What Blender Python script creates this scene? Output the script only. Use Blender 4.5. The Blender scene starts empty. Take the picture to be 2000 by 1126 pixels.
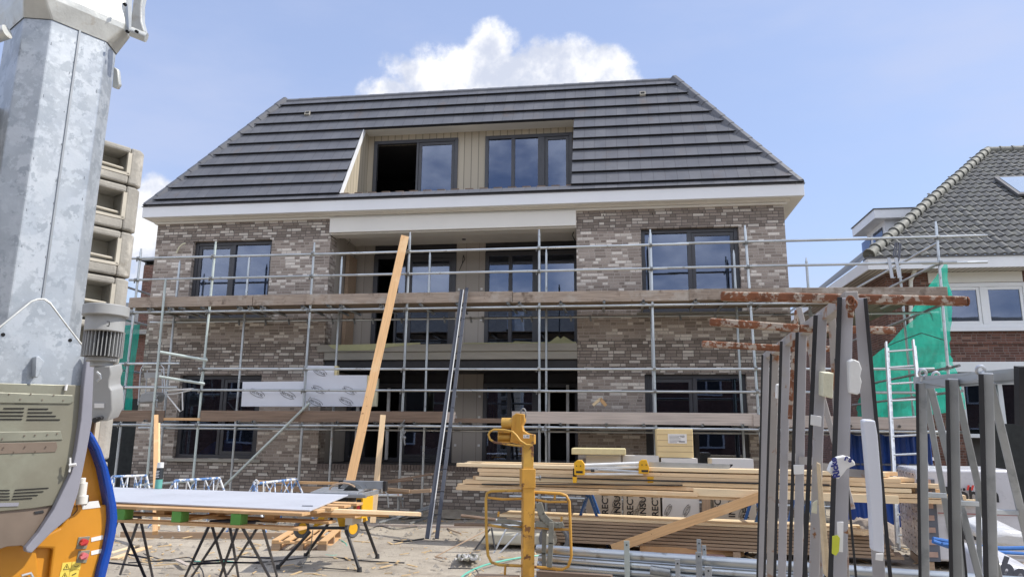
import bpy, bmesh, math, random
import numpy as np
from mathutils import Vector, Matrix
random.seed(7)
S = bpy.context.scene
COL = S.collection
PI = math.pi
# ------------------------------------------------------------------ camera
FPX = 1433.7; YAW, PIT, ROL = [math.radians(a) for a in (-7.975, 11.458, .566)]
CAM = Vector((0, -14.5, 1.5))
_f = Vector((math.sin(YAW)*math.cos(PIT), math.cos(YAW)*math.cos(PIT), math.sin(PIT)))
_r = Vector((math.cos(YAW), -math.sin(YAW), 0)); _u = _r.cross(_f)
RR = math.cos(ROL)*_r + math.sin(ROL)*_u; UU = -math.sin(ROL)*_r + math.cos(ROL)*_u; FF = _f
cd = bpy.data.cameras.new('camera'); cam = bpy.data.objects.new('camera', cd); COL.objects.link(cam)
cd.sensor_width = 36; cd.lens = FPX/2000*36; cd.clip_start = .05; cd.clip_end = 2000
cam.matrix_world = Matrix(((RR.x, UU.x, -FF.x, CAM.x), (RR.y, UU.y, -FF.y, CAM.y), (RR.z, UU.z, -FF.z, CAM.z), (0, 0, 0, 1)))
S.camera = cam
# ------------------------------------------------------------------ sky, sun, exposure
SUN_EL = math.radians(50); SUN_AZ = math.radians(6)          # azimuth measured from +X towards +Y
sdir = Vector((math.cos(SUN_EL)*math.cos(SUN_AZ), math.cos(SUN_EL)*math.sin(SUN_AZ), math.sin(SUN_EL)))
W = bpy.data.worlds.new('World'); S.world = W; W.use_nodes = True
nt = W.node_tree; nt.nodes.clear(); N = nt.nodes.new; L = nt.links.new
out = N('ShaderNodeOutputWorld'); bg = N('ShaderNodeBackground'); sky = N('ShaderNodeTexSky')
sky.sky_type = 'NISHITA'; sky.sun_disc = False; sky.sun_elevation = SUN_EL; sky.sun_rotation = PI/2-SUN_AZ
sky.altitude = 10; sky.air_density = 1.0; sky.dust_density = .6; sky.ozone_density = 2.5
bg.inputs[1].default_value = .15
tc = N('ShaderNodeTexCoord')
def wmath(op, a, b=None):
    m = N('ShaderNodeMath'); m.operation = op
    for i, v in enumerate((a, b)):
        if v is None: continue
        if isinstance(v, (int, float)): m.inputs[i].default_value = v
        else: L(v, m.inputs[i])
    return m.outputs[0]
def wnoise(sc, det, rough, stretch=(1, 1, 1)):
    mp = N('ShaderNodeMapping'); mp.inputs['Scale'].default_value = stretch; L(tc.outputs['Generated'], mp.inputs[0])
    n = N('ShaderNodeTexNoise'); n.inputs['Scale'].default_value = sc; n.inputs['Detail'].default_value = det; n.inputs['Roughness'].default_value = rough
    L(mp.outputs[0], n.inputs['Vector']); return n.outputs[0]
def ramp(x, lo, hi, a=0., b=1.):
    m = N('ShaderNodeMapRange'); m.clamp = True; m.interpolation_type = 'SMOOTHSTEP'
    L(x, m.inputs[0]); m.inputs[1].default_value = lo; m.inputs[2].default_value = hi; m.inputs[3].default_value = a; m.inputs[4].default_value = b
    return m.outputs[0]
def ray(px, py): return FF + RR*(px-1000)/FPX + UU*(563-py)/FPX
def wdist(px, py, sx=1., sz=1.):
    d = ray(px, py).normalized(); s = N('ShaderNodeVectorMath'); s.operation = 'SUBTRACT'; L(tc.outputs['Generated'], s.inputs[0]); s.inputs[1].default_value = d
    m = N('ShaderNodeVectorMath'); m.operation = 'MULTIPLY'; L(s.outputs[0], m.inputs[0]); m.inputs[1].default_value = (sx, sx, sz)
    l = N('ShaderNodeVectorMath'); l.operation = 'LENGTH'; L(m.outputs[0], l.inputs[0]); return l.outputs['Value']
n1 = wnoise(9, 8, .62); n2 = wnoise(26, 6, .6)
nn = wmath('ADD', wmath('MULTIPLY', n1, .7), wmath('MULTIPLY', n2, .3))
blobs = None
for px, py, rad, sx, sz in ((960, 95, .052, 1, 1), (965, 150, .12, 1, 2.2), (860, 150, .105, 1, 1.9), (1090, 135, .08, 1, 1.5), (1170, 150, .085, 1, 1.9), (770, 185, .06, 1, 1.9), (310, 400, .05, 1, 1), (300, 480, .085, 1, .8), (1215, 165, .05, 1, 2.)):
    b = ramp(wdist(px, py, sx, sz), 0, rad*1.15, 1, 0)
    blobs = b if blobs is None else wmath('MAXIMUM', blobs, b)
cum = wmath('MULTIPLY', ramp(wmath('ADD', blobs, wmath('MULTIPLY', wmath('MULTIPLY', wmath('SUBTRACT', nn, .5), 3.0), ramp(blobs, .0, .3))), .24, .72), .97)
cir = wmath('MULTIPLY', ramp(wnoise(2.0, 7, .55, (1, 1.5, 3.4)), .34, .72), .55)
# a broken cloud deck behind the camera, brightened to add fill light on the front, mirrored in the panes
sep = N('ShaderNodeSeparateXYZ'); L(tc.outputs['Generated'], sep.inputs[0])
back = wmath('MULTIPLY', ramp(sep.outputs[1], .1, -.5), ramp(wnoise(4, 6, .6, (1, 1, 2)), .36, .62))
mx1 = N('ShaderNodeMix'); mx1.data_type = 'RGBA'; haz = N('ShaderNodeMix'); haz.data_type = 'RGBA'; haz.inputs[0].default_value = .62; L(sky.outputs[0], haz.inputs[6]); haz.inputs[7].default_value = (1.85, 2.2, 3.35, 1)
L(cir, mx1.inputs[0]); L(haz.outputs[2], mx1.inputs[6]); mx1.inputs[7].default_value = (2.5, 2.75, 3.65, 1)
mx0 = N('ShaderNodeMix'); mx0.data_type = 'RGBA'; L(back, mx0.inputs[0]); L(mx1.outputs[2], mx0.inputs[6]); mx0.inputs[7].default_value = (6.4, 6.6, 7.2, 1)
ccol = N('ShaderNodeMix'); ccol.data_type = 'RGBA'; L(ramp(wnoise(14, 5, .6), .38, .62), ccol.inputs[0]); ccol.inputs[6].default_value = (2.75, 2.95, 3.5, 1); ccol.inputs[7].default_value = (4.5, 4.5, 4.55, 1)
mx2 = N('ShaderNodeMix'); mx2.data_type = 'RGBA'; L(cum, mx2.inputs[0]); L(mx0.outputs[2], mx2.inputs[6]); L(ccol.outputs[2], mx2.inputs[7])
L(mx2.outputs[2], bg.inputs[0]); L(bg.outputs[0], out.inputs[0])
sl = bpy.data.lights.new('sun', 'SUN'); sl.energy = 2.7; sl.angle = math.radians(.6); sl.color = (1, .95, .87)
so = bpy.data.objects.new('sun', sl); COL.objects.link(so); so.rotation_euler = sdir.to_track_quat('Z', 'Y').to_euler()
S.view_settings.view_transform = 'Standard'; S.view_settings.look = 'None'; S.view_settings.gamma = 1
S.view_settings.exposure = .75
# ------------------------------------------------------------------ pixel -> world helpers (used to survey the photo once)
def PY(px, py, y): d = ray(px, py); return CAM + d*((y-CAM.y)/d.y)
def PZ(px, py, z=0.): d = ray(px, py); return CAM + d*((z-CAM.z)/d.z)
def PX(px, py, x): d = ray(px, py); return CAM + d*((x-CAM.x)/d.x)
def PD(px, py, dist): return CAM + ray(px, py)*dist
def PP(px, py, p0, n): d = ray(px, py); return CAM + d*((Vector(p0)-CAM).dot(n)/d.dot(n))
# ------------------------------------------------------------------ materials
M = {}
def nodes(name):
    m = bpy.data.materials.new(name); m.use_nodes = True; t = m.node_tree; b = t.nodes['Principled BSDF']; M[name] = m
    return m, t, b
class NB:
    def __init__(s, t): s.t = t
    def n(s, ty, **k):
        x = s.t.nodes.new(ty)
        for a, v in k.items(): setattr(x, a, v)
        return x
    def l(s, a, b): s.t.links.new(a, b)
    def m(s, op, *v):
        x = s.n('ShaderNodeMath', operation=op)
        for i, q in enumerate(v):
            if isinstance(q, (int, float)): x.inputs[i].default_value = q
            else: s.l(q, x.inputs[i])
        return x.outputs[0]
    def coord(s, scale=(1, 1, 1), kind='Object', rnd=True):
        c = s.n('ShaderNodeTexCoord'); o = c.outputs[kind]
        if rnd:
            i = s.n('ShaderNodeObjectInfo'); mm = s.m('MULTIPLY', i.outputs['Random'], 37.)
            a = s.n('ShaderNodeVectorMath', operation='ADD'); s.l(o, a.inputs[0]); s.l(mm, a.inputs[1]); o = a.outputs[0]
        p = s.n('ShaderNodeMapping'); p.inputs['Scale'].default_value = scale; s.l(o, p.inputs[0]); return p.outputs[0]
    def noise(s, v, sc, det=4, ro=.55):
        x = s.n('ShaderNodeTexNoise'); x.inputs['Scale'].default_value = sc; x.inputs['Detail'].default_value = det; x.inputs['Roughness'].default_value = ro
        s.l(v, x.inputs['Vector']); return x.outputs[0]
    def rng(s, x, lo, hi, a=0., b=1.):
        m = s.n('ShaderNodeMapRange', clamp=True); s.l(x, m.inputs[0])
        for i, v in enumerate((lo, hi, a, b)): m.inputs[i+1].default_value = v
        return m.outputs[0]
    def mix(s, f, a, b, mode='MIX'):
        x = s.n('ShaderNodeMix', data_type='RGBA', blend_type=mode)
        for i, q in ((0, f), (6, a), (7, b)):
            if isinstance(q, (int, float)): x.inputs[i].default_value = q
            elif isinstance(q, tuple): x.inputs[i].default_value = (*q, 1)[:4]
            else: s.l(q, x.inputs[i])
        return x.outputs[2]
    def scale(s, col, f):
        x = s.n('ShaderNodeVectorMath', operation='SCALE')
        if isinstance(col, tuple): x.inputs[0].default_value = col
        else: s.l(col, x.inputs[0])
        s.l(f, x.inputs['Scale']); return x.outputs[0]
def pm(name, col, rough=.6, metal=0., var=.12, sc=6., st=(1, 1, 1), bump=0., bsc=40., rnd=.08, spots=(), spec=.5, alpha=None):
    m, t, b = nodes(name); q = NB(t); v = q.coord(st)
    n = q.noise(v, sc); f = q.rng(n, .25, .75, 1-var, 1+var)
    if rnd: f = q.m('MULTIPLY', f, q.rng(q.n('ShaderNodeObjectInfo').outputs['Random'], 0, 1, 1-rnd, 1+rnd))
    c = q.scale(col, f); rg = None
    for scol, lo, hi, ssc in spots:
        k = q.rng(q.noise(q.coord((1, 1, 1)), ssc, 6, .65), lo, hi); c = q.mix(k, c, scol)
    q.l(c, b.inputs['Base Color']); b.inputs['Metallic'].default_value = metal; b.inputs['Specular IOR Level'].default_value = spec
    q.l(q.rng(q.noise(v, sc*1.7), .3, .7, max(.03, rough-.1), min(1, rough+.1)), b.inputs['Roughness'])
    if bump:
        bp = q.n('ShaderNodeBump'); bp.inputs['Strength'].default_value = bump; bp.inputs['Distance'].default_value = .01
        q.l(q.noise(v, bsc, 5), bp.inputs['Height']); q.l(bp.outputs[0], b.inputs['Normal'])
    if alpha is not None: b.inputs['Alpha'].default_value = alpha
    return m
def brick_mat(name, dark, mid, light, plight, ph=.0625, pl=.33, bands=(), mort_d=(.10, .09, .082), mort_l=(.27, .245, .22), lightfrac=.16):
    m, t, b = nodes(name); q = NB(t)
    tcx = q.n('ShaderNodeTexCoord'); sp = q.n('ShaderNodeSeparateXYZ'); q.l(tcx.outputs['Object'], sp.inputs[0])
    g = q.n('ShaderNodeNewGeometry'); sn = q.n('ShaderNodeSeparateXYZ'); q.l(g.outputs['Normal'], sn.inputs[0])
    side = q.m('GREATER_THAN', q.m('ABSOLUTE', sn.outputs[0]), .6)
    u = q.m('ADD', q.m('MULTIPLY', sp.outputs[0], q.m('SUBTRACT', 1., side)), q.m('MULTIPLY', sp.outputs[1], side)); z = sp.outputs[2]
    u = q.m('ADD', u, 50.); z2 = q.m('DIVIDE', q.m('ADD', z, 5.), ph)
    row = q.m('FLOOR', z2); fz = q.m('SUBTRACT', z2, row)
    wn = q.n('ShaderNodeTexWhiteNoise', noise_dimensions='1D'); q.l(row, wn.inputs['W'])
    uu = q.m('DIVIDE', q.m('ADD', u, q.m('MULTIPLY', wn.outputs[0], .66)), pl); cell = q.m('FLOOR', uu); fu = q.m('SUBTRACT', uu, cell)
    half = q.m('GREATER_THAN', fu, .667); cid = q.m('ADD', q.m('MULTIPLY', cell, 2.), half)
    cv = q.n('ShaderNodeCombineXYZ'); q.l(cid, cv.inputs[0]); q.l(row, cv.inputs[1])
    w2 = q.n('ShaderNodeTexWhiteNoise', noise_dimensions='2D'); q.l(cv.outputs[0], w2.inputs['Vector'])
    r1 = w2.outputs[0]; sc = q.n('ShaderNodeSeparateColor'); q.l(w2.outputs[1], sc.inputs[0])
    base = q.mix(r1, dark, mid); isl = q.m('GREATER_THAN', sc.outputs[1], 1-lightfrac)
    base = q.mix(q.m('MULTIPLY', isl, q.rng(sc.outputs[2], 0, 1, .5, 1.)), base, light)
    grain = q.rng(q.noise(q.coord((1, 1, 1), rnd=False), 45, 4), .3, .7, .82, 1.15); base = q.scale(base, grain)
    large = q.rng(q.noise(q.coord((1, 1, 1), rnd=False), .8, 3), .3, .7, .9, 1.1); base = q.scale(base, large)
    du = q.m('MULTIPLY', q.m('MINIMUM', q.m('MINIMUM', fu, q.m('SUBTRACT', 1., fu)), q.m('ABSOLUTE', q.m('SUBTRACT', fu, .667))), pl)
    dz = q.m('MULTIPLY', q.m('MINIMUM', fz, q.m('SUBTRACT', 1., fz)), ph)
    joint = q.m('SUBTRACT', 1., q.rng(q.m('MINIMUM', du, dz), .004, .0085))
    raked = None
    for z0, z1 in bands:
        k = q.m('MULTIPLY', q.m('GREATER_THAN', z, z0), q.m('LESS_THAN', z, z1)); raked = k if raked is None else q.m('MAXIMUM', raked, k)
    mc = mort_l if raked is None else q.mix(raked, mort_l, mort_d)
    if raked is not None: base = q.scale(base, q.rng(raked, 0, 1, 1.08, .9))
    q.l(q.mix(joint, base, mc), b.inputs['Base Color']); b.inputs['Roughness'].default_value = .9
    bp = q.n('ShaderNodeBump'); bp.inputs['Strength'].default_value = .5; bp.inputs['Distance'].default_value = .008
    q.l(q.m('SUBTRACT', grain, q.m('MULTIPLY', joint, 1.5)), bp.inputs['Height']); q.l(bp.outputs[0], b.inputs['Normal'])
    return m
def plank_mat(name, col, pitch, groove=.006, axis=0, gcol=.35, rough=.6, var=.06):
    m, t, b = nodes(name); q = NB(t); tcx = q.n('ShaderNodeTexCoord'); sp = q.n('ShaderNodeSeparateXYZ'); q.l(tcx.outputs['Object'], sp.inputs[0])
    if axis == 'xy': u = q.m('ADD', sp.outputs[0], sp.outputs[1])
    else: u = sp.outputs[axis]
    u = q.m('DIVIDE', q.m('ADD', u, 60.), pitch); fl = q.m('FLOOR', u); fr = q.m('SUBTRACT', u, fl)
    wn = q.n('ShaderNodeTexWhiteNoise', noise_dimensions='1D'); q.l(fl, wn.inputs['W'])
    g = q.rng(q.m('MULTIPLY', q.m('MINIMUM', fr, q.m('SUBTRACT', 1., fr)), pitch), groove*.5, groove, gcol, 1.)
    c = q.scale(q.scale(col, g), q.rng(wn.outputs[0], 0, 1, 1-var, 1+var)); q.l(c, b.inputs['Base Color']); b.inputs['Roughness'].default_value = rough
    return m
def tile_mat(name, col, pitch, ph, z0, rough=.5):
    m, t, b = nodes(name); q = NB(t); tcx = q.n('ShaderNodeTexCoord'); sp = q.n('ShaderNodeSeparateXYZ'); q.l(tcx.outputs['Object'], sp.inputs[0])
    g = q.n('ShaderNodeNewGeometry'); sn = q.n('ShaderNodeSeparateXYZ'); q.l(g.outputs['Normal'], sn.inputs[0])
    side = q.m('GREATER_THAN', q.m('ABSOLUTE', sn.outputs[0]), .5)
    u = q.m('ADD', q.m('MULTIPLY', sp.outputs[0], q.m('SUBTRACT', 1., side)), q.m('MULTIPLY', sp.outputs[1], side))
    row = q.m('FLOOR', q.m('DIVIDE', q.m('SUBTRACT', sp.outputs[2], z0), ph))
    uu = q.m('DIVIDE', q.m('ADD', q.m('ADD', u, 60.), q.m('MULTIPLY', q.m('MODULO', q.m('ADD', row, 20.), 2.), pitch*.06)), pitch); fl = q.m('FLOOR', uu); fr = q.m('SUBTRACT', uu, fl)
    cv = q.n('ShaderNodeCombineXYZ'); q.l(fl, cv.inputs[0]); q.l(row, cv.inputs[1]); w = q.n('ShaderNodeTexWhiteNoise', noise_dimensions='2D'); q.l(cv.outputs[0], w.inputs['Vector'])
    d = q.m('MULTIPLY', q.m('MINIMUM', fr, q.m('SUBTRACT', 1., fr)), pitch); jn = q.rng(d, .002, .007, .5, 1.)
    c = q.scale(q.scale(col, q.rng(w.outputs[0], 0, 1, .94, 1.06)), jn)
    c = q.scale(c, q.rng(q.noise(q.coord((1, 1, 1), rnd=False), 3, 5), .3, .7, .88, 1.12))
    sx = q.noise(q.coord((1, 1, 1), rnd=False), 1.1, 2); sf = q.noise(q.coord((2, 2, 5), rnd=False), 5, 7, .75)
    c = q.mix(q.m('MULTIPLY', q.rng(sx, .50, .58), q.rng(sf, .58, .68, 0, .5)), c, (.3, .3, .3))
    rs = q.noise(q.coord((.9, .9, .18), rnd=False), 2.3, 4); c = q.mix(q.rng(rs, .6, .72, 0, .3), c, (.16, .1, .06))
    q.l(c, b.inputs['Base Color']); q.l(q.rng(w.outputs[0], 0, 1, rough-.07, rough+.07), b.inputs['Roughness'])
    return m
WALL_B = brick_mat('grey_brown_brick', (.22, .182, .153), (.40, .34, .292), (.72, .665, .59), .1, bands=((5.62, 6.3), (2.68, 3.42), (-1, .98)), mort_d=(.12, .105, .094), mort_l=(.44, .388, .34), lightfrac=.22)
BR2 = brick_mat('dark_red_brick', (.10, .045, .032), (.19, .085, .06), (.26, .14, .10), .1, mort_d=(.3, .27, .24), mort_l=(.2, .16, .14), lightfrac=.05)
BR3 = brick_mat('yellow_brown_brick', (.16, .1, .06), (.3, .2, .12), (.4, .3, .2), .1)
pm('white_paint', (.78, .79, .80), .42, var=.03, sc=2, rnd=0)
pm('cream_paint', (.74, .72, .66), .5, var=.03, sc=2, rnd=0)
pm('soffit_board', (.8, .76, .68), .8, var=.06, sc=2, rnd=0)
pm('plaster_grey', (.4, .37, .33), .9, var=.1, sc=3, rnd=0, spots=(((.5, .47, .42), .55, .65, 2),))
pm('concrete_edge', (.36, .34, .29), .85, var=.12, sc=4, st=(.4, 1, 3), bump=.2, rnd=.03)
pm('dark_frame', (.062, .063, .07), .38, var=.04, rnd=0)
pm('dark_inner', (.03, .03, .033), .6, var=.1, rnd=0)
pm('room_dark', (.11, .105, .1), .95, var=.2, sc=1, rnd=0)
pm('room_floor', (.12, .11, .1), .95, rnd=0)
pm('lead_grey', (.12, .12, .125), .6)
plank_mat('beige_cladding', (.46, .40, .30), .17, .012, 'xy', .45)
plank_mat('grey_cladding', (.40, .36, .31), .30, .008, 'xy', .6)
tile_mat('roof_tile', (.118, .121, .133), .235, .335, 6.53)
pm('ridge_tile', (.13, .133, .145), .5, var=.12, sc=5)
pm('tile_shadow_gap', (.012, .012, .014), .9)  # near-black step faces: the shadow gap under each tile course put into colour
pm('galvanised', (.40, .42, .43), .42, .4, var=.18, sc=4, rnd=.12, spots=(((.25, .27, .28), .55, .75, 9),), bump=.05)
pm('galvanised_tube', (.52, .55, .56), .36, .8, var=.22, sc=3, st=(.6, .6, .6), rnd=.14, spots=(((.26, .25, .23), .6, .72, 8), ((.5, .2, .09), .70, .74, 3)))
pm('tube_green_tint', (.5, .56, .53), .5, .3, var=.2, sc=3, rnd=.1, spots=(((.25, .6, .58), .6, .68, 2.5),))
pm('coupler_steel', (.26, .27, .27), .5, .6, var=.3, sc=30, rnd=.2)
pm('mast_steel', (.385, .42, .455), .42, .3, var=.14, sc=3.0, rnd=0, spots=(((.47, .505, .54), .50, .55, 5), ((.33, .365, .40), .55, .59, 9), ((.45, .49, .525), .57, .60, 15), ((.27, .29, .31), .70, .73, 22)), bump=.15, bsc=18)
pm('cast_steel', (.60, .61, .58), .45, .45, var=.14, sc=8, rnd=0, spots=(((.4, .33, .25), .6, .75, 5), ((.2, .2, .2), .7, .73, 22)), bump=.15)
pm('seam_dark', (.28, .30, .32), .5, .4)
pm('khaki_guard', (.215, .205, .155), .42, .2, var=.12, sc=3, st=(1, 1, .6), rnd=0, spots=(((.26, .26, .20), .5, .65, 2.2), ((.13, .11, .07), .66, .76, 6)))
pm('khaki_rim', (.25, .25, .195), .45, .2, var=.15, sc=6, rnd=0, spots=(((.3, .2, .1), .68, .74, 9),))
pm('brown_guard', (.20, .155, .12), .5, .2, var=.2, sc=4, rnd=0)
pm('lilac_guard', (.27, .27, .31), .5, .1, var=.08, sc=4, rnd=0)
pm('black_slot', (.006, .006, .007), .9)
pm('crane_orange', (.62, .265, .018), .4, var=.12, sc=3, rnd=0)
pm('crane_blue', (.008, .06, .34), .25, var=.05, sc=3, rnd=0)
pm('grey_paint', (.36, .365, .36), .45, var=.07, sc=6, rnd=.04)
pm('weathered_concrete', (.36, .34, .30), .9, var=.22, sc=5, rnd=.05, bump=.5, bsc=30, spots=(((.25, .22, .17), .58, .75, 3.5), ((.5, .47, .41), .56, .68, 6), ((.15, .14, .12), .72, .78, 40)))
pm('recess_concrete', (.44, .42, .36), .9, var=.15, sc=7, rnd=.1, spots=(((.16, .12, .08), .60, .68, 4),))
pm('recess_edge', (.50, .46, .38), .7, var=.12, sc=8)
pm('pine', (.70, .51, .305), .65, var=.13, sc=5, st=(.5, 9, 9), rnd=.10, bump=.12, bsc=20, spots=(((.30, .15, .06), .67, .70, 9), ((.80, .63, .42), .56, .66, 2.2)))
pm('pine_orange', (.60, .37, .18), .65, var=.14, sc=5, st=(.5, 9, 9), rnd=.08, bump=.12, bsc=20, spots=(((.26, .12, .045), .67, .70, 9), ((.68, .46, .25), .56, .66, 2.2)))
pm('pine_white', (.77, .61, .39), .7, var=.1, sc=5, st=(.5, 9, 9), rnd=.08)
pm('pine_brown', (.38, .27, .18), .75, var=.2, sc=5, st=(.4, 9, 9), rnd=.16)
pm('old_plank', (.33, .265, .21), .85, var=.42, sc=6, st=(.35, 14, 14), rnd=.2, bump=.4, bsc=12, spots=(((.47, .42, .36), .5, .66, 2.5), ((.16, .12, .09), .56, .68, 4), ((.04, .03, .025), .71, .74, 11)))
pm('old_plank_brown', (.20, .14, .10), .85, var=.3, sc=5, st=(.35, 10, 10), rnd=.12, bump=.4, bsc=12)
pm('old_plank_pale', (.52, .445, .385), .85, var=.2, sc=5, st=(.35, 10, 10), rnd=.1, bump=.3, bsc=12, spots=(((.24, .18, .13), .7, .75, 7),))
pm('deck_under', (.20, .155, .115), .9, var=.3, sc=4, st=(.4, 6, 6), rnd=.2)
pm('foam_white', (.80, .80, .77), .9, var=.05, sc=12, rnd=.03, bump=.15)
pm('foil_white', (.70, .73, .80), .45, var=.04, sc=3, rnd=.03)
pm('foam_yellow', (.66, .58, .33), .85, var=.08, sc=14, rnd=.05)
pm('foam_cream', (.72, .70, .52), .9, var=.06, sc=14, bump=.3)
pm('pack_tan', (.68, .54, .29), .55, var=.06, sc=4)
pm('board_tan', (.52, .46, .37), .7, var=.08, sc=4)
pm('board_white', (.66, .655, .64), .6, var=.05, sc=4)
pm('ink_black', (.02, .02, .022), .7); pm('ink_blue', (.03, .04, .22), .7); pm('ink_red', (.6, .05, .04), .6); pm('ink_grey', (.12, .13, .16), .7)
pm('ladder_dark', (.055, .06, .075), .45, .3, var=.1)
pm('aluminium', (.56, .58, .60), .35, .7, var=.08, sc=8)
pm('blue_paint', (.03, .12, .36), .42, var=.1, sc=8, spots=(((.55, .6, .66), .60, .66, 9),))
pm('navy_paint', (.015, .02, .045), .45, var=.1, sc=8)
pm('blue_splash', (.10, .22, .48), .5, var=.1, sc=8, spots=(((.72, .74, .76), .47, .53, 11),))
pm('tool_yellow', (.78, .42, .02), .4, var=.06); pm('tool_black', (.02, .02, .022), .5); pm('tyre', (.12, .12, .125), .75)
pm('saw_top', (.40, .42, .44), .35, .5, var=.08)
pm('fork_yellow', (.58, .305, .05), .45, var=.12, sc=5, rnd=.03, bump=.1, spots=(((.18, .08, .03), .60, .64, 9), ((.42, .22, .05), .56, .66, 3)))
pm('fork_rusty', (.55, .32, .06), .5, var=.2, sc=8, rnd=.03, spots=(((.16, .07, .035), .54, .62, 9),))
pm('rust', (.235, .09, .042), .85, .05, var=.4, sc=9, rnd=.05, bump=.4, spots=(((.48, .40, .32), .50, .56, 24), ((.15, .055, .025), .60, .68, 16)))
pm('rack_grey', (.46, .45, .46), .55, .1, var=.1, sc=4, rnd=.05, spots=(((.30, .14, .06), .64, .68, 16), ((.47, .44, .39), .6, .7, 2)))
pm('rack_grey_rusty', (.42, .39, .36), .6, .1, var=.12, sc=4, rnd=.05, spots=(((.33, .14, .055), .57, .66, 8),))
pm('rubber', (.03, .03, .032), .7, var=.1)
pm('plastic_film', (.60, .60, .60), .22, 0, var=.15, sc=4, st=(1, 1, 4), bump=.5, bsc=9)
pm('film_white', (.58, .58, .61), .3, 0, var=.08, sc=4, bump=.4, bsc=8)
pm('brick_pack', (.40, .27, .22), .6, var=.2, sc=9)
pm('tarp_blue', (.012, .05, .23), .4, var=.2, sc=6, bump=.4, bsc=6)
pm('bright_blue', (.02, .2, .75), .4, var=.2, sc=6)
pm('hose_blue', (.03, .14, .42), .4); pm('hose_green', (.12, .42, .33), .5); pm('cable_black', (.03, .03, .032), .6)
pm('strap_grey', (.22, .215, .18), .8, var=.2, sc=14)
pm('tub_cream', (.50, .47, .38), .6, var=.12, sc=5)
pm('red_paint', (.55, .04, .04), .4); pm('pink_plastic', (.6, .16, .18), .4); pm('sticker_white', (.80, .80, .78), .5, var=.03); pm('sticker_yellow', (.80, .62, .10), .5)
pm('tag_green', (.12, .35, .07), .6); pm('tag_yellow', (.62, .66, .06), .6)
pm('can_black', (.03, .035, .04), .35); pm('can_teal', (.12, .36, .31), .4)
pm('panel_grey', (.50, .52, .57), .5, var=.04, sc=2, rnd=0)
pm('membrane', (.50, .50, .28), .7, var=.12)
pm('white_plastic', (.72, .72, .70), .4)
pm('pantile', (.115, .115, .11), .6, var=.25, sc=5, rnd=0, spots=(((.17, .17, .145), .5, .66, 4), ((.07, .07, .07), .62, .72, 7)))
pm('ridge_pantile', (.19, .19, .165), .7, var=.2, sc=6, rnd=0, spots=(((.12, .12, .11), .58, .7, 9),))
pm('leaf', (.06, .085, .03), .7, var=.4, sc=3); pm('bark', (.09, .07, .05), .9)
pm('chip_wood', (.55, .40, .22), .8, rnd=.25); pm('rubble', (.36, .33, .29), .95, rnd=.3)
# glass: a thin reflecting skin over the dark room behind it
def glass(name, tint, refl=.16):
    m, t, b = nodes(name); q = NB(t); t.nodes.remove(b)
    tr = q.n('ShaderNodeBsdfTransparent'); tr.inputs[0].default_value = (*tint, 1); gl = q.n('ShaderNodeBsdfGlossy'); gl.inputs['Roughness'].default_value = .012; gl.inputs[0].default_value = (.52, .59, .76, 1)
    fr = q.n('ShaderNodeLayerWeight'); fr.inputs[0].default_value = .35
    ms = q.n('ShaderNodeMixShader'); q.l(q.rng(fr.outputs['Fresnel'], 0, 1, refl, .95), ms.inputs[0]); q.l(tr.outputs[0], ms.inputs[1]); q.l(gl.outputs[0], ms.inputs[2])
    bp = q.n('ShaderNodeBump'); bp.inputs['Strength'].default_value = .03; bp.inputs['Distance'].default_value = .02; q.l(q.noise(q.coord((1, 1, 1)), 1.3, 2), bp.inputs['Height']); q.l(bp.outputs[0], gl.inputs['Normal'])
    q.l(ms.outputs[0], t.nodes['Material Output'].inputs[0]); return m
glass('pane_glass', (.55, .6, .62), .14); glass('pane_glass_blue', (.4, .45, .5), .20)
def net_mat():
    m, t, b = nodes('green_net'); q = NB(t); t.nodes.remove(b)
    d = q.n('ShaderNodeBsdfDiffuse'); tl = q.n('ShaderNodeBsdfTranslucent'); tr = q.n('ShaderNodeBsdfTransparent')
    f = q.rng(q.noise(q.coord((1, 1, 1)), 4, 5), .3, .7, .8, 1.15); c = q.scale((.03, .52, .39), f); q.l(c, d.inputs[0]); q.l(c, tl.inputs[0])
    a = q.n('ShaderNodeMixShader'); a.inputs[0].default_value = .5; q.l(d.outputs[0], a.inputs[1]); q.l(tl.outputs[0], a.inputs[2])
    e = q.n('ShaderNodeMixShader'); e.inputs[0].default_value = .70; q.l(tr.outputs[0], e.inputs[1]); q.l(a.outputs[0], e.inputs[2]); q.l(e.outputs[0], t.nodes['Material Output'].inputs[0])
net_mat()
def ground_mat():
    m, t, b = nodes('sandy_ground'); q = NB(t); v = q.coord((1, 1, 1), rnd=False)
    a = q.noise(v, .55, 6, .6); c = q.mix(q.rng(a, .35, .65), (.34, .295, .235), (.50, .445, .36))
    c = q.mix(q.rng(q.noise(v, 2.1, 9, .75), .50, .66, 0, .75), c, (.24, .20, .16))
    vo = q.n('ShaderNodeTexVoronoi'); vo.inputs['Scale'].default_value = 26; q.l(v, vo.inputs['Vector']); st = q.m('MULTIPLY', q.rng(vo.outputs['Distance'], .10, .16, 1, 0), q.rng(q.noise(v, 7, 3), .52, .6))
    c = q.mix(q.m('MULTIPLY', st, .7), c, (.55, .5, .44)); c = q.scale(c, q.rng(q.noise(v, 60, 3), .3, .7, .85, 1.12))
    q.l(c, b.inputs['Base Color']); b.inputs['Roughness'].default_value = .95
    bp = q.n('ShaderNodeBump'); bp.inputs['Strength'].default_value = .9; bp.inputs['Distance'].default_value = .05; q.l(q.m('ADD', q.noise(v, 6, 10, .75), st), bp.inputs['Height']); q.l(bp.outputs[0], b.inputs['Normal'])
ground_mat()
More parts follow.
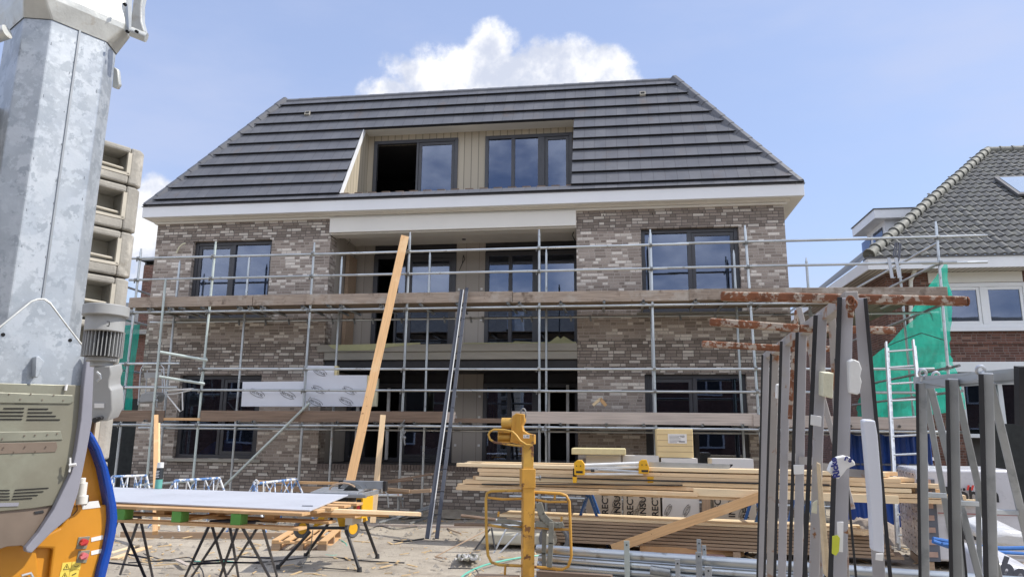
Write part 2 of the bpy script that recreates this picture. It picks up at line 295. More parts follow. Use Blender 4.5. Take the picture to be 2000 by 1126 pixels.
# ------------------------------------------------------------------ mesh helpers
BASE = {}
class MB:
    def __init__(s): s.v = []; s.f = []
    def add(s, vs, fs): o = len(s.v); s.v += [tuple(v) for v in vs]; s.f += [tuple(i+o for i in f) for f in fs]; return s
    def box(s, x0, x1, y0, y1, z0, z1):
        return s.add([(x0, y0, z0), (x1, y0, z0), (x1, y1, z0), (x0, y1, z0), (x0, y0, z1), (x1, y0, z1), (x1, y1, z1), (x0, y1, z1)], [(0, 3, 2, 1), (4, 5, 6, 7), (0, 1, 5, 4), (1, 2, 6, 5), (2, 3, 7, 6), (3, 0, 4, 7)])
    def beam(s, p0, p1, w, h, up=(0, 0, 1)):
        p0, p1 = Vector(p0), Vector(p1); d = (p1-p0).normalized(); sd = d.cross(Vector(up))
        if sd.length < 1e-4: sd = d.cross(Vector((0, 1, 0)))
        sd.normalize(); u2 = sd.cross(d); vs = []
        for p in (p0, p1):
            for a, c in ((-1, -1), (1, -1), (1, 1), (-1, 1)): vs.append(p+sd*a*w/2+u2*c*h/2)
        return s.add(vs, [(0, 1, 2, 3), (4, 7, 6, 5), (0, 4, 5, 1), (1, 5, 6, 2), (2, 6, 7, 3), (3, 7, 4, 0)])
    def tube(s, pts, r, n=10, cap=True, r2=None):
        pts = [Vector(p) for p in pts]; rings = []; ref = None
        for i, p in enumerate(pts):
            d = (pts[min(i+1, len(pts)-1)]-pts[max(i-1, 0)]).normalized()
            if ref is None: ref = d.orthogonal().normalized()
            ref = (ref-d*ref.dot(d)).normalized(); b = d.cross(ref)
            rr = r if r2 is None else r+(r2-r)*i/(len(pts)-1)
            rings.append([p+ref*math.cos(2*PI*k/n)*rr+b*math.sin(2*PI*k/n)*rr for k in range(n)])
        vs = [v for g in rings for v in g]; fs = []
        for i in range(len(pts)-1):
            for k in range(n): a = i*n+k; c = i*n+(k+1) % n; fs.append((a, c, c+n, a+n))
        if cap: fs.append(tuple(range(n-1, -1, -1))); fs.append(tuple(range((len(pts)-1)*n, len(pts)*n)))
        return s.add(vs, fs)
    def prism(s, poly, off):
        n = len(poly); off = Vector(off); a = [Vector(p) for p in poly]; b = [p+off for p in a]
        return s.add(a+b, [tuple(range(n-1, -1, -1)), tuple(range(n, 2*n))]+[(i, (i+1) % n, n+(i+1) % n, n+i) for i in range(n)])
    def quad(s, *p): return s.add(p, [tuple(range(len(p)))])
    def cyl(s, c, ax, r, h, n=16, r2=None):
        c = Vector(c); ax = Vector(ax).normalized(); return s.tube([c-ax*h/2, c+ax*h/2], r, n, True, r2)
def build(name, mb, mat, parent=None, loc=None, smooth=True, bevel=0, fixn=True, label=None):
    me = bpy.data.meshes.new(name)
    if parent is not None: base = BASE[parent.name]
    elif loc is not None: base = Vector(loc)
    else:
        xs = np.array(mb.v); base = Vector((xs[:, 0].mean(), xs[:, 1].mean(), xs[:, 2].min()))
    me.from_pydata([tuple(Vector(v)-base) for v in mb.v], [], mb.f)
    if fixn:
        bm = bmesh.new(); bm.from_mesh(me); bmesh.ops.recalc_face_normals(bm, faces=bm.faces); bm.to_mesh(me); bm.free()
    if smooth: me.shade_smooth(); me.set_sharp_from_angle(angle=.65)
    o = bpy.data.objects.new(name, me); COL.objects.link(o)
    for m in (mat if isinstance(mat, (list, tuple)) else [mat]): me.materials.append(M[m] if isinstance(m, str) else m)
    BASE[o.name] = base.copy()
    if parent is not None: o.parent = parent
    else: o.location = base
    if bevel:
        b = o.modifiers.new('bevel', 'BEVEL'); b.width = bevel; b.segments = 2; b.limit_method = 'ANGLE'
    if label: o['label'] = label
    return o
def tag(o, label, cat, group=None, kind=None):
    o['label'] = label; o['category'] = cat
    if group: o['group'] = group
    if kind: o['kind'] = kind
    return o
def build_each(name, mbs, mat, parent, **k): return [build(name, m, mat, parent, **k) for m in mbs]
def mbox(*a): m = MB(); m.box(*a); return m
def thing(name, label, cat, loc, group=None):
    o = bpy.data.objects.new(name, None); COL.objects.link(o); o.location = loc; o.empty_display_size = .1; BASE[o.name] = Vector(loc)
    return tag(o, label, cat, group)
def struct(name, mb, mat, **k):
    o = build(name, mb, mat, loc=(0, 0, 0), **k); o['kind'] = 'structure'; return o
def beam_obj(name, p0, p1, w, h, mat, up=(0, 0, 1), parent=None, bevel=.0, taperz=None):
    """a board as an object with its own axis along its length (grain follows)"""
    p0, p1 = Vector(p0), Vector(p1); d = (p1-p0); ln = d.length; d.normalize(); sd = Vector(up).cross(d)
    if sd.length < 1e-4: sd = Vector((0, 1, 0)).cross(d)
    sd.normalize(); u2 = d.cross(sd)
    mb = MB(); mb.box(0, ln, -w/2, w/2, -h/2, h/2); me = bpy.data.meshes.new(name); me.from_pydata(mb.v, [], mb.f); me.materials.append(M[mat] if isinstance(mat, str) else mat)
    o = bpy.data.objects.new(name, me); COL.objects.link(o)
    mw = Matrix(((d.x, sd.x, u2.x, p0.x), (d.y, sd.y, u2.y, p0.y), (d.z, sd.z, u2.z, p0.z), (0, 0, 0, 1)))
    if parent is not None:
        o.parent = parent; mw = Matrix.Translation(-BASE[parent.name]) @ mw
    o.matrix_basis = mw; BASE[o.name] = p0
    if bevel: b = o.modifiers.new('bevel', 'BEVEL'); b.width = bevel; b.segments = 1
    return o
def text(s, p0, right, up, size, mat, name='lettering', parent=None, ext=.001, off=.0, sx=1., italic=0., bold=0.):
    c = bpy.data.curves.new(name, 'FONT'); c.body = s; c.size = size; c.extrude = ext; c.offset = bold; c.shear = italic; c.align_x = 'LEFT'; c.resolution_u = 3
    t = bpy.data.objects.new('tmp', c); COL.objects.link(t); dg = bpy.context.evaluated_depsgraph_get(); me = bpy.data.meshes.new_from_object(t.evaluated_get(dg)); bpy.data.objects.remove(t)
    r = Vector(right).normalized(); u = Vector(up); u = (u-r*u.dot(r)).normalized(); n = r.cross(u)
    base = BASE[parent.name] if parent is not None else Vector((0, 0, 0)); p0 = Vector(p0)
    for v in me.vertices: co = v.co.copy(); v.co = p0+r*co.x*sx+u*co.y+n*(co.z+off)-base
    me.materials.clear(); me.materials.append(M[mat]); o = bpy.data.objects.new(name, me); COL.objects.link(o); BASE[o.name] = base
    if parent is not None: o.parent = parent
    return o
def copy_tree(o, parent=None, first=True):
    c = o.copy(); COL.objects.link(c); BASE[c.name] = BASE.get(o.name, Vector((0, 0, 0)))
    if parent is not None: c.parent = parent
    for ch in [x for x in list(o.children)]: copy_tree(ch, c, False)
    return c
def arc(c, r, a0, a1, n, ex, ey): c = Vector(c); ex = Vector(ex); ey = Vector(ey); return [c+ex*math.cos(a0+(a1-a0)*i/n)*r+ey*math.sin(a0+(a1-a0)*i/n)*r for i in range(n+1)]
def roundloop(pts, rad, n=5):
    """closed polyline with rounded corners"""
    P = [Vector(p) for p in pts]; o = []
    for i, p in enumerate(P):
        a = (P[i-1]-p).normalized(); b = (P[(i+1) % len(P)]-p).normalized()
        for k in range(n+1):
            t = k/n; q0 = p+a*rad; q2 = p+b*rad; o.append(q0*(1-t)**2+p*2*t*(1-t)+q2*t*t)
    return o+[o[0]]

# ================================================================== GROUND
mb = MB(); xs = [-400, -60, -25]+[x*.5 for x in range(-32, 25)]+[25, 60, 400]; ys = [-300, -60, -25]+[-18+y*.5 for y in range(0, 50)]+[20, 60, 700]
for y in ys:
    for x in xs:
        near = -16 <= x <= 12 and -18 <= y <= 6
        z = (.018*math.sin(x*1.9+y*.8)+.014*math.sin(x*.7-y*2.3)+random.uniform(-.008, .008)) if near else 0
        mb.v.append((x, y, z-.005))
nx = len(xs)
for j in range(len(ys)-1):
    for i in range(nx-1): a = j*nx+i; mb.f.append((a, a+1, a+nx+1, a+nx))
struct('ground', mb, 'sandy_ground')
# ================================================================== NEW HOUSE
XL, XI, XJ, XR = -10.0, -5.96, -.715, 3.375; ZT = 6.06; ZF = .95; REC = 1.5; YB = 9.5
H = thing('new_house', 'new brown brick house with dark tiled hip roof, white eaves and recessed terrace', 'house', (-3.3, 0, 0))
def wall_front(mb, x0, x1, z0, z1, ops, y=0., dep=.13):
    X = sorted({x0, x1, *[o[0] for o in ops], *[o[1] for o in ops]}); Z = sorted({z0, z1, *[o[2] for o in ops], *[o[3] for o in ops]})
    ino = lambda a, b: any(o[0]-1e-6 <= a <= o[1]+1e-6 and o[2]-1e-6 <= b <= o[3]+1e-6 for o in ops)
    for i in range(len(X)-1):
        for k in range(len(Z)-1):
            if not ino((X[i]+X[i+1])/2, (Z[k]+Z[k+1])/2):
                mb.quad((X[i], y, Z[k]), (X[i+1], y, Z[k]), (X[i+1], y, Z[k+1]), (X[i], y, Z[k+1]))
                mb.quad((X[i], y+.3, Z[k]), (X[i], y+.3, Z[k+1]), (X[i+1], y+.3, Z[k+1]), (X[i+1], y+.3, Z[k]))
    for a, b, c, d in ops:
        mb.quad((a, y, c), (a, y, d), (a, y+.3, d), (a, y+.3, c)); mb.quad((b, y, c), (b, y+.3, c), (b, y+.3, d), (b, y, d))
        mb.quad((a, y, d), (b, y, d), (b, y+.3, d), (a, y+.3, d)); mb.quad((a, y, c), (a, y+.3, c), (b, y+.3, c), (b, y, c))
A0, A1, B0, B1 = -9.11, -7.28, .58, 2.49; W2B, W2T, W1B, W1T = 3.94, 5.65, 1.02, 2.73
mb = MB()
wall_front(mb, XL, XI, 0, ZT, [(A0, A1, W2B, W2T), (A0, A1, W1B, W1T)])
wall_front(mb, XJ, XR, 0, ZT, [(B0, B1, W2B, W2T), (B0, B1, ZF, W1T)])
# plinth below the recess, reveals of the recess, outer side walls
mb.quad((XI, 0, 0), (XJ, 0, 0), (XJ, 0, ZF-.1), (XI, 0, ZF-.1)); 
for z0, z1 in ((ZF, 3.02), (3.34, 6.1)):
    mb.quad((XI, 0, z0), (XI, .36, z0), (XI, .36, z1), (XI, 0, z1)); mb.quad((XJ, 0, z0), (XJ, 0, z1), (XJ, .36, z1), (XJ, .36, z0))
mb.quad((XL, 0, 0), (XL, 0, ZT), (XL, YB, ZT), (XL, YB, 0)); mb.quad((XR, 0, 0), (XR, YB, 0), (XR, YB, ZT), (XR, 0, ZT))
mb.quad((XL, YB, 0), (XL, YB, ZT), (XR, YB, ZT), (XR, YB, 0))
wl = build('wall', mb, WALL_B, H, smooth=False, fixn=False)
# weep holes, rowlock course under the doors
mb = MB()
for i in range(int((XJ-XI)/.0625)): x = XI+.01+i*.0625; mb.box(x, x+.052, -.006, .1, ZF-.115, ZF-.0)
m_ = pm('rowlock', (.16, .13, .115), .9, var=.3, sc=20)
build('rowlock_course', mb, 'rowlock', wl, smooth=False)
mbs = []
for x, z in [(XL+.9+i*.9, ZT-.22) for i in range(4)]+[(XJ+.55+i*.98, ZT-.13) for i in range(4)]+[(-7.0, .72), (-5.2, .72), (-2.2, .6), (1.2, .6)]: mbs.append(mbox(x, x+.012, -.002, .02, z, z+.05))
build_each('weep_hole', mbs, 'black_slot', wl, smooth=False)
# recess linings
UA = (-5.48, -3.53); UB = (-2.86, -.76)
for z0, z1 in ((3.34, 6.0), (ZF, 3.0)):
    build('side_lining', MB().quad((XI, .36, z0), (XI, REC, z0), (XI, REC, z1), (XI, .36, z1)), 'grey_cladding', H, smooth=False, fixn=False)
    build('side_lining', MB().quad((XJ, .36, z0), (XJ, .36, z1), (XJ, REC, z1), (XJ, REC, z0)), 'grey_cladding', H, smooth=False, fixn=False)
for z0, z1, xa in ((3.34, 5.9, UA[0]), (ZF, 3.0, -5.95)):
    build('pier', mbox(UA[1], UB[0], REC, REC+.2, z0, z1), 'grey_cladding', H, smooth=False)
    build('back_lining', mbox(XI, xa, REC+.01, REC+.2, z0, z1), 'grey_cladding', H, smooth=False); build('back_lining', mbox(UB[1], XJ, REC+.01, REC+.2, z0, z1), 'grey_cladding', H, smooth=False)
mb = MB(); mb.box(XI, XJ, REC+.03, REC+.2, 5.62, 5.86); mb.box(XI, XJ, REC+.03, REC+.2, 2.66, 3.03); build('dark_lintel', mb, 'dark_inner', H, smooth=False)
mb = MB(); mb.box(XI+.002, XJ-.002, .02, REC+.02, 5.85, 5.9); build('recess_ceiling', mb, 'soffit_board', H, smooth=False)
# fixing plates on the pier, cable loop, spot lamp
mbs = []
for z in (4.75, 4.05, 4.5, 2.35, 1.9, 1.3):
    for x in (UA[1]+.05, UB[0]-.1): mbs.append(mbox(x, x+.05, REC-.012, REC-.002, z, z+.05))
build_each('fixing_plate', mbs, 'white_plastic', H, smooth=False)
mb = MB(); mb.tube([PY(905, 498, REC-.04), PY(908, 506, REC-.04), PY(903, 514, REC-.04), PY(905, 498, REC-.04)], .008, 6); mb.tube([PY(903, 514, REC-.04), PY(897, 528, REC-.04)], .008, 6)
mb.tube([PY(1122, 448, .4), PY(1118, 460, .4), PY(1124, 471, .4)], .012, 6); mb.tube([PY(660, 470, .5), PY(680, 455, .5), PY(684, 470, .5), PY(678, 478, .5)], .004, 5)
build('loose_cable', mb, 'cable_black', H)
mb = MB(); c = PZ(906, 467.5, 5.84); mb.cyl((c.x, c.y, 5.842), (0, 0, 1), .045, .02, 16); build('ceiling_spot', mb, 'dark_frame', H)
mb = MB(); mb.tube([PY(345, 493, -.03), PY(350, 483, -.06), PY(357, 476, -.1), PY(362, 475, -.11)], .016, 8); build('cable_stub', mb, 'foam_cream', H)
# slabs (floors) and rooms
mb = MB(); mb.box(XL+.3, XR-.3, .3, YB-.1, ZF-.2, ZF-.01); mb.box(XI+.3, XJ-.3, REC+.2, YB-.1, 3.1, 3.3); mb.box(XL+.3, XI-.1, .3, YB-.1, 3.1, 3.3); mb.box(XJ+.1, XR-.3, .3, YB-.1, 3.1, 3.3)
mb.box(XI, XJ, 0.05, REC+.1, ZF-.11, ZF-.012)
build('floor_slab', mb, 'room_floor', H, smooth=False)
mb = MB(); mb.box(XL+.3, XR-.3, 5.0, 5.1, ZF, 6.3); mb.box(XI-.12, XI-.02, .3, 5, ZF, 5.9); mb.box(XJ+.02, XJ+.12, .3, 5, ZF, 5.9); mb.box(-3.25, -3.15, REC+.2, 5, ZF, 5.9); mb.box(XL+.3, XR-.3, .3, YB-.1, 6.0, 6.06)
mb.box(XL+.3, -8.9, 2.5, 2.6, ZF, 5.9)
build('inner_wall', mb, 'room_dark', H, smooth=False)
# balcony slab between the wings
mb = MB(); mb.box(XI-.12, XJ-.003, -.06, REC, 3.19, 3.335); build('balcony_floor', mb, 'concrete_edge', H, smooth=False)
mb = MB(); mb.box(XI+.02, XJ-.003, -.02, REC, 3.03, 3.186); build('balcony_beam', mb, 'concrete_edge', H, smooth=False, label='lower concrete edge of the balcony')
mb = MB(); mb.box(XI+.02, XJ-.01, .05, REC-.02, 2.86, 3.02); build('shaded_soffit', mb, 'dark_inner', H, smooth=False)  # near-black box carries the shadow under the slab in its colour
mb = MB(); pts = [PY(641, 673, -.07), PY(700, 672, -.07), PY(760, 670, -.07), PY(820, 668.5, -.07), PY(820, 671, -.07), PY(760, 677, -.075), PY(735, 683, -.08), PY(690, 684, -.085), PY(660, 684, -.08), PY(648, 679, -.08)]
mb.prism(pts, (0, .05, 0)); mb.prism([PY(905, 669, -.02), PY(1125, 667, -.02), PY(1125, 670, -.02), PY(905, 671, -.02)], (0, .06, 0)); mb.prism([PY(1072, 668, .1), PY(1082, 661, .1), PY(1089, 656, .1), PY(1095, 661, .1), PY(1101, 656, .1), PY(1120, 667, .1)], (0, .08, 0)); mb.prism([PY(1000, 669, .1), PY(1006, 665.5, .1), PY(1035, 667, .1), PY(1042, 669, .1)], (0, .2, 0))
build('roofing_membrane', mb, 'membrane', H, smooth=False)
# white lintel beam over the recess with a moulded step
mb = MB(); mb.box(XI-.0, XJ, -.1, .3, 5.73, 6.053); mb.box(XI+.001, XJ-.001, -.04, .28, 5.70, 5.727); build('recess_beam', mb, 'cream_paint', H, smooth=False, bevel=.006)
# eaves
EX0, EX1, EY = -10.2, 3.71, -.3
mb = MB(); mb.box(EX0, EX1, EY, YB+.3, 6.14, 6.375); e = build('eaves_fascia', mb, 'white_paint', H, smooth=False, bevel=.004)
mb = MB(); mb.box(XL-.09, XR+.09, -.12, YB+.1, 6.1, 6.137); mb.box(XL-.05, XR+.05, -.06, YB+.05, 6.055, 6.097); mb.box(EX0+.03, EX1-.03, EY+.03, YB+.27, 6.128, 6.1395); build('eaves_moulding', mb, 'cream_paint', H, smooth=False, bevel=.006)
mb = MB(); mb.box(EX0-.02, EX1+.02, EY-.02, YB+.3, 6.378, 6.39); build('gutter_trim', mb, 'lead_grey', H, smooth=False)
# windows
def sash(parent, x0, x1, z0, z1, y, fw=.07, mat='dark_frame', g='pane_glass', dep=.06, glassy=True):
    mb = MB(); mb.box(x0, x0+fw, y, y+dep, z0, z1); mb.box(x1-fw, x1, y, y+dep, z0, z1); mb.box(x0+fw, x1-fw, y+.001, y+dep-.001, z1-fw, z1); mb.box(x0+fw, x1-fw, y+.001, y+dep-.001, z0, z0+fw)
    s = build('sash', mb, mat, parent, smooth=False, bevel=.004)
    if glassy: mb = MB(); mb.box(x0+fw-.005, x1-fw+.005, y+.025, y+.035, z0+fw-.005, z1-fw+.005); build('pane', mb, g, parent, smooth=False)
    return s
def window(x0, x1, z0, z1, y, parts, fw=.08, g='pane_glass', sill=True, parent=None, fmat='dark_frame', name='window'):
    """parts: list of (x0,x1,kind) kind g fixed glass, s sash, o open"""
    mb = MB(); mb.box(x0, x0+fw, y, y+.1, z0, z1); mb.box(x1-fw, x1, y, y+.1, z0, z1); mb.box(x0+fw, x1-fw, y+.001, y+.099, z1-fw, z1); mb.box(x0+fw, x1-fw, y+.001, y+.099, z0, z0+fw*.9)
    for i in range(len(parts)-1): xm = (parts[i][1]+parts[i+1][0])/2; w = parts[i+1][0]-parts[i][1]; mb.box(xm-w/2, xm+w/2, y+.002, y+.098, z0+fw*.9, z1-fw)
    w = build(name, mb, fmat, parent or H, smooth=False, bevel=.005)
    for a, b, k in parts:
        if k == 'g': p = MB(); p.box(a-.003, b+.003, y+.05, y+.06, z0+fw*.9, z1-fw); build('pane', p, g, w, smooth=False)
        if k == 's': sash(w, a+.004, b-.004, z0+fw*.9+.003, z1-fw-.003, y+.02, g=g, mat=fmat)
    return w
xm = (A0+A1)/2
window(A0, A1, W2B, W2T, .1, [(A0+.08, xm-.03, 's'), (xm+.03, A1-.08, 'g')], g='pane_glass_blue')
window(A0, A1, W1B, W1T, .1, [(A0+.08, xm-.03, 'g'), (xm+.03, A1-.08, 's')])
xm = (B0+B1)/2
window(B0, B1, W2B, W2T, .1, [(B0+.08, xm-.04, 'g'), (xm+.04, B1-.08, 's')], g='pane_glass_blue')
window(B0, B1, ZF, W1T, .1, [(B0+.08, xm-.04, 's'), (xm+.04, B1-.08, 'g')], name='terrace_door')
# sills
for a, b, z in ((A0, A1, W2B), (A0, A1, W1B), (B0, B1, W2B)): build('sill', mbox(a-.12, b+.12, -.05, .1, z-.07, z-.012), 'concrete_edge', H, smooth=False, bevel=.004)
# glazed units in the recess, both storeys
for z0, z1, low in ((3.34, 5.62, 0), (ZF, 2.66, 1)):
    a0 = UA[0] if not low else -5.95
    w = window(a0, UA[1], z0, z1, REC-.02, [(a0+.1, -4.95, 'o'), (-4.9, -4.72, 'g'), (-4.64, -3.62, 's')] if not low else [(a0+.1, -5.55, 'g'), (-5.5, -4.75, 'o'), (-4.67, -3.62, 's')], fw=.1, g='pane_glass_blue' if not low else 'pane_glass', name='sliding_door')
    w = window(UB[0], UB[1], z0, z1, REC-.02, [(UB[0]+.08, -2.32, 'g'), (-2.24, -1.78, 'g'), (-1.60, UB[1]-.05, 'g' if not low else 'o')], fw=.09, g='pane_glass_blue' if not low else 'pane_glass', name='sliding_door')
for bx in ((-5.70, -5.64, REC-.1, REC-.04, ZF+.05, 2.55), (-5.0, -4.94, REC-.1, REC-.04, ZF+.05, 2.55), (-1.42, -1.38, REC-.1, REC-.06, ZF+.03, 2.5), (-1.03, -.97, REC-.12, REC-.04, ZF+.03, 2.62)): build('pale_door_leaf', mbox(*bx), 'white_plastic', H, smooth=False)
mb = MB(); mb.tube([(-5.58, REC-.12, 1.9), (-5.5, REC-.12, 1.9)], .01, 6); mb.tube([(-1.03, REC-.16, 2.0), (-1.1, REC-.16, 2.0)], .01, 6); build('door_handle', mb, 'aluminium', H)
mb = MB(); mb.box(XI+.02, XI+.1, .9, 1.4, 3.4, 5.5); build('timber_post', mb, 'pine_brown', H, smooth=False)
# ---- roof
RY, RZ, RXL, RXR = 1.8, 9.77, -8.115, 1.52; EZ = 6.38; DX0, DX1 = -5.74, -.8
nrm = Vector((0, -(RZ-EZ), (RY-EY))).normalized(); slope = Vector((0, RY-EY, RZ-EZ)).normalized()
fx = lambda z: EX0+.02+(RXL-EX0)*(z-EZ)/(RZ-EZ); gx = lambda z: EX1-.02+(RXR-EX1)*(z-EZ)/(RZ-EZ); fy = lambda z: EY+(RY-EY)*(z-EZ)/(RZ-EZ)
R_ = MB()
def course(z0, z1, x00, x01, x10, x11, mb):
    b = Vector((0, fy(z0), z0)); t = Vector((0, fy(z1), z1)); X = lambda v, x: Vector((x, v.y, v.z))
    lo, hi = nrm*.07, nrm*.016
    a = [X(b, x00)+lo, X(b, x01)+lo, X(t, x11)+hi, X(t, x10)+hi]; c = [X(b, x00), X(b, x01), X(t, x11), X(t, x10)]
    mb.add(a+c, [(0, 1, 2, 3), (4, 5, 1, 0), (5, 6, 2, 1), (7, 4, 0, 3)])
zs = [6.53+.335*k for k in range(10)]; OPB, OPT = 6.555, 8.54
course(EZ, 6.53, fx(EZ), gx(EZ), fx(6.53), gx(6.53), R_)
for k, z in enumerate(zs):
    z1 = min(z+.335, RZ)
    if z+.01 < OPT and z1 > OPB+.1: course(z, z1, fx(z), DX0, fx(z1), DX0, R_); course(z, z1, DX1, gx(z), DX1, gx(z1), R_)
    else: course(z, z1, fx(z), gx(z), fx(z1), gx(z1), R_)
rf = build('roof', R_, ['roof_tile', 'tile_shadow_gap'], H, smooth=False, fixn=False)
for i, p in enumerate(rf.data.polygons): p.material_index = 1 if i % 4 else 0
mb = MB(); BY = YB+.3
mb.quad((EX0, EY, EZ), (RXL, RY, RZ), (RXL, BY-2.1, RZ), (EX0, BY, EZ)); mb.quad((EX1, EY, EZ), (EX1, BY, EZ), (RXR, BY-2.1, RZ), (RXR, RY, RZ)); mb.quad((EX0, BY, EZ), (RXL, BY-2.1, RZ), (RXR, BY-2.1, RZ), (EX1, BY, EZ)); mb.quad((RXL, RY, RZ), (RXR, RY, RZ), (RXR, BY-2.1, RZ), (RXL, BY-2.1, RZ))
build('roof_sides', mb, 'roof_tile', rf, smooth=False, fixn=False)
def capline(p0, p1, nseg, w, h, out, over=.0, nm='hip_tiles'):
    mb = MB(); p0, p1 = Vector(p0), Vector(p1); d = (p1-p0); L_ = d.length; d.normalize(); sd = d.cross(Vector(out)).normalized(); o = sd.cross(d)
    if o.dot(Vector(out)) < 0: o = -o
    for i in range(nseg):
        a = p0+d*L_*i/nseg; b = p0+d*L_*((i+1)/nseg)+d*.02; k0, k1 = 1.0, .9
        vs = []
        for p, k in ((a, k0), (b, k1)):
            for u, v in ((-w, -.05), (-w*.75, h*.6), (0, h), (w*.75, h*.6), (w, -.05)): vs.append(p+sd*u*k+o*(v*k))
        mb.add(vs, [(0, 1, 6, 5), (1, 2, 7, 6), (2, 3, 8, 7), (3, 4, 9, 8), (4, 3, 2, 1, 0), (5, 6, 7, 8, 9)])
    return build(nm, mb, 'ridge_tile', rf, smooth=False)
capline((EX0+.06, EY+.04, EZ+.02), (RXL, RY, RZ+.02), 14, .12, .10, (-.7, -.7, .7)); capline((EX1-.06, EY+.04, EZ+.02), (RXR, RY, RZ+.02), 14, .12, .10, (.7, -.7, .7))
capline((RXL, RY, RZ-.02), (RXR, RY, RZ-.02), 26, .1, .07, (0, -.5, 1), nm='ridge_tiles')
for px, py in ((602, 225), (1255, 187)):
    q = PP(px, py, (0, EY, EZ), nrm); mb = MB(); mb.beam(q+nrm*.02, q+nrm*.075, .13, .13, (1, 0, 0)); v = build('vent_tile', mb, 'concrete_edge', rf, smooth=False); mb = MB(); mb.beam(q+nrm*.0755, q+nrm*.08, .075, .09, (1, 0, 0)); build('vent_opening', mb, 'black_slot', rf, smooth=False)
# ---- roof terrace cut into the slope
TY = 1.47; D_ = MB(); zf = 6.3
D_.quad((DX0, fy(OPB), OPB), (DX0, TY, OPB-.25), (DX0, TY, 8.62), (DX0, fy(8.6), 8.6)); D_.quad((DX1, fy(OPB), OPB), (DX1, fy(8.6), 8.6), (DX1, TY, 8.62), (DX1, TY, OPB-.25))
WA = (-5.60, -3.55); WBx = (-2.90, -.86)
wall_front(D_, DX0, DX1, zf, 8.62, [(WA[0], WA[1], 6.35, 8.42), (WBx[0], WBx[1], 6.35, 8.42)], y=TY)
tc_ = build('terrace_cladding', D_, 'beige_cladding', H, smooth=False, fixn=False)
mb = MB(); mb.box(DX0, DX1, fy(8.55)-.0, TY+.1, 8.56, 8.62); build('terrace_soffit', mb, 'cream_paint', H, smooth=False)
mb = MB(); mb.box(DX0, DX1, .15, TY+.3, zf-.1, zf); build('terrace_floor', mb, 'lead_grey', H, smooth=False)
mb = MB(); b0 = Vector((DX0, fy(OPB), OPB)); b1 = Vector((DX0, fy(8.56), 8.56)); mb.prism([b0+nrm*.02, b1+nrm*.02, b1-slope*0+Vector((0, .11, 0)), b0+Vector((0, .11, 0))], (.022, 0, 0)); build('cheek_trim', mb, 'white_paint', H, smooth=False)
mb = MB(); mb.box(WA[0]-.06, WA[1]+.05, TY-.012, TY+.02, 6.36, 8.44); 
window(WA[0], WA[1], 6.35, 8.42, TY-.03, [(WA[0]+.08, -4.55, 'o'), (-4.5, WA[1]-.08, 's')], g='pane_glass_blue', name='terrace_window')
window(WBx[0], WBx[1], 6.35, 8.42, TY-.03, [(WBx[0]+.08, -2.28, 'g'), (-2.2, -1.66, 'g'), (-1.5, WBx[1]-.08, 's')], g='pane_glass_blue', name='terrace_window')
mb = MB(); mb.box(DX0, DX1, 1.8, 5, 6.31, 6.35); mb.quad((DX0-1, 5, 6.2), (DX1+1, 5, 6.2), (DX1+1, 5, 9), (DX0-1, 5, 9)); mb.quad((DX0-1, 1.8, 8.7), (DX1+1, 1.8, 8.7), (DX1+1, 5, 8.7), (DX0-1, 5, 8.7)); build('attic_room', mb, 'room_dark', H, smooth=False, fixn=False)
mbs = []; x = DX0
while x < DX1-.1: mb = MB(); mbs.append(mb); mb.box(x+.03, x+.20, fy(OPB)-.01, fy(OPB)+.14, OPB-.01, OPB+.016); x += .3
build_each('parapet_bracket', mbs, 'old_plank_brown', H, smooth=False)
mb = MB(); mb.box(DX0, DX1, fy(OPB)+.0, fy(OPB)+.25, OPB-.1, OPB-.008); build('parapet_coping', mb, 'lead_grey', H, smooth=False)
# things in the rooms
mb = MB(); mb.prism([(-8.95, .7, .96), (-7.95, .7, .96), (-7.95, .7, 1.28), (-8.2, .7, 1.42), (-8.6, .7, 1.35), (-8.9, .7, 1.15)], (0, .5, 0)); tag(build('tarpaulin', mb, 'bright_blue'), 'bright blue tarpaulin heaped inside behind the lower left window', 'tarpaulin')
mb = MB(); mb.prism([(-4.4, 2.2, ZF), (-3.62, 2.2, ZF), (-3.6, 2.2, 1.25), (-3.9, 2.2, 1.32), (-4.2, 2.2, 1.22), (-4.42, 2.2, 1.3)], (0, .4, 0)); tag(build('plastic_sheeting', mb, 'foil_white'), 'crumpled white and blue sheeting on the floor behind the ground-floor sliding door', 'sheeting')
mb = MB()
for i in range(5): mb.beam((-2.75+i*.09, 1.75+i*.02, ZF), (-2.78+i*.05, 2.2, 2.3), .03, .05)
tag(build('window_battens', mb, 'pine_brown'), 'bundle of thin battens leaning inside behind the right-hand ground-floor glazing', 'battens')
# ================================================================== SCAFFOLD
SC = thing('scaffold', 'galvanised tube scaffold with two lifts of weathered plank decking along the brick front', 'scaffold', (-2, -.65, 0))
YO = -1.05; YI = -.25
posts = [('A', (275, 492), (218, 990), YO), ('B', (323, 552), (282, 990), YO-.1), ('C', (421, 478), (372, 985), YO), ('D', (614, 480), (580, 985), YO), ('E', (801, 460), (777, 1014), YO), ('F', (1053, 455), (1054, 1010), YO), ('G', (1270, 455), (1286, 1005), YO), ('H', (1455, 447), (1496, 1000), YO), ('I', (1828, 440), (1874, 1000), YO)]
PXs = {}
for nm, a, b, y in posts:
    p = PY(*a, y); q = PY(*b, y); q.z = .02; q.x = p.x+(q.x-p.x); PXs[nm] = (p, q)
    mb = MB(); mb.tube([q, p], .0242, 12); mb.cyl(p+Vector((0, 0, .03)), (0, 0, 1), .017, .08, 10)
    o = build('post', mb, 'tube_green_tint' if nm in 'BC' else 'galvanised_tube', SC)
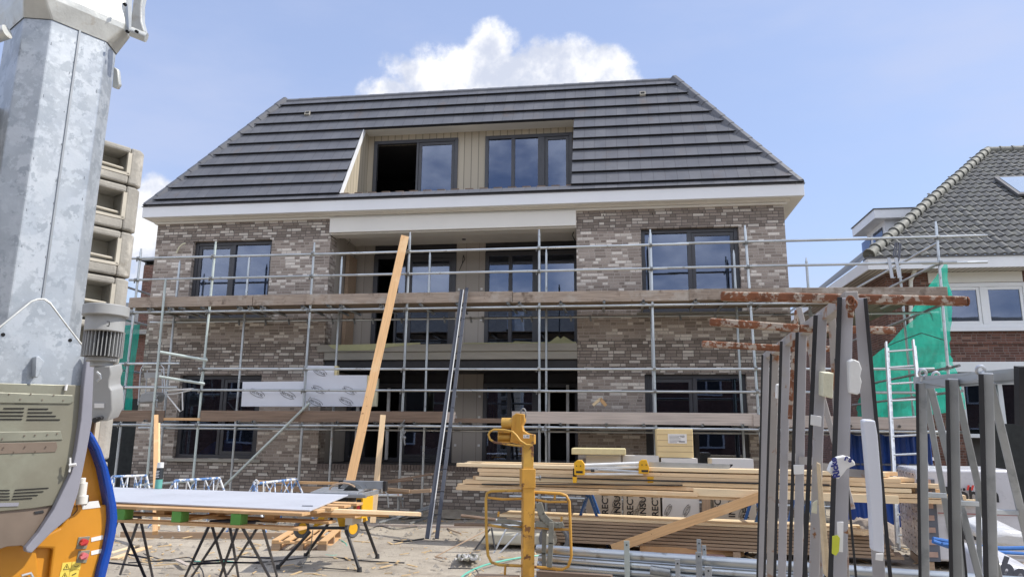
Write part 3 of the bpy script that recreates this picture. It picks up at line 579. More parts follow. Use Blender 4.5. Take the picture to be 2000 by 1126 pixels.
inner = [(351, 515), (487, 505), (668, 507), (840, 497), (1067, 493), (1268, 470), (1433, 495), (1575, 510)]
for px, py in inner:
    p = PY(px, py, YI); mb = MB(); mb.tube([(p.x, YI, .02), p], .0242, 12); mb.tube([p, p+Vector((0, 0, .07))], .018, 8, r2=.01); build('post', mb, 'galvanised_tube', SC)
    mb = MB(); mb.box(p.x-.06, p.x+.06, YI-.06, YI+.06, .0, .02); build('base_plate', mb, 'coupler_steel', SC, smooth=False)
ZL = dict(top=5.03, mid=4.565, led=3.885, ltop=2.725, lmid=2.33, lled=1.68)
XA, XI_ = PXs['A'][0].x-.15, PXs['I'][0].x+.28
def rail(x0, x1, z0, z1, y=YO-.05, r=.0242, mat='galvanised_tube', nm='rail'):
    mb = MB(); mb.tube([(x0, y, z0), (x1, y, z1)], r, 10); return build(nm, mb, mat, SC)
xs_ = {k: (v[0].x+v[1].x)/2 for k, v in PXs.items()}
XE = 5.95
rail(XA, -5.0, 5.01, 5.0); rail(-5.3, 1.4, 5.0, 5.02, YO-.055); rail(1.2, XE, 5.03, 5.03)
rail(XA, -4.6, 4.56, 4.565); rail(-4.9, 1.0, 4.565, 4.57, YO-.055); rail(.9, XE, 4.575, 4.57)
rail(XA, -3.7, 3.89, 3.885, nm='ledger'); rail(-3.9, 2.6, 3.885, 3.885, YO-.055, nm='ledger'); rail(2.4, XE, 3.885, 3.885, nm='ledger')
rail(XA, -8.45, 2.86, 2.86); rail(XA, -8.45, 2.395, 2.395)
rail(-8.05, -1.2, 2.755, 2.725); rail(-1.45, 5.4, 2.725, 2.715, YO-.055)
rail(-8.15, -1.2, 2.345, 2.335); rail(-1.45, 5.4, 2.33, 2.31, YO-.055)
rail(XA, -3.8, 1.67, 1.69, nm='ledger'); rail(-4.0, 1, 1.69, 1.68, YO-.055, nm='ledger'); rail(.8, 5.6, 1.68, 1.66, nm='ledger')
for z in (3.83, 1.62):
    for a, b in ((-9.8, -3), (-3.1, 3.2), (3.0, 5.95)): rail(a, b, z, z, YI+.05 if z > 3 else YI+.05, nm='inner_ledger')
# low tube near the ground behind the timber
rail(-1.9, 3.9, .47, .40, YO+.05)
# couplers
def coupler(x, y, z):
    mb = MB(); mb.cyl((x, y+.05, z), (0, 0, 1), .035, .055, 10); mb.cyl((x+.0, y-.005, z), (1, 0, 0), .035, .05, 10); mb.beam((x+.03, y+.02, z-.01), (x+.075, y+.02, z-.01), .018, .018); mb.beam((x-.055, y+.03, z+.0), (x-.05, y+.03, z-.06), .02, .02)
    return build('coupler', mb, 'coupler_steel', SC, smooth=True)
for nm in 'ACDEFGHI':
    p, q = PXs[nm]
    for z in ((5.02, 4.565, 3.885, 2.74, 2.335, 1.68) if nm != 'A' else (5.01, 4.56, 3.885, 2.86, 2.395, 1.67)):
        t = (z-q.z)/(p.z-q.z); x = q.x+(p.x-q.x)*t; coupler(x, YO-.05, z)
for z, x0 in ((3.96, 0),):
    pass
# transoms: tubes from the front ledger to the wall side, ends showing
def transom(x, z, y0=YO-.13, y1=YI+.2, dx=0.):
    mb = MB(); mb.tube([(x, y0, z), (x+dx, y1, z)], .0242, 10, cap=False); mb.cyl((x+dx*.1, y0+.06, z), (0, 1, 0), .0205, .01, 10)
    o = build('transom', mb, 'galvanised_tube', SC); return o
for px in (290, 330, 352, 394, 465, 486, 510, 590, 640, 665, 743, 820, 892, 991, 1014, 1095, 1180, 1257, 1359, 1420, 1500, 1590, 1650, 1700, 1770):
    x = PY(px, 590, YO-.13).x; transom(x, 3.955, dx=random.uniform(-.03, .03))
    if px % 3 != 1: coupler(x+.0, YO-.06, 3.93)
for px in (283, 464, 494, 658, 732, 809, 898, 985, 1094, 1184, 1257, 1372, 1450, 1520, 1660, 1755):
    x = PY(px, 812, YO-.13).x; transom(x, 1.745)
mbs = []
for px in (343, 412, 470, 520, 560, 614, 660, 700, 760, 850, 905, 930, 1010, 1030, 1110, 1150, 1330, 1400): x = PZ(px, 613, 3.8).x; mb = MB(); mb.tube([(x, YI+.02, 3.86), (x+.03, YI+.02, 3.74)], .02, 8); mbs.append(mb)
build_each('hanging_clip', mbs, 'coupler_steel', SC)
# decks
for z in (4.0, 1.79):
    for j in range(4):
        y = YO+.05+j*.232; x = -9.75
        while x < (5.7 if z > 3 else 5.3):
            ln = random.uniform(3.2, 4.2); x1 = min(x+ln, 5.75)
            if not (z < 3 and x < -8.9): beam_obj('deck_board', (x, y+.1, z+random.uniform(0, .006)), (x1, y+.1, z+random.uniform(0, .006)), .225, .036, 'deck_under', parent=SC)
            x = x1+.005
# toe boards
def toe(px0, px1, z0, z1, h, mat, y=YO-.03, zc=None, dz=0.):
    a = PY(px0, 800 if z0 < 3 else 570, y).x; b = PY(px1, 800 if z0 < 3 else 570, y).x
    return beam_obj('toe_board', (a, y, z0), (b, y, z1), .035, h, mat, parent=SC, bevel=.004)
toe(255, 495, 4.095, 4.10, .205, 'old_plank'); toe(496, 605, 4.10, 4.10, .21, 'old_plank'); toe(600, 905, 4.092, 4.088, .20, 'old_plank', y=YO-.066); toe(905, 1002, 4.085, 4.088, .205, 'old_plank'); toe(1000, 1346, 4.072, 4.06, .20, 'old_plank'); toe(1346, 1566, 4.065, 4.06, .205, 'old_plank', y=YO-.066); toe(1560, 1850, 4.06, 4.03, .21, 'old_plank')
toe(215, 322, 1.845, 1.84, .215, 'old_plank_brown'); toe(393, 590, 1.85, 1.852, .205, 'old_plank_brown'); toe(588, 870, 1.852, 1.852, .205, 'old_plank_brown', y=YO-.066); toe(868, 890, 1.852, 1.852, .19, 'old_plank_pale'); toe(888, 1003, 1.795, 1.795, .085, 'old_plank_brown'); toe(1000, 1478, 1.86, 1.845, .212, 'old_plank_pale'); toe(1470, 1790, 1.83, 1.79, .2, 'old_plank_pale', y=YO-.066); toe(322, 394, 1.785, 1.785, .05, 'pine_orange')
# sloping brace tubes
mb = MB(); mb.tube([PY(436, 950, YO-.12), PY(604, 787, YO-.12)], .0242, 10); build('brace', mb, 'tube_green_tint', SC)
mb = MB(); mb.tube([PY(262, 948, YO+.3), PY(384, 938, YO-.1)], .0242, 10); build('brace', mb, 'tube_green_tint', SC)
# guard tubes of the ladder bay
for a, b in (((313, 687), (405, 703)), ((311, 735), (400, 749))):
    mb = MB(); mb.tube([PY(*a, YO-.42), PY(*b, YO-.08)], .028, 12, cap=False); mb.tube([PY(*a, YO-.415), PY(*b, YO-.085)], .02, 8); build('guard_tube', mb, 'tube_green_tint', SC)
mb = MB(); mb.tube([PY(403, 697, YO-.02), PY(392, 745, YO-.02)], .02, 8); build('guard_tube', mb, 'tube_green_tint', SC)
# hanging swivel clamps on the posts
for px, py in ((785, 830), (787, 852), (1061, 838), (776, 963), (783, 972), (601, 785), (305, 780)):
    p = PY(px, py, YO-.07); mb = MB(); mb.cyl(p, (0, 0, 1), .035, .05, 10); mb.cyl(p+Vector((.04, -.02, -.02)), (1, .3, 0), .028, .04, 10); mb.tube([p+Vector((.03, -.03, -.03)), p+Vector((.055, -.03, -.15))], .014, 8); mb.tube([p+Vector((.02, -.03, .04)), p+Vector((.06, -.03, .1))], .01, 6); build('clamp', mb, 'coupler_steel', SC)
# return of the scaffold along the side towards the neighbour
RX = 5.75
for a, b in (((1822, 452), (1648, 546)), ((1815, 497), (1700, 556))):
    p = PX(*a, RX); mb = MB(); mb.tube([(RX, -.95, p.z-.25), (RX-.02, 4.6, p.z-.15)], .0242, 10); build('rail', mb, 'galvanised_tube', SC)
for y, t in ((.9, 4.95), (3.4, 4.8)):
    mb = MB(); mb.tube([(RX, y, 0), (RX, y, t)], .0242, 10); build('post', mb, 'galvanised_tube', SC)
for z in (2.75, 2.33, 1.66, 3.85):
    mb = MB(); mb.tube([(RX-.03, YO-.25, z), (RX-.03, 4.5, z+.02)], .0242, 10); build('rail', mb, 'coupler_steel', SC)
rail(5.4, 6.5, 5.035, 5.035, YO-.04); rail(5.4, 6.45, 4.56, 4.56, YO-.04)
p = PD(1620, 600, 14)
for j in range(3): beam_obj('deck_board', (RX-.9+j*.22, -1.0, 4.0), (RX-.9+j*.22, 4.5, 4.0), .2, .036, 'deck_under', parent=SC)
for z in (1.80,): 
    for j in range(3): beam_obj('deck_board', (RX-.9+j*.22, -1.0, z), (RX-.9+j*.22, 4.5, z), .2, .036, 'deck_under', parent=SC)
# left return
for y, x in ((.8, -10.35), (2.2, -10.4)):
    mb = MB(); mb.tube([(x, y, 0), (x, y, 4.9)], .0242, 10); build('post', mb, 'galvanised_tube', SC)
for z in (4.55, 3.86, 2.8, 1.67):
    mb = MB(); mb.tube([(-10.2, YO-.1, z), (-10.4, 3.5, z)], .0242, 10); build('rail', mb, 'galvanised_tube', SC)
# ---- debris netting
def netsheet(name, P4, nu, nv, amp, label, thick=.0):
    """P4: corners (u0v0,u1v0,u1v1,u0v1)"""
    a, b, c, d = [Vector(p) for p in P4]; n = (b-a).cross(d-a).normalized(); mb = MB()
    for j in range(nv+1):
        for i in range(nu+1):
            u, v = i/nu, j/nv; p = (a*(1-u)+b*u)*(1-v)+(d*(1-u)+c*u)*v
            p += n*amp*(math.sin(u*17+v*4)*.5+math.sin(u*7-v*9)*.5+random.uniform(-.2, .2))*(.3+v)
            mb.v.append(tuple(p))
    for j in range(nv):
        for i in range(nu): k = j*(nu+1)+i; mb.f.append((k, k+1, k+nu+2, k+nu+1))
    o = build(name, mb, 'green_net', fixn=False); return tag(o, label, 'netting')
netsheet('debris_net', [(RX+.07, -1.02, 4.15), (RX+.05, 3.9, 3.2), (RX+.05, 4.4, 1.75), (RX+.07, -.95, 2.05)], 60, 30, .10, 'large green debris net on the scaffold return beside the neighbouring house')
netsheet('debris_net', [(RX+.1, -.97, 4.62), (RX+.14, .9, 4.05), (RX+.14, .9, 3.9), (RX+.1, -.97, 4.0)], 12, 6, .03, 'small green net corner tied above the top planks at the right end')
netsheet('debris_net', [(-10.06, -.15, 3.8), (-12.2, .5, 3.8), (-12.2, .5, 1.85), (-10.06, -.15, 1.85)], 30, 20, .04, 'green debris net hung left of the brick wall behind the concrete blocks')
# cord loops on the net
mb = MB(); mb.tube([PX(1700, 690, RX-.05), PX(1750, 668, RX-.05), PX(1800, 650, RX-.05), PX(1845, 664, RX-.05)], .008, 6); tag(build('net_cord', mb, 'cable_black'), 'dark cord drawn across the green net at the right', 'cord')
# ---- trestle sheets, boards on the scaffold
def sheet(name, px, mat, y, thick, label, cat='board'):
    mb = MB(); mb.prism([PY(a, b, y) for a, b in px], (0, thick, 0)); return tag(build(name, mb, mat, smooth=False), label, cat)
b1 = sheet('insulation_board', [(471, 793), (474, 745), (593, 744), (592, 793)], 'foil_white', YO+.10, .1, 'long low white foil-faced insulation board standing on the lower deck')
b2 = sheet('insulation_board', [(590, 793), (595, 713), (653, 714), (652, 732), (717, 732), (715, 793)], 'foil_white', YO+.16, .12, 'stepped white insulation board with a notched corner on the lower deck')
mb = MB(); mb.prism([PY(653.3, 714, YO+.165), PY(659, 714, YO+.165), PY(658, 732, YO+.165), PY(653, 732, YO+.165)], (0, .11, 0)); mb.prism([PY(717.5, 732, YO+.165), PY(720.5, 733, YO+.165), PY(718.5, 793, YO+.165), PY(715.5, 793, YO+.165)], (0, .11, 0)); build('foam_edge', mb, 'foam_yellow', b2, smooth=False)
def logo(cx, cy, y, s, par, rot=-22, ink='ink_black', word='RECTICEL'):
    c = PY(cx, cy, y); r = Vector((math.cos(math.radians(rot)), 0, math.sin(math.radians(rot)))); u = Vector((-r.z, 0, r.x))
    text(word, c-r*s*.40-u*s*.07, r, u, s*.185, ink, 'lettering', par, .0008, .003)
    mb = MB(); 
    for a0, a1 in ((.1, 2.7), (3.3, 5.9)): mb.tube(arc(c+Vector((0, -.003, 0)), s*.5, a0, a1, 14, r, u*.36), .0035, 4)
    build('logo_ring', mb, ink, par)
for cx, cy in ((502, 767), (562, 770)): logo(cx, cy, YO+.098, .34, b1)
for cx, cy in ((625, 726), (622, 760), (682, 762), (676, 783), (617, 785)): logo(cx, cy, YO+.158, .3, b2)
mb = MB(); mb.prism([PY(720, 760, YO+.3), PY(735, 738, YO+.3), PY(738, 738, YO+.3), PY(735, 793, YO+.3), PY(722, 793, YO+.3)], (0, .08, 0)); tag(build('insulation_offcut', mb, 'foam_cream'), 'cream edge of an insulation offcut behind the leaning plank', 'offcut')
beam_obj('timber_offcut', PY(1158, 791, YO+.2), PY(1173, 778, YO+.2), .1, .05, 'pine_white'); tag(bpy.data.objects['timber_offcut'], 'pale offcut propped as the left side of a small wooden peak on the lower deck', 'timber', 'offcuts on the lower deck')
o = beam_obj('timber_offcut', PY(1172, 778, YO+.2), PY(1184, 792, YO+.2), .1, .06, 'pine_orange'); tag(o, 'pale wood offcut leaning right on the small peak on the lower deck', 'timber', 'offcuts on the lower deck')
# chairs / tubular frames left
t = thing('folding_chair', 'worn aluminium tube folding chair with padded seat standing on the lower scaffold deck', 'chair', PY(300, 790, YO+.3))
y = YO+.3; mb = MB(); mb.tube([PY(270, 790, y), PY(275, 722, y), PY(280, 712, y), PY(312, 709, y), PY(320, 718, y), PY(322, 770, y)], .013, 8); mb.tube([PY(284, 770, y+.3), PY(288, 722, y+.3), PY(316, 720, y+.3), PY(318, 775, y+.3)], .012, 8); build('frame', mb, 'aluminium', t)
mb = MB(); mb.prism([PY(274, 770, y), PY(284, 765, y), PY(303, 764, y), PY(306, 772, y), PY(300, 784, y), PY(270, 786, y)], (0, .3, 0)); build('seat', mb, 'grey_paint', t, bevel=.02)
mb = MB(); mb.prism([PY(281, 727, y), PY(316, 726, y), PY(316, 736, y), PY(282, 738, y)], (0, .03, 0)); build('backrest', mb, 'grey_paint', t)
t = thing('tube_stand', 'bent white tube stand lying on the lower deck beside the folding chair', 'stand', PY(345, 800, YO+.1))
y = YO+.05; mb = MB(); mb.tube([PY(325, 762, y), PY(378, 759, y)], .02, 8); mb.tube([PY(356, 764, y), PY(357, 800, y), PY(352, 803, y), PY(327, 772, y)], .014, 8); mb.tube([PY(325, 770, y+.1), PY(345, 768, y+.1), PY(378, 760, y+.1)], .014, 8); build('frame', mb, 'white_plastic', t)
# ================================================================== TIMBER LEANING, LADDERS
def tagged(o, *a, **k): return tag(o, *a, **k)
def face_plank(name, pb, pt, w, th, mat, label, cat='plank'):
    pb, pt = Vector(pb), Vector(pt); d = (pt-pb).normalized(); view = ((pb+pt)/2-CAM); sd = d.cross(view).normalized(); up = sd.cross(d)
    return tag(beam_obj(name, pb, pt, w, th, mat, up=up, bevel=.003), label, cat)
face_plank('leaning_plank', PY(684, 940, -2.3), PY(791, 461, YO-.12), .155, .045, 'pine_orange', 'long pine plank leaning steeply against the upper scaffold rail')
face_plank('leaning_plank', PY(728, 1020, -2.4), PY(748, 810, -2.0), .095, .045, 'pine', 'shorter pale pine plank standing upright right of the table saw')
face_plank('upright_timber', PY(303, 1040, -5.0), PY(305, 812, YO-.2-1.2), .07, .06, 'pine_orange', 'taller darker pine post behind the grey panel and spray can', 'timber')
face_plank('upright_timber', PY(309, 1030, -4.9), PY(310, 828, YO-.2-1.3), .045, .06, 'pine', 'shorter paler pine post standing against the taller one', 'timber')
# dark ladder leaning: two stiles with a thin white edge
L_ = thing('leaning_ladder', 'narrow dark grey ladder leaning on the scaffold beside the beige pier', 'ladder', PZ(843, 1051, 0))
bl, br, tp1, tp2 = PZ(834, 1051, .02), PZ(853, 1051, .02), PY(905, 565, YO-.12), PY(911, 563, YO-.12)
tl = PY(902, 566, YO-.12); tr = PY(912, 562, YO-.10)
for a, b in ((bl, tl), (br, tr)):
    mb = MB(); mb.beam(a, b, .03, .062, up=(1, .2, 0)); build('stile', mb, 'ladder_dark', L_, smooth=False, bevel=.004)
mb = MB(); mb.beam(bl+Vector((.05, -.03, 0)), tl+Vector((.04, -.03, 0)), .012, .012); build('edge_strip', mb, 'white_plastic', L_, smooth=False)
for i in range(1, 13):
    t = i/13; mb = MB(); mb.beam(bl.lerp(tl, t)+Vector((-.03, 0, 0)), br.lerp(tr, t)+Vector((.03, 0, 0)), .03, .022); build('rung', mb, 'ladder_dark', L_, smooth=False)
# aluminium ladder at the right
A_ = thing('aluminium_ladder', 'bright aluminium extension ladder standing in front of the green net', 'ladder', PY(1745, 1060, -3.2))
y0, y1 = -2.9, -1.4
la, lb, ra, rb = PY(1752, 1062, y0), PY(1730, 668, y1), PY(1822, 1060, y0), PY(1783, 664, y1)
for a, b, off in ((la, lb, 0), (ra, rb, 0), (la, lb, .05), (ra, rb, .05)):
    mb = MB(); o_ = Vector((off*.9, off*1.4, -off*2)); mb.beam(a+o_, b+o_, .028, .07, up=(0, -1, .3)); build('stile', mb, 'aluminium', A_, smooth=False, bevel=.003)
for i in range(11):
    t = (i+.4)/11; mb = MB(); mb.tube([la.lerp(lb, t), ra.lerp(rb, t)], .016, 8); build('rung', mb, 'aluminium', A_)
# ================================================================== NEIGHBOURING HOUSE
NH = thing('brick_house', 'older dark brick house with a mossy pantiled hip roof and white window frames', 'house', (10, 4.5, 0))
NX, NY, NZ = 6.19, 4.0, 5.87; HX, HY, HZ = 12.2, 10.0, 10.75; WX0, WX1, WY = 6.75, 20, 4.55
mb = MB(); f0 = PY(1850, 533, WY).x
wins = [(7.95, 9.98, 4.22, 5.33), (10.3, 12.3, 4.22, 5.33)]
wall_front(mb, WX0, WX1, 0, 5.7, wins+[(8.2, 12.5, .2, 2.95)], y=WY); mb.quad((WX0, WY, 0), (WX0, WY, 5.7), (WX0, 16, 5.7), (WX0, 16, 0))
build('wall', mb, BR2, NH, smooth=False, fixn=False)
mb = MB(); mb.box(WX0-.02, WX1, WY-.03, WY-.001, 3.82, 3.90); build('brick_band', mb, BR2, NH, smooth=False)
for x0, x1, z0, z1 in wins:
    w = window(x0, x1, z0, z1, WY-.02, [(x0+.1, (x0+x1)/2-.06, 's'), ((x0+x1)/2+.06, x1-.1, 's')], fw=.1, parent=NH, fmat='white_paint', g='pane_glass_blue')
mb = MB(); mb.box(7.9, 12.4, WY-.1, WY-.03, 4.13, 4.21); build('sill', mb, 'white_paint', NH, smooth=False)
mb = MB(); mb.box(7.7, 13, WY-.35, WY-.0, 3.12, 3.36); build('white_beam', mb, 'white_paint', NH, smooth=False)
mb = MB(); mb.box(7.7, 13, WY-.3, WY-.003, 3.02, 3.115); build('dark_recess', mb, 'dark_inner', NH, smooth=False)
window(8.2, 10.0, 1.6, 2.95, WY-.02, [(8.3, 9.05, 'g'), (9.15, 9.9, 'g')], fw=.1, parent=NH, fmat='white_paint'); window(10.05, 12.5, 1.6, 2.95, WY-.02, [(10.15, 11.2, 'g'), (11.3, 12.4, 'g')], fw=.1, parent=NH, fmat='white_paint')
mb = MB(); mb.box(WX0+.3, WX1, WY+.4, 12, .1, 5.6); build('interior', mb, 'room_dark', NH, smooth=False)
mb = MB(); mb.box(NX, WX1, NY, NY+.04, NZ-.27, NZ); mb.box(NX, NX+.04, NY+.04, 16, NZ-.27, NZ); build('fascia', mb, 'white_paint', NH, smooth=False)
mb = MB(); mb.box(NX-.03, WX1, NY-.04, NY+.05, NZ+.003, NZ+.03); build('gutter_edge', mb, 'lead_grey', NH, smooth=False)
mb = MB(); mb.box(NX+.045, WX1, NY+.045, WY-.002, NZ-.26, NZ-.235); mb.box(NX+.045, WX0-.003, WY, 16, NZ-.26, NZ-.235); plank_mat('soffit_planks', (.5, .46, .4), .12, .02, 0, .35); build('eaves_soffit', mb, 'soffit_planks', NH, smooth=False)
mb = MB(); mb.box(7.75, 9.9, WY-.03, WY-.003, 5.34, 5.6); build('head_board', mb, 'cream_paint', NH, smooth=False)
# pantiled front slope as real waves
sl_ = Vector((0, HY-NY, HZ-NZ)); SLn = sl_.length; sd_ = sl_.normalized(); sn_ = Vector((0, -sd_.z, sd_.y)); RH = .34; PWd = .215
def pantiles(x_at, x1, origin, along, up, nrm_, rows, name, mat):
    mb = MB(); per = 6
    for r in range(rows):
        s0, s1 = r*RH, min((r+1)*RH+.03, SLn)
        xa = x_at(s0+RH*.5); n0 = int(math.floor(xa/PWd)); n1 = int(x1/PWd)
        cols = [(n0+i/per)*PWd for i in range((n1-n0)*per+1)]
        o = len(mb.v)
        for s_, lift in ((s0, .045), (s1, .008)):
            for x in cols:
                ph = (x/PWd) % 1.; h = .030*math.sin(ph*2*PI)+(.022 if ph > .8 else 0)
                p = origin+along*x+up*s_+nrm_*(h+lift+random.uniform(-.002, .002)); mb.v.append(tuple(p))
        for x in cols:
            ph = (x/PWd) % 1.; h = .030*math.sin(ph*2*PI); mb.v.append(tuple(origin+along*x+up*s0+nrm_*(h-.01)))
        n = len(cols)
        for i in range(n-1): mb.f.append((o+i, o+i+1, o+n+i+1, o+n+i)); mb.f.append((o+2*n+i, o+2*n+i+1, o+i+1, o+i))
    return build(name, mb, mat, NH, fixn=False)
rws = int(SLn/RH)+1
rfn = pantiles(lambda s: NX+(HX-NX)*min(1, s/SLn), 16.2, Vector((0, NY, NZ+.03)), Vector((1, 0, 0)), sd_, sn_, rws, 'roof', 'pantile')
mb = MB(); mb.quad((NX, NY, NZ+.03), (HX, HY, HZ), (HX, 13, HZ), (NX, 18, NZ+.03)); build('roof_side', mb, 'pantile', rfn, smooth=False)
for i in range(24):
    a = Vector((NX+.05, NY+.02, NZ+.1)).lerp(Vector((HX, HY, HZ+.08)), i/24); b = Vector((NX+.05, NY+.02, NZ+.1)).lerp(Vector((HX, HY, HZ+.08)), (i+1.12)/24); mb = MB(); mb.tube([a, b], .135, 12, r2=.115); 
    d = (b-a).normalized(); mb.tube([a-d*.0, a+d*.06], .152, 12); build('hip_tile', mb, 'ridge_pantile', rfn)
for i in range(14):
    a = Vector((HX+i*.36, HY, HZ+.07)); mb = MB(); mb.tube([a, a+Vector((.38, 0, 0))], .12, 12, r2=.11); mb.tube([a, a+Vector((.05, 0, 0))], .135, 12); build('ridge_tile', mb, 'ridge_pantile', rfn)
# skylight
def NP(px, py, off=.1): return PP(px, py, (NX, NY, NZ+off), sn_)
q = [NP(1955, 353), NP(2045, 350), NP(2075, 382), NP(1982, 384)]; c = sum(q, Vector())/4
x0, x1 = q[3].x-.35, q[1].x; s0 = NP(1982, 383); s1 = NP(1955, 352)
sA = (s0-Vector((0, NY, NZ))).dot(sd_); sB = (s1-Vector((0, NY, NZ))).dot(sd_); xa = (s0.x+s1.x)/2
P_ = lambda x, s_, h: Vector((x, NY, NZ))+sd_*s_+sn_*h
mb = MB(); mb.prism([P_(xa-.07, sA-.07, .1), P_(xa+1.2, sA-.07, .1), P_(xa+1.2, sB+.07, .1), P_(xa-.07, sB+.07, .1)], sn_*.07); w = build('skylight', mb, 'lead_grey', rfn, smooth=False)
mb = MB(); mb.prism([P_(xa+.03, sA+.03, .172), P_(xa+1.1, sA+.03, .172), P_(xa+1.1, sB-.03, .172), P_(xa+.03, sB-.03, .172)], sn_*.01); m_ = pm('skylight_glass', (.82, .88, .86), .05, .9, var=.02, rnd=0, spec=1.); build('skylight_pane', mb, 'skylight_glass', rfn, smooth=False)
# dormer on the left slope: flat roof, facing left
def DPX(px, py, x): return PX(px, py, x)
fx0 = 7.6
a = PX(1707, 409, fx0)   # near left corner of the roof edge
b = PX(1664, 446, fx0)   # far left corner
zr = a.z; yN, yF = a.y, b.y
D2 = MB(); D2.box(fx0, NX+(zr-NZ)/.8+.05, yN, yF, zr-.26, zr); dm = build('dormer_fascia', D2, 'white_paint', NH, smooth=False)
D2 = MB(); D2.box(fx0-.03, NX+(zr-NZ)/.8+.06, yN-.03, yF+.03, zr+.003, zr+.03); build('dormer_roof', D2, 'lead_grey', dm, smooth=False)
D2 = MB(); D2.box(fx0+.35, NX+(zr-NZ)/.8, yN+.25, yF-.25, zr-1.3, zr-.262); build('dormer_wall', D2, 'white_paint', dm, smooth=False)
for y in (yN+.45, yN+1.5):
    mb = MB(); mb.box(fx0+.33, fx0+.348, y, y+.8, zr-1.1, zr-.42); build('dormer_pane', mb, 'pane_glass_blue', dm, smooth=False)
mb = MB(); mb.tube([PY(1786, 511, NY+.2), PY(1786, 530, NY+.3), PY(1779, 548, WY-.08), PY(1779, 640, WY-.08)], .05, 8); build('downpipe', mb, 'cream_paint', NH)
# dark screen in front of the neighbour
mb = MB(); mb.box(7.0, 15, 1.0, 1.12, 0, 1.85); tag(build('garden_screen', mb, pm('dark_screen', (.02, .022, .022), .8, var=.2), smooth=False), 'tall black garden screen in front of the neighbouring house', 'screen')
# straps and hooks hanging on the rail by the right corner
t = thing('hook_straps', 'two metal hooked straps with a dark cord hanging from the right end of the handrail', 'straps', PY(1745, 520, YO-.1))
for k, (px, dx) in enumerate(((1738, 0), (1752, 4))):
    mb = MB(); mb.prism([PY(px-5, 503, YO-.13), PY(px+1, 503, YO-.13), PY(px+8, 542, YO-.13), PY(px+2, 543, YO-.13)], (0, .02, 0)); mb.tube([PY(px+2, 542, YO-.13), PY(px+8, 543, YO-.13), PY(px+11, 540, YO-.13)], .006, 6); build('hook', mb, 'aluminium', t, smooth=False)
mb = MB()
for dx in (0, 4, 9): mb.tube([PY(1745+dx, 500, YO-.12), PY(1749+dx*.9, 474, YO-.12), PY(1757+dx*.3, 476, YO-.09), PY(1757, 502, YO-.10), PY(1752, 518, YO-.12)], .012, 6)
build('cord', mb, 'ink_grey', t)
# ================================================================== BACKGROUND LEFT
c = PY(288, 515, 12.0)
BH = thing('distant_house', 'far dark-roofed house with a chimney glimpsed left of the new building', 'house', (c.x, 12, 0))
mb = MB(); mb.box(c.x-9, c.x+3, 12, 20, 0, 5.4); build('wall', mb, BR2, BH, smooth=False)
mb = MB(); mb.prism([(c.x-9.5, 11.6, 5.3), (c.x-9.5, 20.4, 5.3), (c.x-9.5, 16, 7.4)], (13, 0, 0)); r_ = build('roof', mb, 'pantile', BH, smooth=False)
mb = MB(); mb.box(c.x-.28, c.x+.28, 12.2, 12.8, 5.0, c.z+.0); build('chimney', mb, BR2, r_, smooth=False); mb = MB(); mb.box(c.x-.36, c.x+.36, 12.1, 12.9, c.z+.14, c.z+.2); mb.box(c.x-.25, c.x-.18, 12.2, 12.8, c.z, c.z+.14); mb.box(c.x+.18, c.x+.25, 12.2, 12.8, c.z, c.z+.14); build('chimney_cap', mb, 'dark_inner', r_, smooth=False)
mb = MB(); mb.box(-15, -11.2, 2.4, 2.52, 0, 2.35); tag(build('dark_hoarding', mb, 'dark_screen', smooth=False), 'dark hoarding panel standing left of the new house below the green net', 'hoarding')
mb = MB(); mb.quad((-300, -28, .02), (300, -28, .02), (300, -17.5, .02), (-300, -17.5, .02)); pm('asphalt', (.055, .055, .058), .9); struct('road', mb, 'asphalt')  # out of view; dark asphalt added to cut light bounced onto the front
# low terrace across the street behind the camera: it is what the ground-floor panes reflect
TR = thing('terrace_house', 'dark brick terrace across the street, mirrored in the lower window panes', 'house', (-3, -29, 0))
mb = MB(); wall_front(mb, -34, 30, 0, 6.4, [], y=0); mb.v = [(x, -28-y, z) for x, y, z in mb.v]; build('wall', mb, BR2, TR, smooth=False, fixn=False)
mb = MB()
mb.prism([(-34.5, -27.6, 6.3), (-34.5, -37, 6.3), (-34.5, -32, 10.2)], (65, 0, 0)); build('roof', mb, 'pantile', TR, smooth=False)
for i in range(12):
    for z in (1, 3.9):
        x = -28+i*4.6; mb = MB(); mb.box(x, x+1.8, -27.98, -27.9, z, z+1.4); f = build('window', mb, 'white_paint', TR, smooth=False); mb = MB(); mb.box(x+.1, x+.85, -27.897, -27.88, z+.1, z+1.3); mb.box(x+.95, x+1.7, -27.897, -27.88, z+.1, z+1.3); build('pane', mb, 'dark_inner', f, smooth=False)
# ================================================================== CRANE MAST
MC = Vector((-3.7473, -10.3292, 0)); PH = -.52807; ML, MCh = .34, .16732; MD = ML/2+MCh/math.sqrt(2)
mn = Vector((math.cos(PH), math.sin(PH), 0)); mt = Vector((-mn.y, mn.x, 0))
def MPt(a, b, z): return MC+mn*a+mt*b+Vector((0, 0, z))
def octo(s=1., l=ML, ch=MCh): 
    d = l/2+ch/math.sqrt(2); h = l/2
    return [(d*s, -h*s), (d*s, h*s), (h*s, d*s), (-h*s, d*s), (-d*s, h*s), (-d*s, -h*s), (-h*s, -d*s), (h*s, -d*s)]
CR = thing('tower_crane', 'galvanised octagonal mast of a small tower crane on an orange base with blue edging', 'crane', (MC.x, MC.y, 0))
mb = MB(); a = [MPt(u, v, 1.12) for u, v in octo()]; mb.prism(a, (0, 0, 3.1)); build('mast', mb, 'mast_steel', CR, smooth=False, bevel=.008)
F_ = lambda px, py, off=0.: PP(px, py, MPt(MD+off, 0, 0), mn)
s0, s1 = F_(150, 90, .001), F_(152, 82, .001)
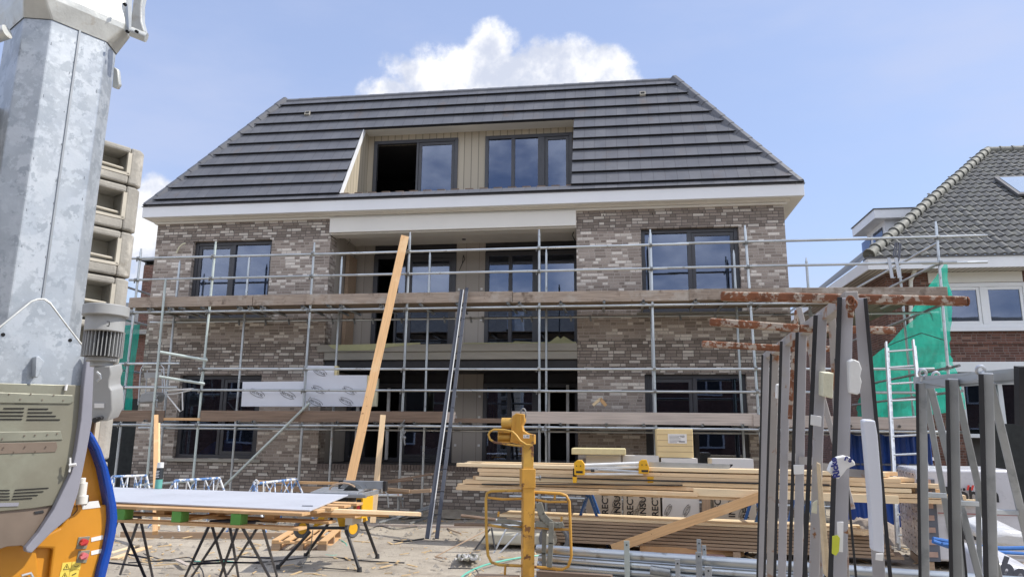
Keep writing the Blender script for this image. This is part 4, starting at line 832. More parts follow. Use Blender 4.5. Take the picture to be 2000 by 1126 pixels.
mb = MB(); mb.beam(MPt(MD+.002, .0, 2.3), MPt(MD+.002, .0, 4.2), .010, .012, up=mt); build('weld_seam', mb, 'seam_dark', CR, smooth=False)
mb = MB()
for i in range(26): z = 2.35+i*.07+random.uniform(-.02, .02); b_ = random.choice((-.15, .15, -.02)); p = MPt(MD, b_+random.uniform(-.01, .01), z); mb.beam(p, p+Vector((0, 0, random.uniform(.004, .02))), .003, .004)
build('scratches', mb, 'seam_dark', CR, smooth=False)
# flared collar
KZ = 4.13; fc = lambda px, py, off: F_(px, py, off)
sq = .385
mb = MB()
lo = [MPt(u, v, KZ) for u, v in octo(1.02)]; mid = [MPt(u, v, KZ+.12) for u, v in octo(1, .50, .12)]; hi = [MPt(u, v, KZ+.16) for u, v in octo(1, .51, .12)]; top = [MPt(u, v, KZ+.62) for u, v in octo(1, .46, .12)]
n = 8; mb.v = [tuple(p) for p in lo+mid+hi+top]; mb.f = [(k*n+i, k*n+(i+1) % n, (k+1)*n+(i+1) % n, (k+1)*n+i) for k in range(3) for i in range(n)]+[tuple(range(24, 32))]
build('collar', mb, 'cast_steel', CR, smooth=False, bevel=.012)
mb = MB(); mb.prism([MPt(u, v, KZ+.62) for u, v in octo(1.0)], (0, 0, 1.5)); build('mast_inner', mb, 'mast_steel', CR, smooth=False)
# lug on the right with a curved fin and a hinge barrel
pr_ = lambda px, py, dd: PD(px, py, dd)
dist = (MPt(.3, .3, KZ)-CAM).dot(FF)
mb = MB(); mb.tube([pr_(256, 62, dist), pr_(286, 74, dist+.02)], .034, 14); build('hinge_barrel', mb, 'cast_steel', CR)
mb = MB(); mb.prism([pr_(255, 62, dist-.01), pr_(256, 30, dist-.01), pr_(262, -20, dist-.01), pr_(282, -20, dist), pr_(276, 10, dist), pr_(276, 40, dist), pr_(282, 62, dist)], -FF*-.06); build('hinge_fin', mb, 'cast_steel', CR, bevel=.01)
for x_, y_, q_ in ((267, 62, .05), (249, 62, .08), (244, 9, .09)): mb = MB(); mb.cyl(pr_(x_, y_, dist-q_), FF, .010, .02, 12); build('bolt_hole', mb, 'black_slot', CR)
dl = (MPt(.25, -.35, KZ)-CAM).dot(FF)
mb = MB(); mb.tube([pr_(-20, 74, dl), pr_(14, 62, dl)], .045, 12); build('hinge_barrel', mb, 'cast_steel', CR)
db = (MPt(-.1, .3, KZ)-CAM).dot(FF); mb = MB(); mb.prism([pr_(222, 130, db), pr_(230, 136, db), pr_(233, 165, db), pr_(228, 173, db), pr_(218, 170, db)], FF*.04); build('rear_lug', mb, 'cast_steel', CR, bevel=.008)
# foot plate, guards (all stand a few centimetres proud of the bright facet)
def plate(name, px, mat, off, th, bev=.004, par=None): mb = MB(); mb.prism([F_(a, b, off) for a, b in px], mn*th); return build(name, mb, mat, par or CR, smooth=False, bevel=bev)
plate('foot_plate', [(-60, 700), (0, 640), (30, 612), (62, 588), (72, 583), (88, 583), (98, 591), (128, 632), (172, 690), (165, 756), (-60, 750)], 'mast_steel', .012, .02)
mb = MB(); mb.tube([F_(x, y, .03) for x, y in ((-40, 676), (0, 638), (62, 588), (74, 584), (86, 584), (98, 592), (128, 632), (172, 689))], .006, 6); build('weld_bead', mb, 'cast_steel', CR)
for x, y in ((6, 653), (137, 664)):
    mb = MB(); mb.cyl(F_(x, y, .033), mn, .011, .004, 16); build('bolt_hole', mb, 'black_slot', CR); 
mb = MB(); mb.prism([F_(63, 697, .033), F_(68, 696, .033), F_(79, 706, .033), F_(66, 738, .033), F_(61, 736, .033)], mn*.06); build('bracket', mb, 'mast_steel', CR, bevel=.003)
g = plate('louvred_guard', [(-60, 746), (161, 752), (157, 800), (147, 880), (137, 925), (128, 945), (108, 985), (60, 992), (-60, 1003)], 'khaki_guard', .045, .012)
plate('guard_rim', [(-60, 763), (142, 771), (143, 784), (136, 788), (-60, 786)], 'khaki_rim', .058, .008, par=g)
plate('guard_rim', [(-60, 843), (118, 841), (122, 858), (-60, 864)], 'khaki_rim', .058, .006, par=g)
plate('guard_pocket', [(-60, 866), (110, 862), (112, 872), (108, 882), (-60, 888)], 'brown_guard', .058, .003, par=g)
def slot(x0, y0, x1, y1, w=2.1):
    mb = MB(); mb.beam(F_(x0, y0, .0585), F_(x1, y1, .0585), .006, w*2*.00155, up=(0, 0, 1)); mb.cyl(F_(x0, y0, .0585), mn, w*.0016, .0058, 10); mb.cyl(F_(x1, y1, .0585), mn, w*.0016, .0058, 10); build('louvre_slot', mb, 'black_slot', g, smooth=False)
slot(30, 787, 76, 787)
for i, (a, b) in enumerate(((8, 46), (-40, 45), (-40, 44), (-40, 42))): slot(a, 797+i*7, b, 797+i*7)
for i, (a, b) in enumerate(((56, 93), (55, 101), (54, 108), (53, 116))): slot(a, 798+i*7, b, 798+i*7)
for i, (a, b, c_, d) in enumerate(((30, 956, 94, 952), (28, 962, 84, 959), (26, 968, 73, 966), (24, 974, 62, 972))): slot(a, b, c_, d, 1.6); slot(-40, b+1, 18, b+.6, 1.6)
mb = MB(); mb.beam(F_(-40, 986, .0585), F_(36, 984, .0585), .006, .02, up=(0, 0, 1)); build('guard_pocket', mb, 'lilac_guard', g, smooth=False)
mb = MB()
for x, y in ((18, 769), (60, 769), (105, 771), (124, 781), (40, 779), (83, 780), (5, 856), (48, 850), (69, 849), (93, 848), (112, 846), (28, 882), (70, 881), (91, 871), (50, 871), (8, 873)): mb.cyl(F_(x, y, .068), mn, .004, .006, 8)
build('rivet', mb, 'brown_guard', g)
plate('side_guard', [(171, 688), (180, 705), (187, 728), (189, 760), (185, 795), (179, 830), (170, 880), (160, 930), (152, 965), (145, 985), (138, 1008), (100, 1040), (62, 1079), (52, 1077), (50, 1070), (75, 1040), (105, 995), (128, 948), (139, 925), (149, 880), (158, 820), (163, 756)], 'lilac_guard', .10, -.05, .006)
plate('lower_guard', [(-60, 996), (112, 985), (104, 1003), (75, 1040), (52, 1074), (40, 1064), (12, 1066), (-60, 1090)], 'brown_guard', .03, .015)
plate('lower_clip', [(66, 998), (84, 995), (86, 1000), (68, 1003)], 'dark_inner', .047, .004); 
mb = MB(); mb.tube([F_(137, 893, .1), F_(137, 913, .1), F_(135, 921, .1)], .006, 8); mb.tube([F_(135, 908, .1), F_(149, 906, .12)], .009, 8); mb.tube([F_(130, 750, .07), F_(128, 762, .07)], .008, 8); build('latch', mb, 'white_plastic', CR)
# orange body with a blue edge band
BO = -.12
plate('body', [(178, 846), (192, 885), (203, 920), (209, 960), (214, 990), (215, 1012), (211, 1040), (203, 1075), (193, 1110), (184, 1150), (-60, 1150), (-60, 1060), (60, 1060), (130, 1000), (150, 930), (165, 860)], 'crane_orange', BO+.0, -.36, .02)
body = plate('lower_body', [(40, 1068), (118, 1030), (138, 1005), (142, 985), (212, 985), (211, 1015), (207, 1045), (198, 1080), (188, 1115), (180, 1150), (95, 1150), (100, 1100), (104, 1070)], 'crane_orange', BO+.045, -.03, .012)
plate('body_recess', [(-60, 1060), (70, 1062), (78, 1150), (-60, 1150)], 'crane_orange', BO+.02, -.02, .008)
bl_ = [(177, 838), (188, 852), (200, 875), (213, 912), (223, 950), (230, 985), (232, 1010), (229, 1040), (220, 1080), (210, 1120), (203, 1150)]; in_ = [(186, 1150), (195, 1105), (205, 1070), (211, 1040), (214, 1012), (213, 988), (207, 955), (199, 915), (187, 880), (175, 857)]
plate('blue_edge', bl_+in_, 'crane_blue', BO+.09, -.25, .03)
plate('label_plate', [(158, 980), (192, 977), (196, 990), (161, 994)], 'sticker_white', BO+.046, .002)
for y in (1052, 1078): plate('label_plate', [(178, y-3), (201, y-8), (201, y), (178, y+5)], 'sticker_white', BO+.046, .002, .0)
for y in (1058, 1085):
    plate('switch_plate', [(153, y-10), (176, y-12), (168, y+13), (148, y+13)], 'khaki_rim', BO+.046, .004); mb = MB(); mb.cyl(F_(164, y, BO+.065), mn, .022, .035, 16, r2=.02); mb.beam(F_(157, y+4, BO+.09), F_(172, y-3, BO+.09), .014, .02, up=mn); build('rotary_switch', mb, 'pink_plastic' if y > 1070 else 'red_paint', CR)
for x, y in ((130, 1107), (149, 1105), (126, 1124), (145, 1121)):
    plate('warning_sticker', [(x-8, y-9), (x+10, y-11), (x+7, y+7), (x-11, y+8)], 'sticker_yellow', BO+.046, .002, 0)
for x, y in ((130, 1107), (126, 1124)):
    mb = MB(); mb.tube([F_(x-6, y+4, BO+.05), F_(x+1, y-7, BO+.05), F_(x+6, y+3, BO+.05), F_(x-6, y+4, BO+.05)], .0016, 4); mb.tube([F_(x+.5, y-3, BO+.05), F_(x+.5, y+1, BO+.05)], .0016, 4); build('warning_mark', mb, 'ink_black', CR)
mb = MB(); mb.tube([F_(145, 1104, BO+.05), F_(149, 1106, BO+.05), F_(154, 1103, BO+.05)], .0016, 4); mb.tube([F_(141, 1122, BO+.05), F_(149, 1118, BO+.05)], .0025, 4); build('warning_mark', mb, 'ink_black', CR)
k = MB(); k.cyl(F_(160, 957, BO+.07), (0, 0, 1), .028, .10, 16); k.cyl(F_(160, 975, BO+.07), (0, 0, 1), .034, .055, 16); k.cyl(F_(160, 937, BO+.07), (0, 0, 1), .022, .03, 14); build('beacon', k, 'cream_paint', CR, bevel=.004)
mb = MB(); mb.tube([F_(158, 984, BO+.08), F_(168, 985, BO+.08), F_(173, 978, BO+.08), F_(172, 965, BO+.08)], .003, 5); mb.tube([F_(150, 984, BO+.06), F_(151, 995, BO+.06), F_(142, 1006, BO+.06)], .003, 5); build('beacon_cable', mb, 'cable_black', CR)
mb = MB(); mb.tube([F_(42, 1123, BO+.04), F_(60, 1118, BO+.04), F_(66, 1130, BO+.04)], .008, 8); build('pull_handle', mb, 'aluminium', CR)
# ================================================================== GEAR MOTOR beside the mast
dm_ = 3.95
G = thing('gear_motor', 'grey finned electric gear motor mounted upright beside the crane mast', 'motor', PD(202, 830, dm_))
sc_ = dm_/FPX; ax = (PD(205, 610, dm_)-PD(198, 720, dm_)).normalized(); ax = Vector((0, 0, 1))
cen = lambda py: PD(208-(py-600)*.09, py, dm_)
def drum(nm, ya, yb, r, mat='grey_paint', n=28): mb = MB(); a = cen((ya+yb)/2); mb.cyl(a, ax, r*sc_, (yb-ya)*sc_*1.03, n); return build(nm, mb, mat, G, bevel=.004)
drum('fan_cowl', 598, 618, 41); drum('cowl_ring', 617, 648, 35); bd = drum('motor_body', 647, 697, 29, 'dark_inner'); drum('flange', 695, 706, 28); drum('flange_neck', 704, 716, 20)
for i in range(32):
    a = i*2*PI/32; p = cen(672)+Vector((math.cos(a), math.sin(a), 0))*31*sc_; mb = MB(); q = Vector((math.cos(a), math.sin(a), 0)); mb.beam(p-ax*25*sc_-q*.0, p+ax*25*sc_, .004, .028, up=q); build('fin', mb, 'grey_paint', G, smooth=False)
p = cen(629)+(CAM-cen(629)).normalized()*.0; mb = MB(); q = PD(211, 632, dm_-.1); mb.tube([q+RR*-.006+UU*.012, q+RR*.006+UU*.012, q+RR*.007, q+RR*.004-UU*.012, q-RR*.006-UU*.012], .0028, 5); build('cowl_mark', mb, 'ink_black', G)
mb = MB(); mb.prism([PD(182, 716, dm_-.05), PD(215, 714, dm_-.05), PD(217, 729, dm_-.05), PD(213, 742, dm_-.05), PD(213, 755, dm_-.05), PD(218, 762, dm_-.05), PD(219, 800, dm_-.05), PD(208, 822, dm_-.05), PD(178, 822, dm_-.05)], FF*.12); gb = build('gearbox', mb, 'grey_paint', G, bevel=.006)
mb = MB(); mb.prism([PD(184, 787, dm_-.056), PD(203, 787, dm_-.056), PD(203, 796, dm_-.056), PD(184, 796, dm_-.056)], FF*.004); build('rating_plate', mb, 'sticker_white', gb)
mb = MB(); mb.tube([PD(189, 726, dm_-.1), PD(195, 731, dm_-.1), PD(196, 739, dm_-.1), PD(190, 744, dm_-.1)], .007, 8); build('lifting_eye', mb, 'aluminium', gb)
mb = MB(); mb.cyl(PD(188, 819, dm_-.06), FF, .014, .03, 12); mb.cyl(PD(197, 816, dm_-.06), FF, .010, .03, 12); build('plug', mb, 'dark_inner', gb)
# ================================================================== CONCRETE COUNTERWEIGHTS
dB = 5.5; top = PD(288, 297, dB); Zs = [PD(0, 0, 1).z]*0
bw, bd_, bh = 1.35, .42, None
ztop = top.z; zb2 = PX(0, 0, 1) if False else None
E0 = Vector((top.x, top.y, 0)); wn = mn.copy(); wt = mt.copy()      # same orientation as the crane
# vertical spacing from the photographed joints on the right-hand edge
vis = [297, 370, 458, 546, 632, 714, 808, 900]
zz = []
for px, py in ((291, 297), (283, 370), (275, 458), (262, 546), (251, 632), (238, 714), (222, 808), (212, 900)):
    d = ray(px, py); 
    # nearest point on the vertical edge line
    t = (Vector((E0.x-CAM.x, E0.y-CAM.y, 0)).dot(Vector((d.x, d.y, 0))))/(d.x*d.x+d.y*d.y); zz.append(CAM.z+d.z*t)
while zz[-1] > .3: zz.append(zz[-1]-(zz[0]-zz[-1])/(len(zz)-1))
zz[-1] = .0
names = ['topmost', 'second', 'third', 'fourth', 'fifth', 'sixth', 'seventh', 'eighth', 'ninth', 'tenth', 'eleventh', 'twelfth', 'thirteenth']
for i in range(len(zz)-1):
    z1, z0 = zz[i]-.004, zz[i+1]+.012; w = wt*-1; o = E0+wn*.0
    dx = random.uniform(-.012, .012)
    t = thing('counterweight_block', f'hollow-faced concrete crane counterweight, {names[i]} from the top of the stack', 'concrete block', (o.x, o.y, z0), 'stacked concrete counterweights')
    A = lambda a, b, z: o+wt*(a+dx)+wn*b+Vector((0, 0, z))   # a along the face (0 = right corner, negative left), b outward
    r0, r1 = -.25-.28, -.115; W_ = -bw; zi0, zi1 = z0+(z1-z0)*.24, z0+(z1-z0)*.84
    r0 = -1.0
    mb = MB(); ch = .05
    prof = [A(W_, 0, z0), A(-ch, 0, z0), A(0, -ch, z0), A(0, -bd_, z0), A(W_, -bd_, z0)]
    # body as pieces round the recess
    mb.prism([A(r1, 0, z0), A(-ch, 0, z0), A(0, -ch, z0), A(0, -bd_, z0), A(r1, -bd_, z0)], (0, 0, z1-z0))
    mb.prism([A(W_, 0, z0), A(r0, 0, z0), A(r0, -bd_, z0), A(W_, -bd_, z0)], (0, 0, z1-z0))
    mb.prism([A(r0, 0, z0), A(r1, 0, z0), A(r1, -bd_, z0), A(r0, -bd_, z0)], (0, 0, zi0-z0)); mb.prism([A(r0, 0, zi1), A(r1, 0, zi1), A(r1, -bd_, zi1), A(r0, -bd_, zi1)], (0, 0, z1-zi1))
    bm_ = build('block_body', mb, 'weathered_concrete', t, smooth=False, bevel=.014)
    mb = MB(); mb.prism([A(r0, -.2, zi0), A(r1, -.2, zi0), A(r1, -.24, zi0), A(r0, -.24, zi0)], (0, 0, zi1-zi0)); build('recess_back', mb, 'recess_concrete', t, smooth=False)
    mb = MB(); e = .02
    mb.prism([A(r1-e, .003, zi0-.0), A(r1+e*.3, .003, zi0), A(r1+e*.3, -.02, zi0), A(r1-e, -.02, zi0)], (0, 0, zi1-zi0)); mb.prism([A(r0, .003, zi0-e*.3), A(r1, .003, zi0-e*.3), A(r1, -.02, zi0-e*.3), A(r0, -.02, zi0-e*.3)], (0, 0, e)); build('recess_rim', mb, 'recess_edge', t, smooth=False)
    mb = MB(); mb.tube([A(r0, -.03, zi0+.07), A(r1-.03, -.03, zi0+.045)], .010, 8); build('lifting_bar', mb, 'recess_edge', t)
# ================================================================== SITE: LEFT HALF
ORD = ['first', 'second', 'third', 'fourth', 'fifth', 'sixth', 'seventh', 'eighth', 'ninth', 'tenth', 'eleventh', 'twelfth']
def wpoly(name, pts, th, mat, label, cat, **k): mb = MB(); mb.prism(pts, (0, 0, th)); return tag(build(name, mb, mat, smooth=False, **k), label, cat)
PZT = .955
pn = [PZ(130, 947.5, PZT), PZ(680, 965, PZT), PZ(605, 995, PZT), PZ(100, 973, PZT)]
panel = wpoly('grey_sheet', pn, -.012, 'panel_grey', 'large flat pale grey building panel lying on the long pallet table', 'panel', bevel=.002)
mb = MB(); mb.prism([PZ(590, 986, PZT+.002), PZ(611, 986.3, PZT+.002), PZ(611, 987.8, PZT+.002), PZ(590, 987.4, PZT+.002)], (0, 0, .001)); build('print_mark', mb, 'ink_grey', panel, smooth=False)
a = PZ(150, 984, .94); b = PZ(590, 1001.5, .94); ux = (b-a).normalized(); uy = Vector((-ux.y, ux.x, 0))
LP = thing('long_pallet', 'long timber pallet with green-painted block ends carried on navy trestles', 'pallet', a)
W3 = 1.0; Lp = (b-a).length
def lp(name, x0, x1, y0, y1, z0, z1, mat='pine_orange'):
    mb = MB(); mb.prism([a+ux*x0+uy*y0+Vector((0, 0, z0-.94)), a+ux*x1+uy*y0+Vector((0, 0, z0-.94)), a+ux*x1+uy*y1+Vector((0, 0, z0-.94)), a+ux*x0+uy*y1+Vector((0, 0, z0-.94))], (0, 0, z1-z0)); return build(name, mb, mat, LP, smooth=False, bevel=.003)
for j in range(5): lp('deck_board', -.05, Lp, .0+j*.22, .12+j*.22, .918, .94)
for j in (0, .5, 1): lp('bottom_board', -.05, Lp-.02, j*.9, .12+j*.9, .815, .835)
for px in (298, 432.5, 566):
    x = (PZ(px, 995, .88)-a).dot(ux); f = -.0
    for j in (0, .45, .9): lp('block', x-.05, x+.035, j+.004, j+.1, .8355, .9175, 'tag_green' if j == 0 else 'pine_orange')
    lp('cross_board', x-.05, x+.04, .12, .9, .897, .9177)
lp('cross_board', .9, .98, .13, .89, .836, .856)
# loose boards sticking out to the right under the panel
beam_obj_t = lambda n, p, q, w, h, m, l, c='plank', **k: tag(beam_obj(n, p, q, w, h, m, bevel=.002, **k), l, c)
beam_obj_t('loose_board', PZ(590, 994, .93), PZ(820, 1003, .86), .07, .03, 'pine', 'pale board jutting furthest right past the end of the grey panel')
beam_obj_t('loose_board', PZ(575, 1000, .90), PZ(758, 1006, .85), .06, .02, 'pine_orange', 'shorter darker board under the jutting pale board')
beam_obj_t('loose_board', PZ(540, 1000, .87), PZ(606, 983, .90), .08, .02, 'pine_orange', 'short dark offcut poking out below the right corner of the grey panel', 'offcut')
p = [PZ(498, 1021, .80), PZ(516, 1012, .80), PZ(552, 1014, .80), PZ(538, 1024, .80)]
wpoly('white_slat_mat', p, .012, 'white_plastic', 'small ribbed white mat hanging under the pallet end', 'mat')
# spray can
c = PZ(309, 953, PZT+.004); t = thing('spray_can', 'black and teal spray can with a white cap standing on the grey panel', 'spray can', c)
mb = MB(); mb.cyl(c+Vector((0, 0, .045)), (0, 0, 1), .035, .09, 20); build('label_band', mb, 'can_teal', t); mb = MB(); mb.cyl(c+Vector((0, 0, .145)), (0, 0, 1), .0345, .11, 20); build('can_body', mb, 'can_black', t); mb = MB(); mb.cyl(c+Vector((0, 0, .23)), (0, 0, 1), .033, .055, 20, r2=.030); build('cap', mb, 'white_plastic', t, bevel=.003)
mb = MB()
for i in range(5): mb.box(c.x-.02, c.x+.018-.006*(i % 2), c.y-.0362, c.y-.0352, c.z+.11+i*.015, c.z+.115+i*.015)
build('print_lines', mb, 'sticker_white', t, smooth=False)
# navy trestles
def trestle(name, label, frames, zt, mat, group, cross=(), r=.013, topr=.015):
    """frames: list of ((top px),(foot px),(foot px)) ; legs run from zt to the ground"""
    tops = [PZ(*f[0], zt) for f in frames]; t = thing(name, label, 'trestle', (tops[0]+tops[-1])/2*1.0 - Vector((0, 0, zt)), group)
    mb = MB(); mb.tube([tops[0]+(tops[0]-tops[-1])*.06, tops[-1]+(tops[-1]-tops[0])*.06], topr, 8); build('top_bar', mb, mat, t)
    for f, tp in zip(frames, tops):
        feet = [PZ(*q, 0.01) for q in f[1:]]
        for q in feet: mb = MB(); mb.tube([tp, q], r, 8); build('leg', mb, mat, t)
        m0, m1 = tp.lerp(feet[0], .6), tp.lerp(feet[-1], .6); mb = MB(); mb.tube([m0, m1], r*.7, 6); build('cross_bar', mb, mat, t)
    return t
g = 'navy steel trestles under the long pallet'
trestle('steel_trestle', 'leftmost navy trestle under the long pallet, beside the orange crane base', [((232, 1006), (185, 1150), (300, 1165)), ((273, 1007), (235, 1120), (300, 1135))], .81, 'navy_paint', g)
trestle('steel_trestle', 'middle navy trestle under the long pallet, left of the crossed pair', [((412, 1018), (352, 1146), (446, 1140)), ((447, 1016), (366, 1138), (466, 1128))], .81, 'navy_paint', g)
trestle('steel_trestle', 'rightmost navy trestle under the pallet end near the table saw', [((468, 1019), (425, 1138), (534, 1140)), ((510, 1018), (445, 1120), (541, 1124))], .81, 'navy_paint', g)
g = 'blue trestles splashed with white paint'
def lattice_trestle(label, pl, pr, zt, mat='blue_splash', n=5, spread=.35):
    L0, R0 = PZ(*pl, zt), PZ(*pr, zt); t = thing('painted_trestle', label, 'trestle', ((L0+R0)/2)*1-Vector((0, 0, zt)), g); d = (R0-L0); dn = d.normalized(); nn_ = Vector((-dn.y, dn.x, 0))
    mb = MB(); mb.tube([L0, R0], .022, 8); build('top_bar', mb, mat, t)
    for e, o in ((0, 1), (0, -1), (1, 1), (1, -1)):
        tp = L0+d*e; q = Vector((tp.x, tp.y, 0.01))+nn_*o*spread+dn*(e-.5)*.24; mb = MB(); mb.tube([tp, q], .017, 8); build('leg', mb, mat, t)
    for s_ in (1, -1):
        off = nn_*s_*spread*.3; lo = [L0+d*(.0)+off*1-Vector((0, 0, .3)), R0+off*1-Vector((0, 0, .3))]; mb = MB(); mb.tube(lo, .012, 6); build('lower_bar', mb, mat, t)
        for i in range(n): mb = MB(); mb.tube([L0+d*((i+.3)/n), lo[0].lerp(lo[1], min(1, max(0, (i+.3+(.5 if i % 2 else -.4))/n)))], .011, 6); build('lattice_bar', mb, mat, t)
    return t
lattice_trestle('white-splashed blue trestle at the far left behind the crane base', (219, 930), (286, 928), .78)
lattice_trestle('white-splashed blue trestle standing behind the grey panel, right of the spray can', (341, 938), (429, 933), .76)
t = lattice_trestle('white-splashed blue trestle behind the grey panel, nearest the table saw', (496, 944), (579, 935), .76)
mb = MB(); q = PZ(512, 942, .76); mb.tube([q, q+Vector((.03, -.02, .01)), q+Vector((.05, -.03, -.2)), q+Vector((.03, -.02, -.3))], .014, 6); mb.tube([PZ(505, 942, .78), PZ(500, 937, .80), PZ(496, 941, .78)], .02, 6); tag(build('hanging_cable', mb, 'white_plastic'), 'pale cable hooked over the blue trestle beside the table saw', 'cable')
# ---- table saw
SW = thing('table_saw', 'table saw with grey top and yellow sides on a wheeled folding stand', 'table saw', PZ(650, 1090, 0))
zt = .86; q = [PZ(606, 960, zt), PZ(698, 962, zt), PZ(719, 950, zt), PZ(632, 950, zt)]
mb = MB(); mb.prism(q, (0, 0, -.03)); build('saw_table', mb, 'saw_top', SW, bevel=.004)
fxv = (q[1]-q[0]).normalized(); fyv = (q[3]-q[0]); fyv.z = 0; fyv.normalize(); fyv = Vector((-fxv.y, fxv.x, 0)); O = q[0]; Wd = (q[1]-q[0]).length
def sb(name, x0, x1, y0, y1, z0, z1, mat, bev=.004):
    mb = MB(); B_ = lambda x, y: O+fxv*x+fyv*y+Vector((0, 0, z0-zt)); mb.prism([B_(x0, y0), B_(x1, y0), B_(x1, y1), B_(x0, y1)], (0, 0, z1-z0)); return build(name, mb, mat, SW, smooth=False, bevel=bev)
sb('fence', .15, Wd+.1, .62, .66, zt+.003, zt+.10, 'saw_top'); sb('fence_end', .1, .15, .6, .68, zt-.02, zt+.10, 'tool_black'); sb('fence_end', Wd+.1, Wd+.14, .6, .68, zt-.02, zt+.10, 'tool_black')
sb('front_rail', -.05, Wd+.12, -.05, -.01, zt-.05, zt-.012, 'saw_top'); sb('side_rail', Wd+.02, Wd+.06, .0, .75, zt-.05, zt-.0, 'aluminium')
sb('saw_body', .06, Wd-.12, .03, .5, zt-.2, zt-.034, 'tool_black'); sb('dust_box', .42, Wd-.06, .05, .4, zt-.36, zt-.12, 'board_tan'); sb('yellow_panel', Wd-.01, Wd+.07, .0, .36, zt-.28, zt-.055, 'tool_yellow'); sb('dark_panel', Wd-.0, Wd+.05, -.01, -.0, zt-.2, zt-.07, 'tool_black', 0); sb('switch', Wd+.01, Wd+.04, -.03, -.012, zt-.18, zt-.12, 'red_paint')
c = O+fxv*.36+fyv*.35+Vector((0, 0, .0)); mb = MB(); ar = arc(c, .15, .35, PI-.35, 10, fxv, (0, 0, .6)); mb.prism(ar+[c+fxv*.10, c-fxv*.10], fyv*.006); build('blade', mb, 'coupler_steel', SW)
mb = MB(); mb.tube(arc(c+fxv*-.1, .17, .5, PI-.1, 8, fxv, (0, 0, .5)), .012, 6); build('blade_guard', mb, 'pine_brown', SW)
for tp, ft in (((606, 1037), (543, 1107)), ((648, 1012), (597, 1084)), ((676, 1034), (702, 1112)), ((710, 1014), (737, 1086))):
    f_ = PZ(*ft, .02); y_ = f_.y; tpw = PY(*tp, y_*.55+(O.y+.25)*.45); mb = MB(); mb.tube([tpw, f_], .019, 10); l_ = build('leg', mb, 'tool_black', SW); mb = MB(); mb.tube([f_+Vector((0, 0, .03)), f_-Vector((0, 0, .02))], .025, 10, r2=.03); build('foot', mb, 'rubber', l_)
ay = PZ(640, 1100, 0).y+.0
for px in (589, 688):
    c = PY(px, 1031, ay); mb = MB(); axw = Vector((.85, -.5, 0)).normalized(); e1 = Vector((-axw.y, axw.x, 0)); mb.tube([c+e1*math.cos(k*PI/10)*.088+Vector((0, 0, math.sin(k*PI/10)*.088)) for k in range(21)], .026, 8, cap=False); w_ = build('wheel', mb, 'tyre', SW); mb = MB(); mb.cyl(c, axw, .066, .04, 18); build('rim', mb, 'tool_yellow', w_)
    mb = MB()
mb = MB(); mb.tube([PY(597, 1030, ay), PY(682, 1030, ay)], .018, 8); build('axle', mb, 'tool_black', SW)
for pts in (((622, 1009), (636, 1009), (620, 1027), (611, 1027)), ((657, 1005), (676, 1012), (680, 1028), (662, 1027)), ((636, 1012), (640, 1008), (630, 1024), (622, 1026)), ((706, 995), (712, 1000), (716, 1016), (709, 1019), (700, 1012)), ((690, 1008), (706, 1010), (703, 1016), (696, 1020))):
    mb = MB(); mb.prism([PY(x, y, ay+.08) for x, y in pts], (0, .05, 0)); build('stand_bracket', mb, 'tool_yellow', SW, smooth=False, bevel=.003)
for pts in (((664, 975), (669, 975), (669, 1024), (664, 1024)), ((640, 1003), (657, 1003), (657, 1010), (640, 1010)), ((625, 960), (700, 960), (700, 966), (625, 966))):
    mb = MB(); mb.prism([PY(x, y, ay+.12) for x, y in pts], (0, .04, 0)); build('stand_frame', mb, 'tool_black', SW, smooth=False)
mb = MB(); mb.tube([PY(611, 1034, ay-.1), PY(608, 1060, ay-.08), PZ(603, 1085, .02), PZ(590, 1105, .02), PZ(560, 1113, .02)], .006, 6); build('saw_cable', mb, 'strap_grey', SW)
# ---- pallet on the ground
o_ = PZ(529, 1076, 0); ex = (PZ(637, 1078, 0)-o_); ey = PZ(666, 1050, 0)-PZ(637, 1078, 0); exn = ex.normalized(); eyn = ey.normalized(); Lx, Ly = ex.length, ey.length
PL = thing('wooden_pallet', 'bare wooden pallet lying on the sand under the table saw', 'pallet', o_)
def pb(name, x0, x1, y0, y1, z0, z1, mat='pine_orange'):
    mb = MB(); B_ = lambda x, y: o_+exn*x+eyn*y+Vector((0, 0, z0)); mb.prism([B_(x0, y0), B_(x1, y0), B_(x1, y1), B_(x0, y1)], (0, 0, z1-z0)); return build(name, mb, mat, PL, smooth=False, bevel=.003)
for i in range(5): x = i*(Lx-.1)/4; pb('deck_board', x, x+.1 if i % 2 == 0 else x+.09, 0, Ly, .122, .144)
for j in (0, .5, 1):
    y = j*(Ly-.1); pb('cross_board', 0, Lx, y, y+.1, .1, .1218)
    for i in (0, .5, 1): pb('block', i*(Lx-.12), i*(Lx-.12)+.12, y+.005, y+.095, .022, .0998, 'pine_brown')
for i in (0, .5, 1): pb('bottom_board', i*(Lx-.1), i*(Lx-.1)+.1, 0, Ly, 0, .0218)
# ---- boards and offcuts on the ground
beam_obj_t('loose_batten', PZ(236, 1043, .03), PZ(625, 1046, .03), .045, .09, 'pine_brown', 'long brown board lying on edge across the sand behind the trestles')
beam_obj_t('loose_batten', PZ(700, 1024, .02), PZ(1010, 1030, .02), .05, .04, 'old_plank_pale', 'long thin pale batten on the sand in front of the brick plinth')
beam_obj_t('loose_batten', PZ(222, 1090, .02), PZ(290, 1066, .02), .10, .02, 'pine', 'short pale board lying askew on the sand by the crane base, upper of two', 'offcut')
beam_obj_t('loose_batten', PZ(215, 1080, .02), PZ(268, 1064, .02), .07, .02, 'pine_white', 'narrow pale offcut on the sand beside the crane base, nearer the trestle', 'offcut')
beam_obj_t('loose_batten', PZ(345, 1092, .02), PZ(368, 1103, .02), .05, .015, 'old_plank_pale', 'small splintered batten lying under the long pallet', 'offcut')
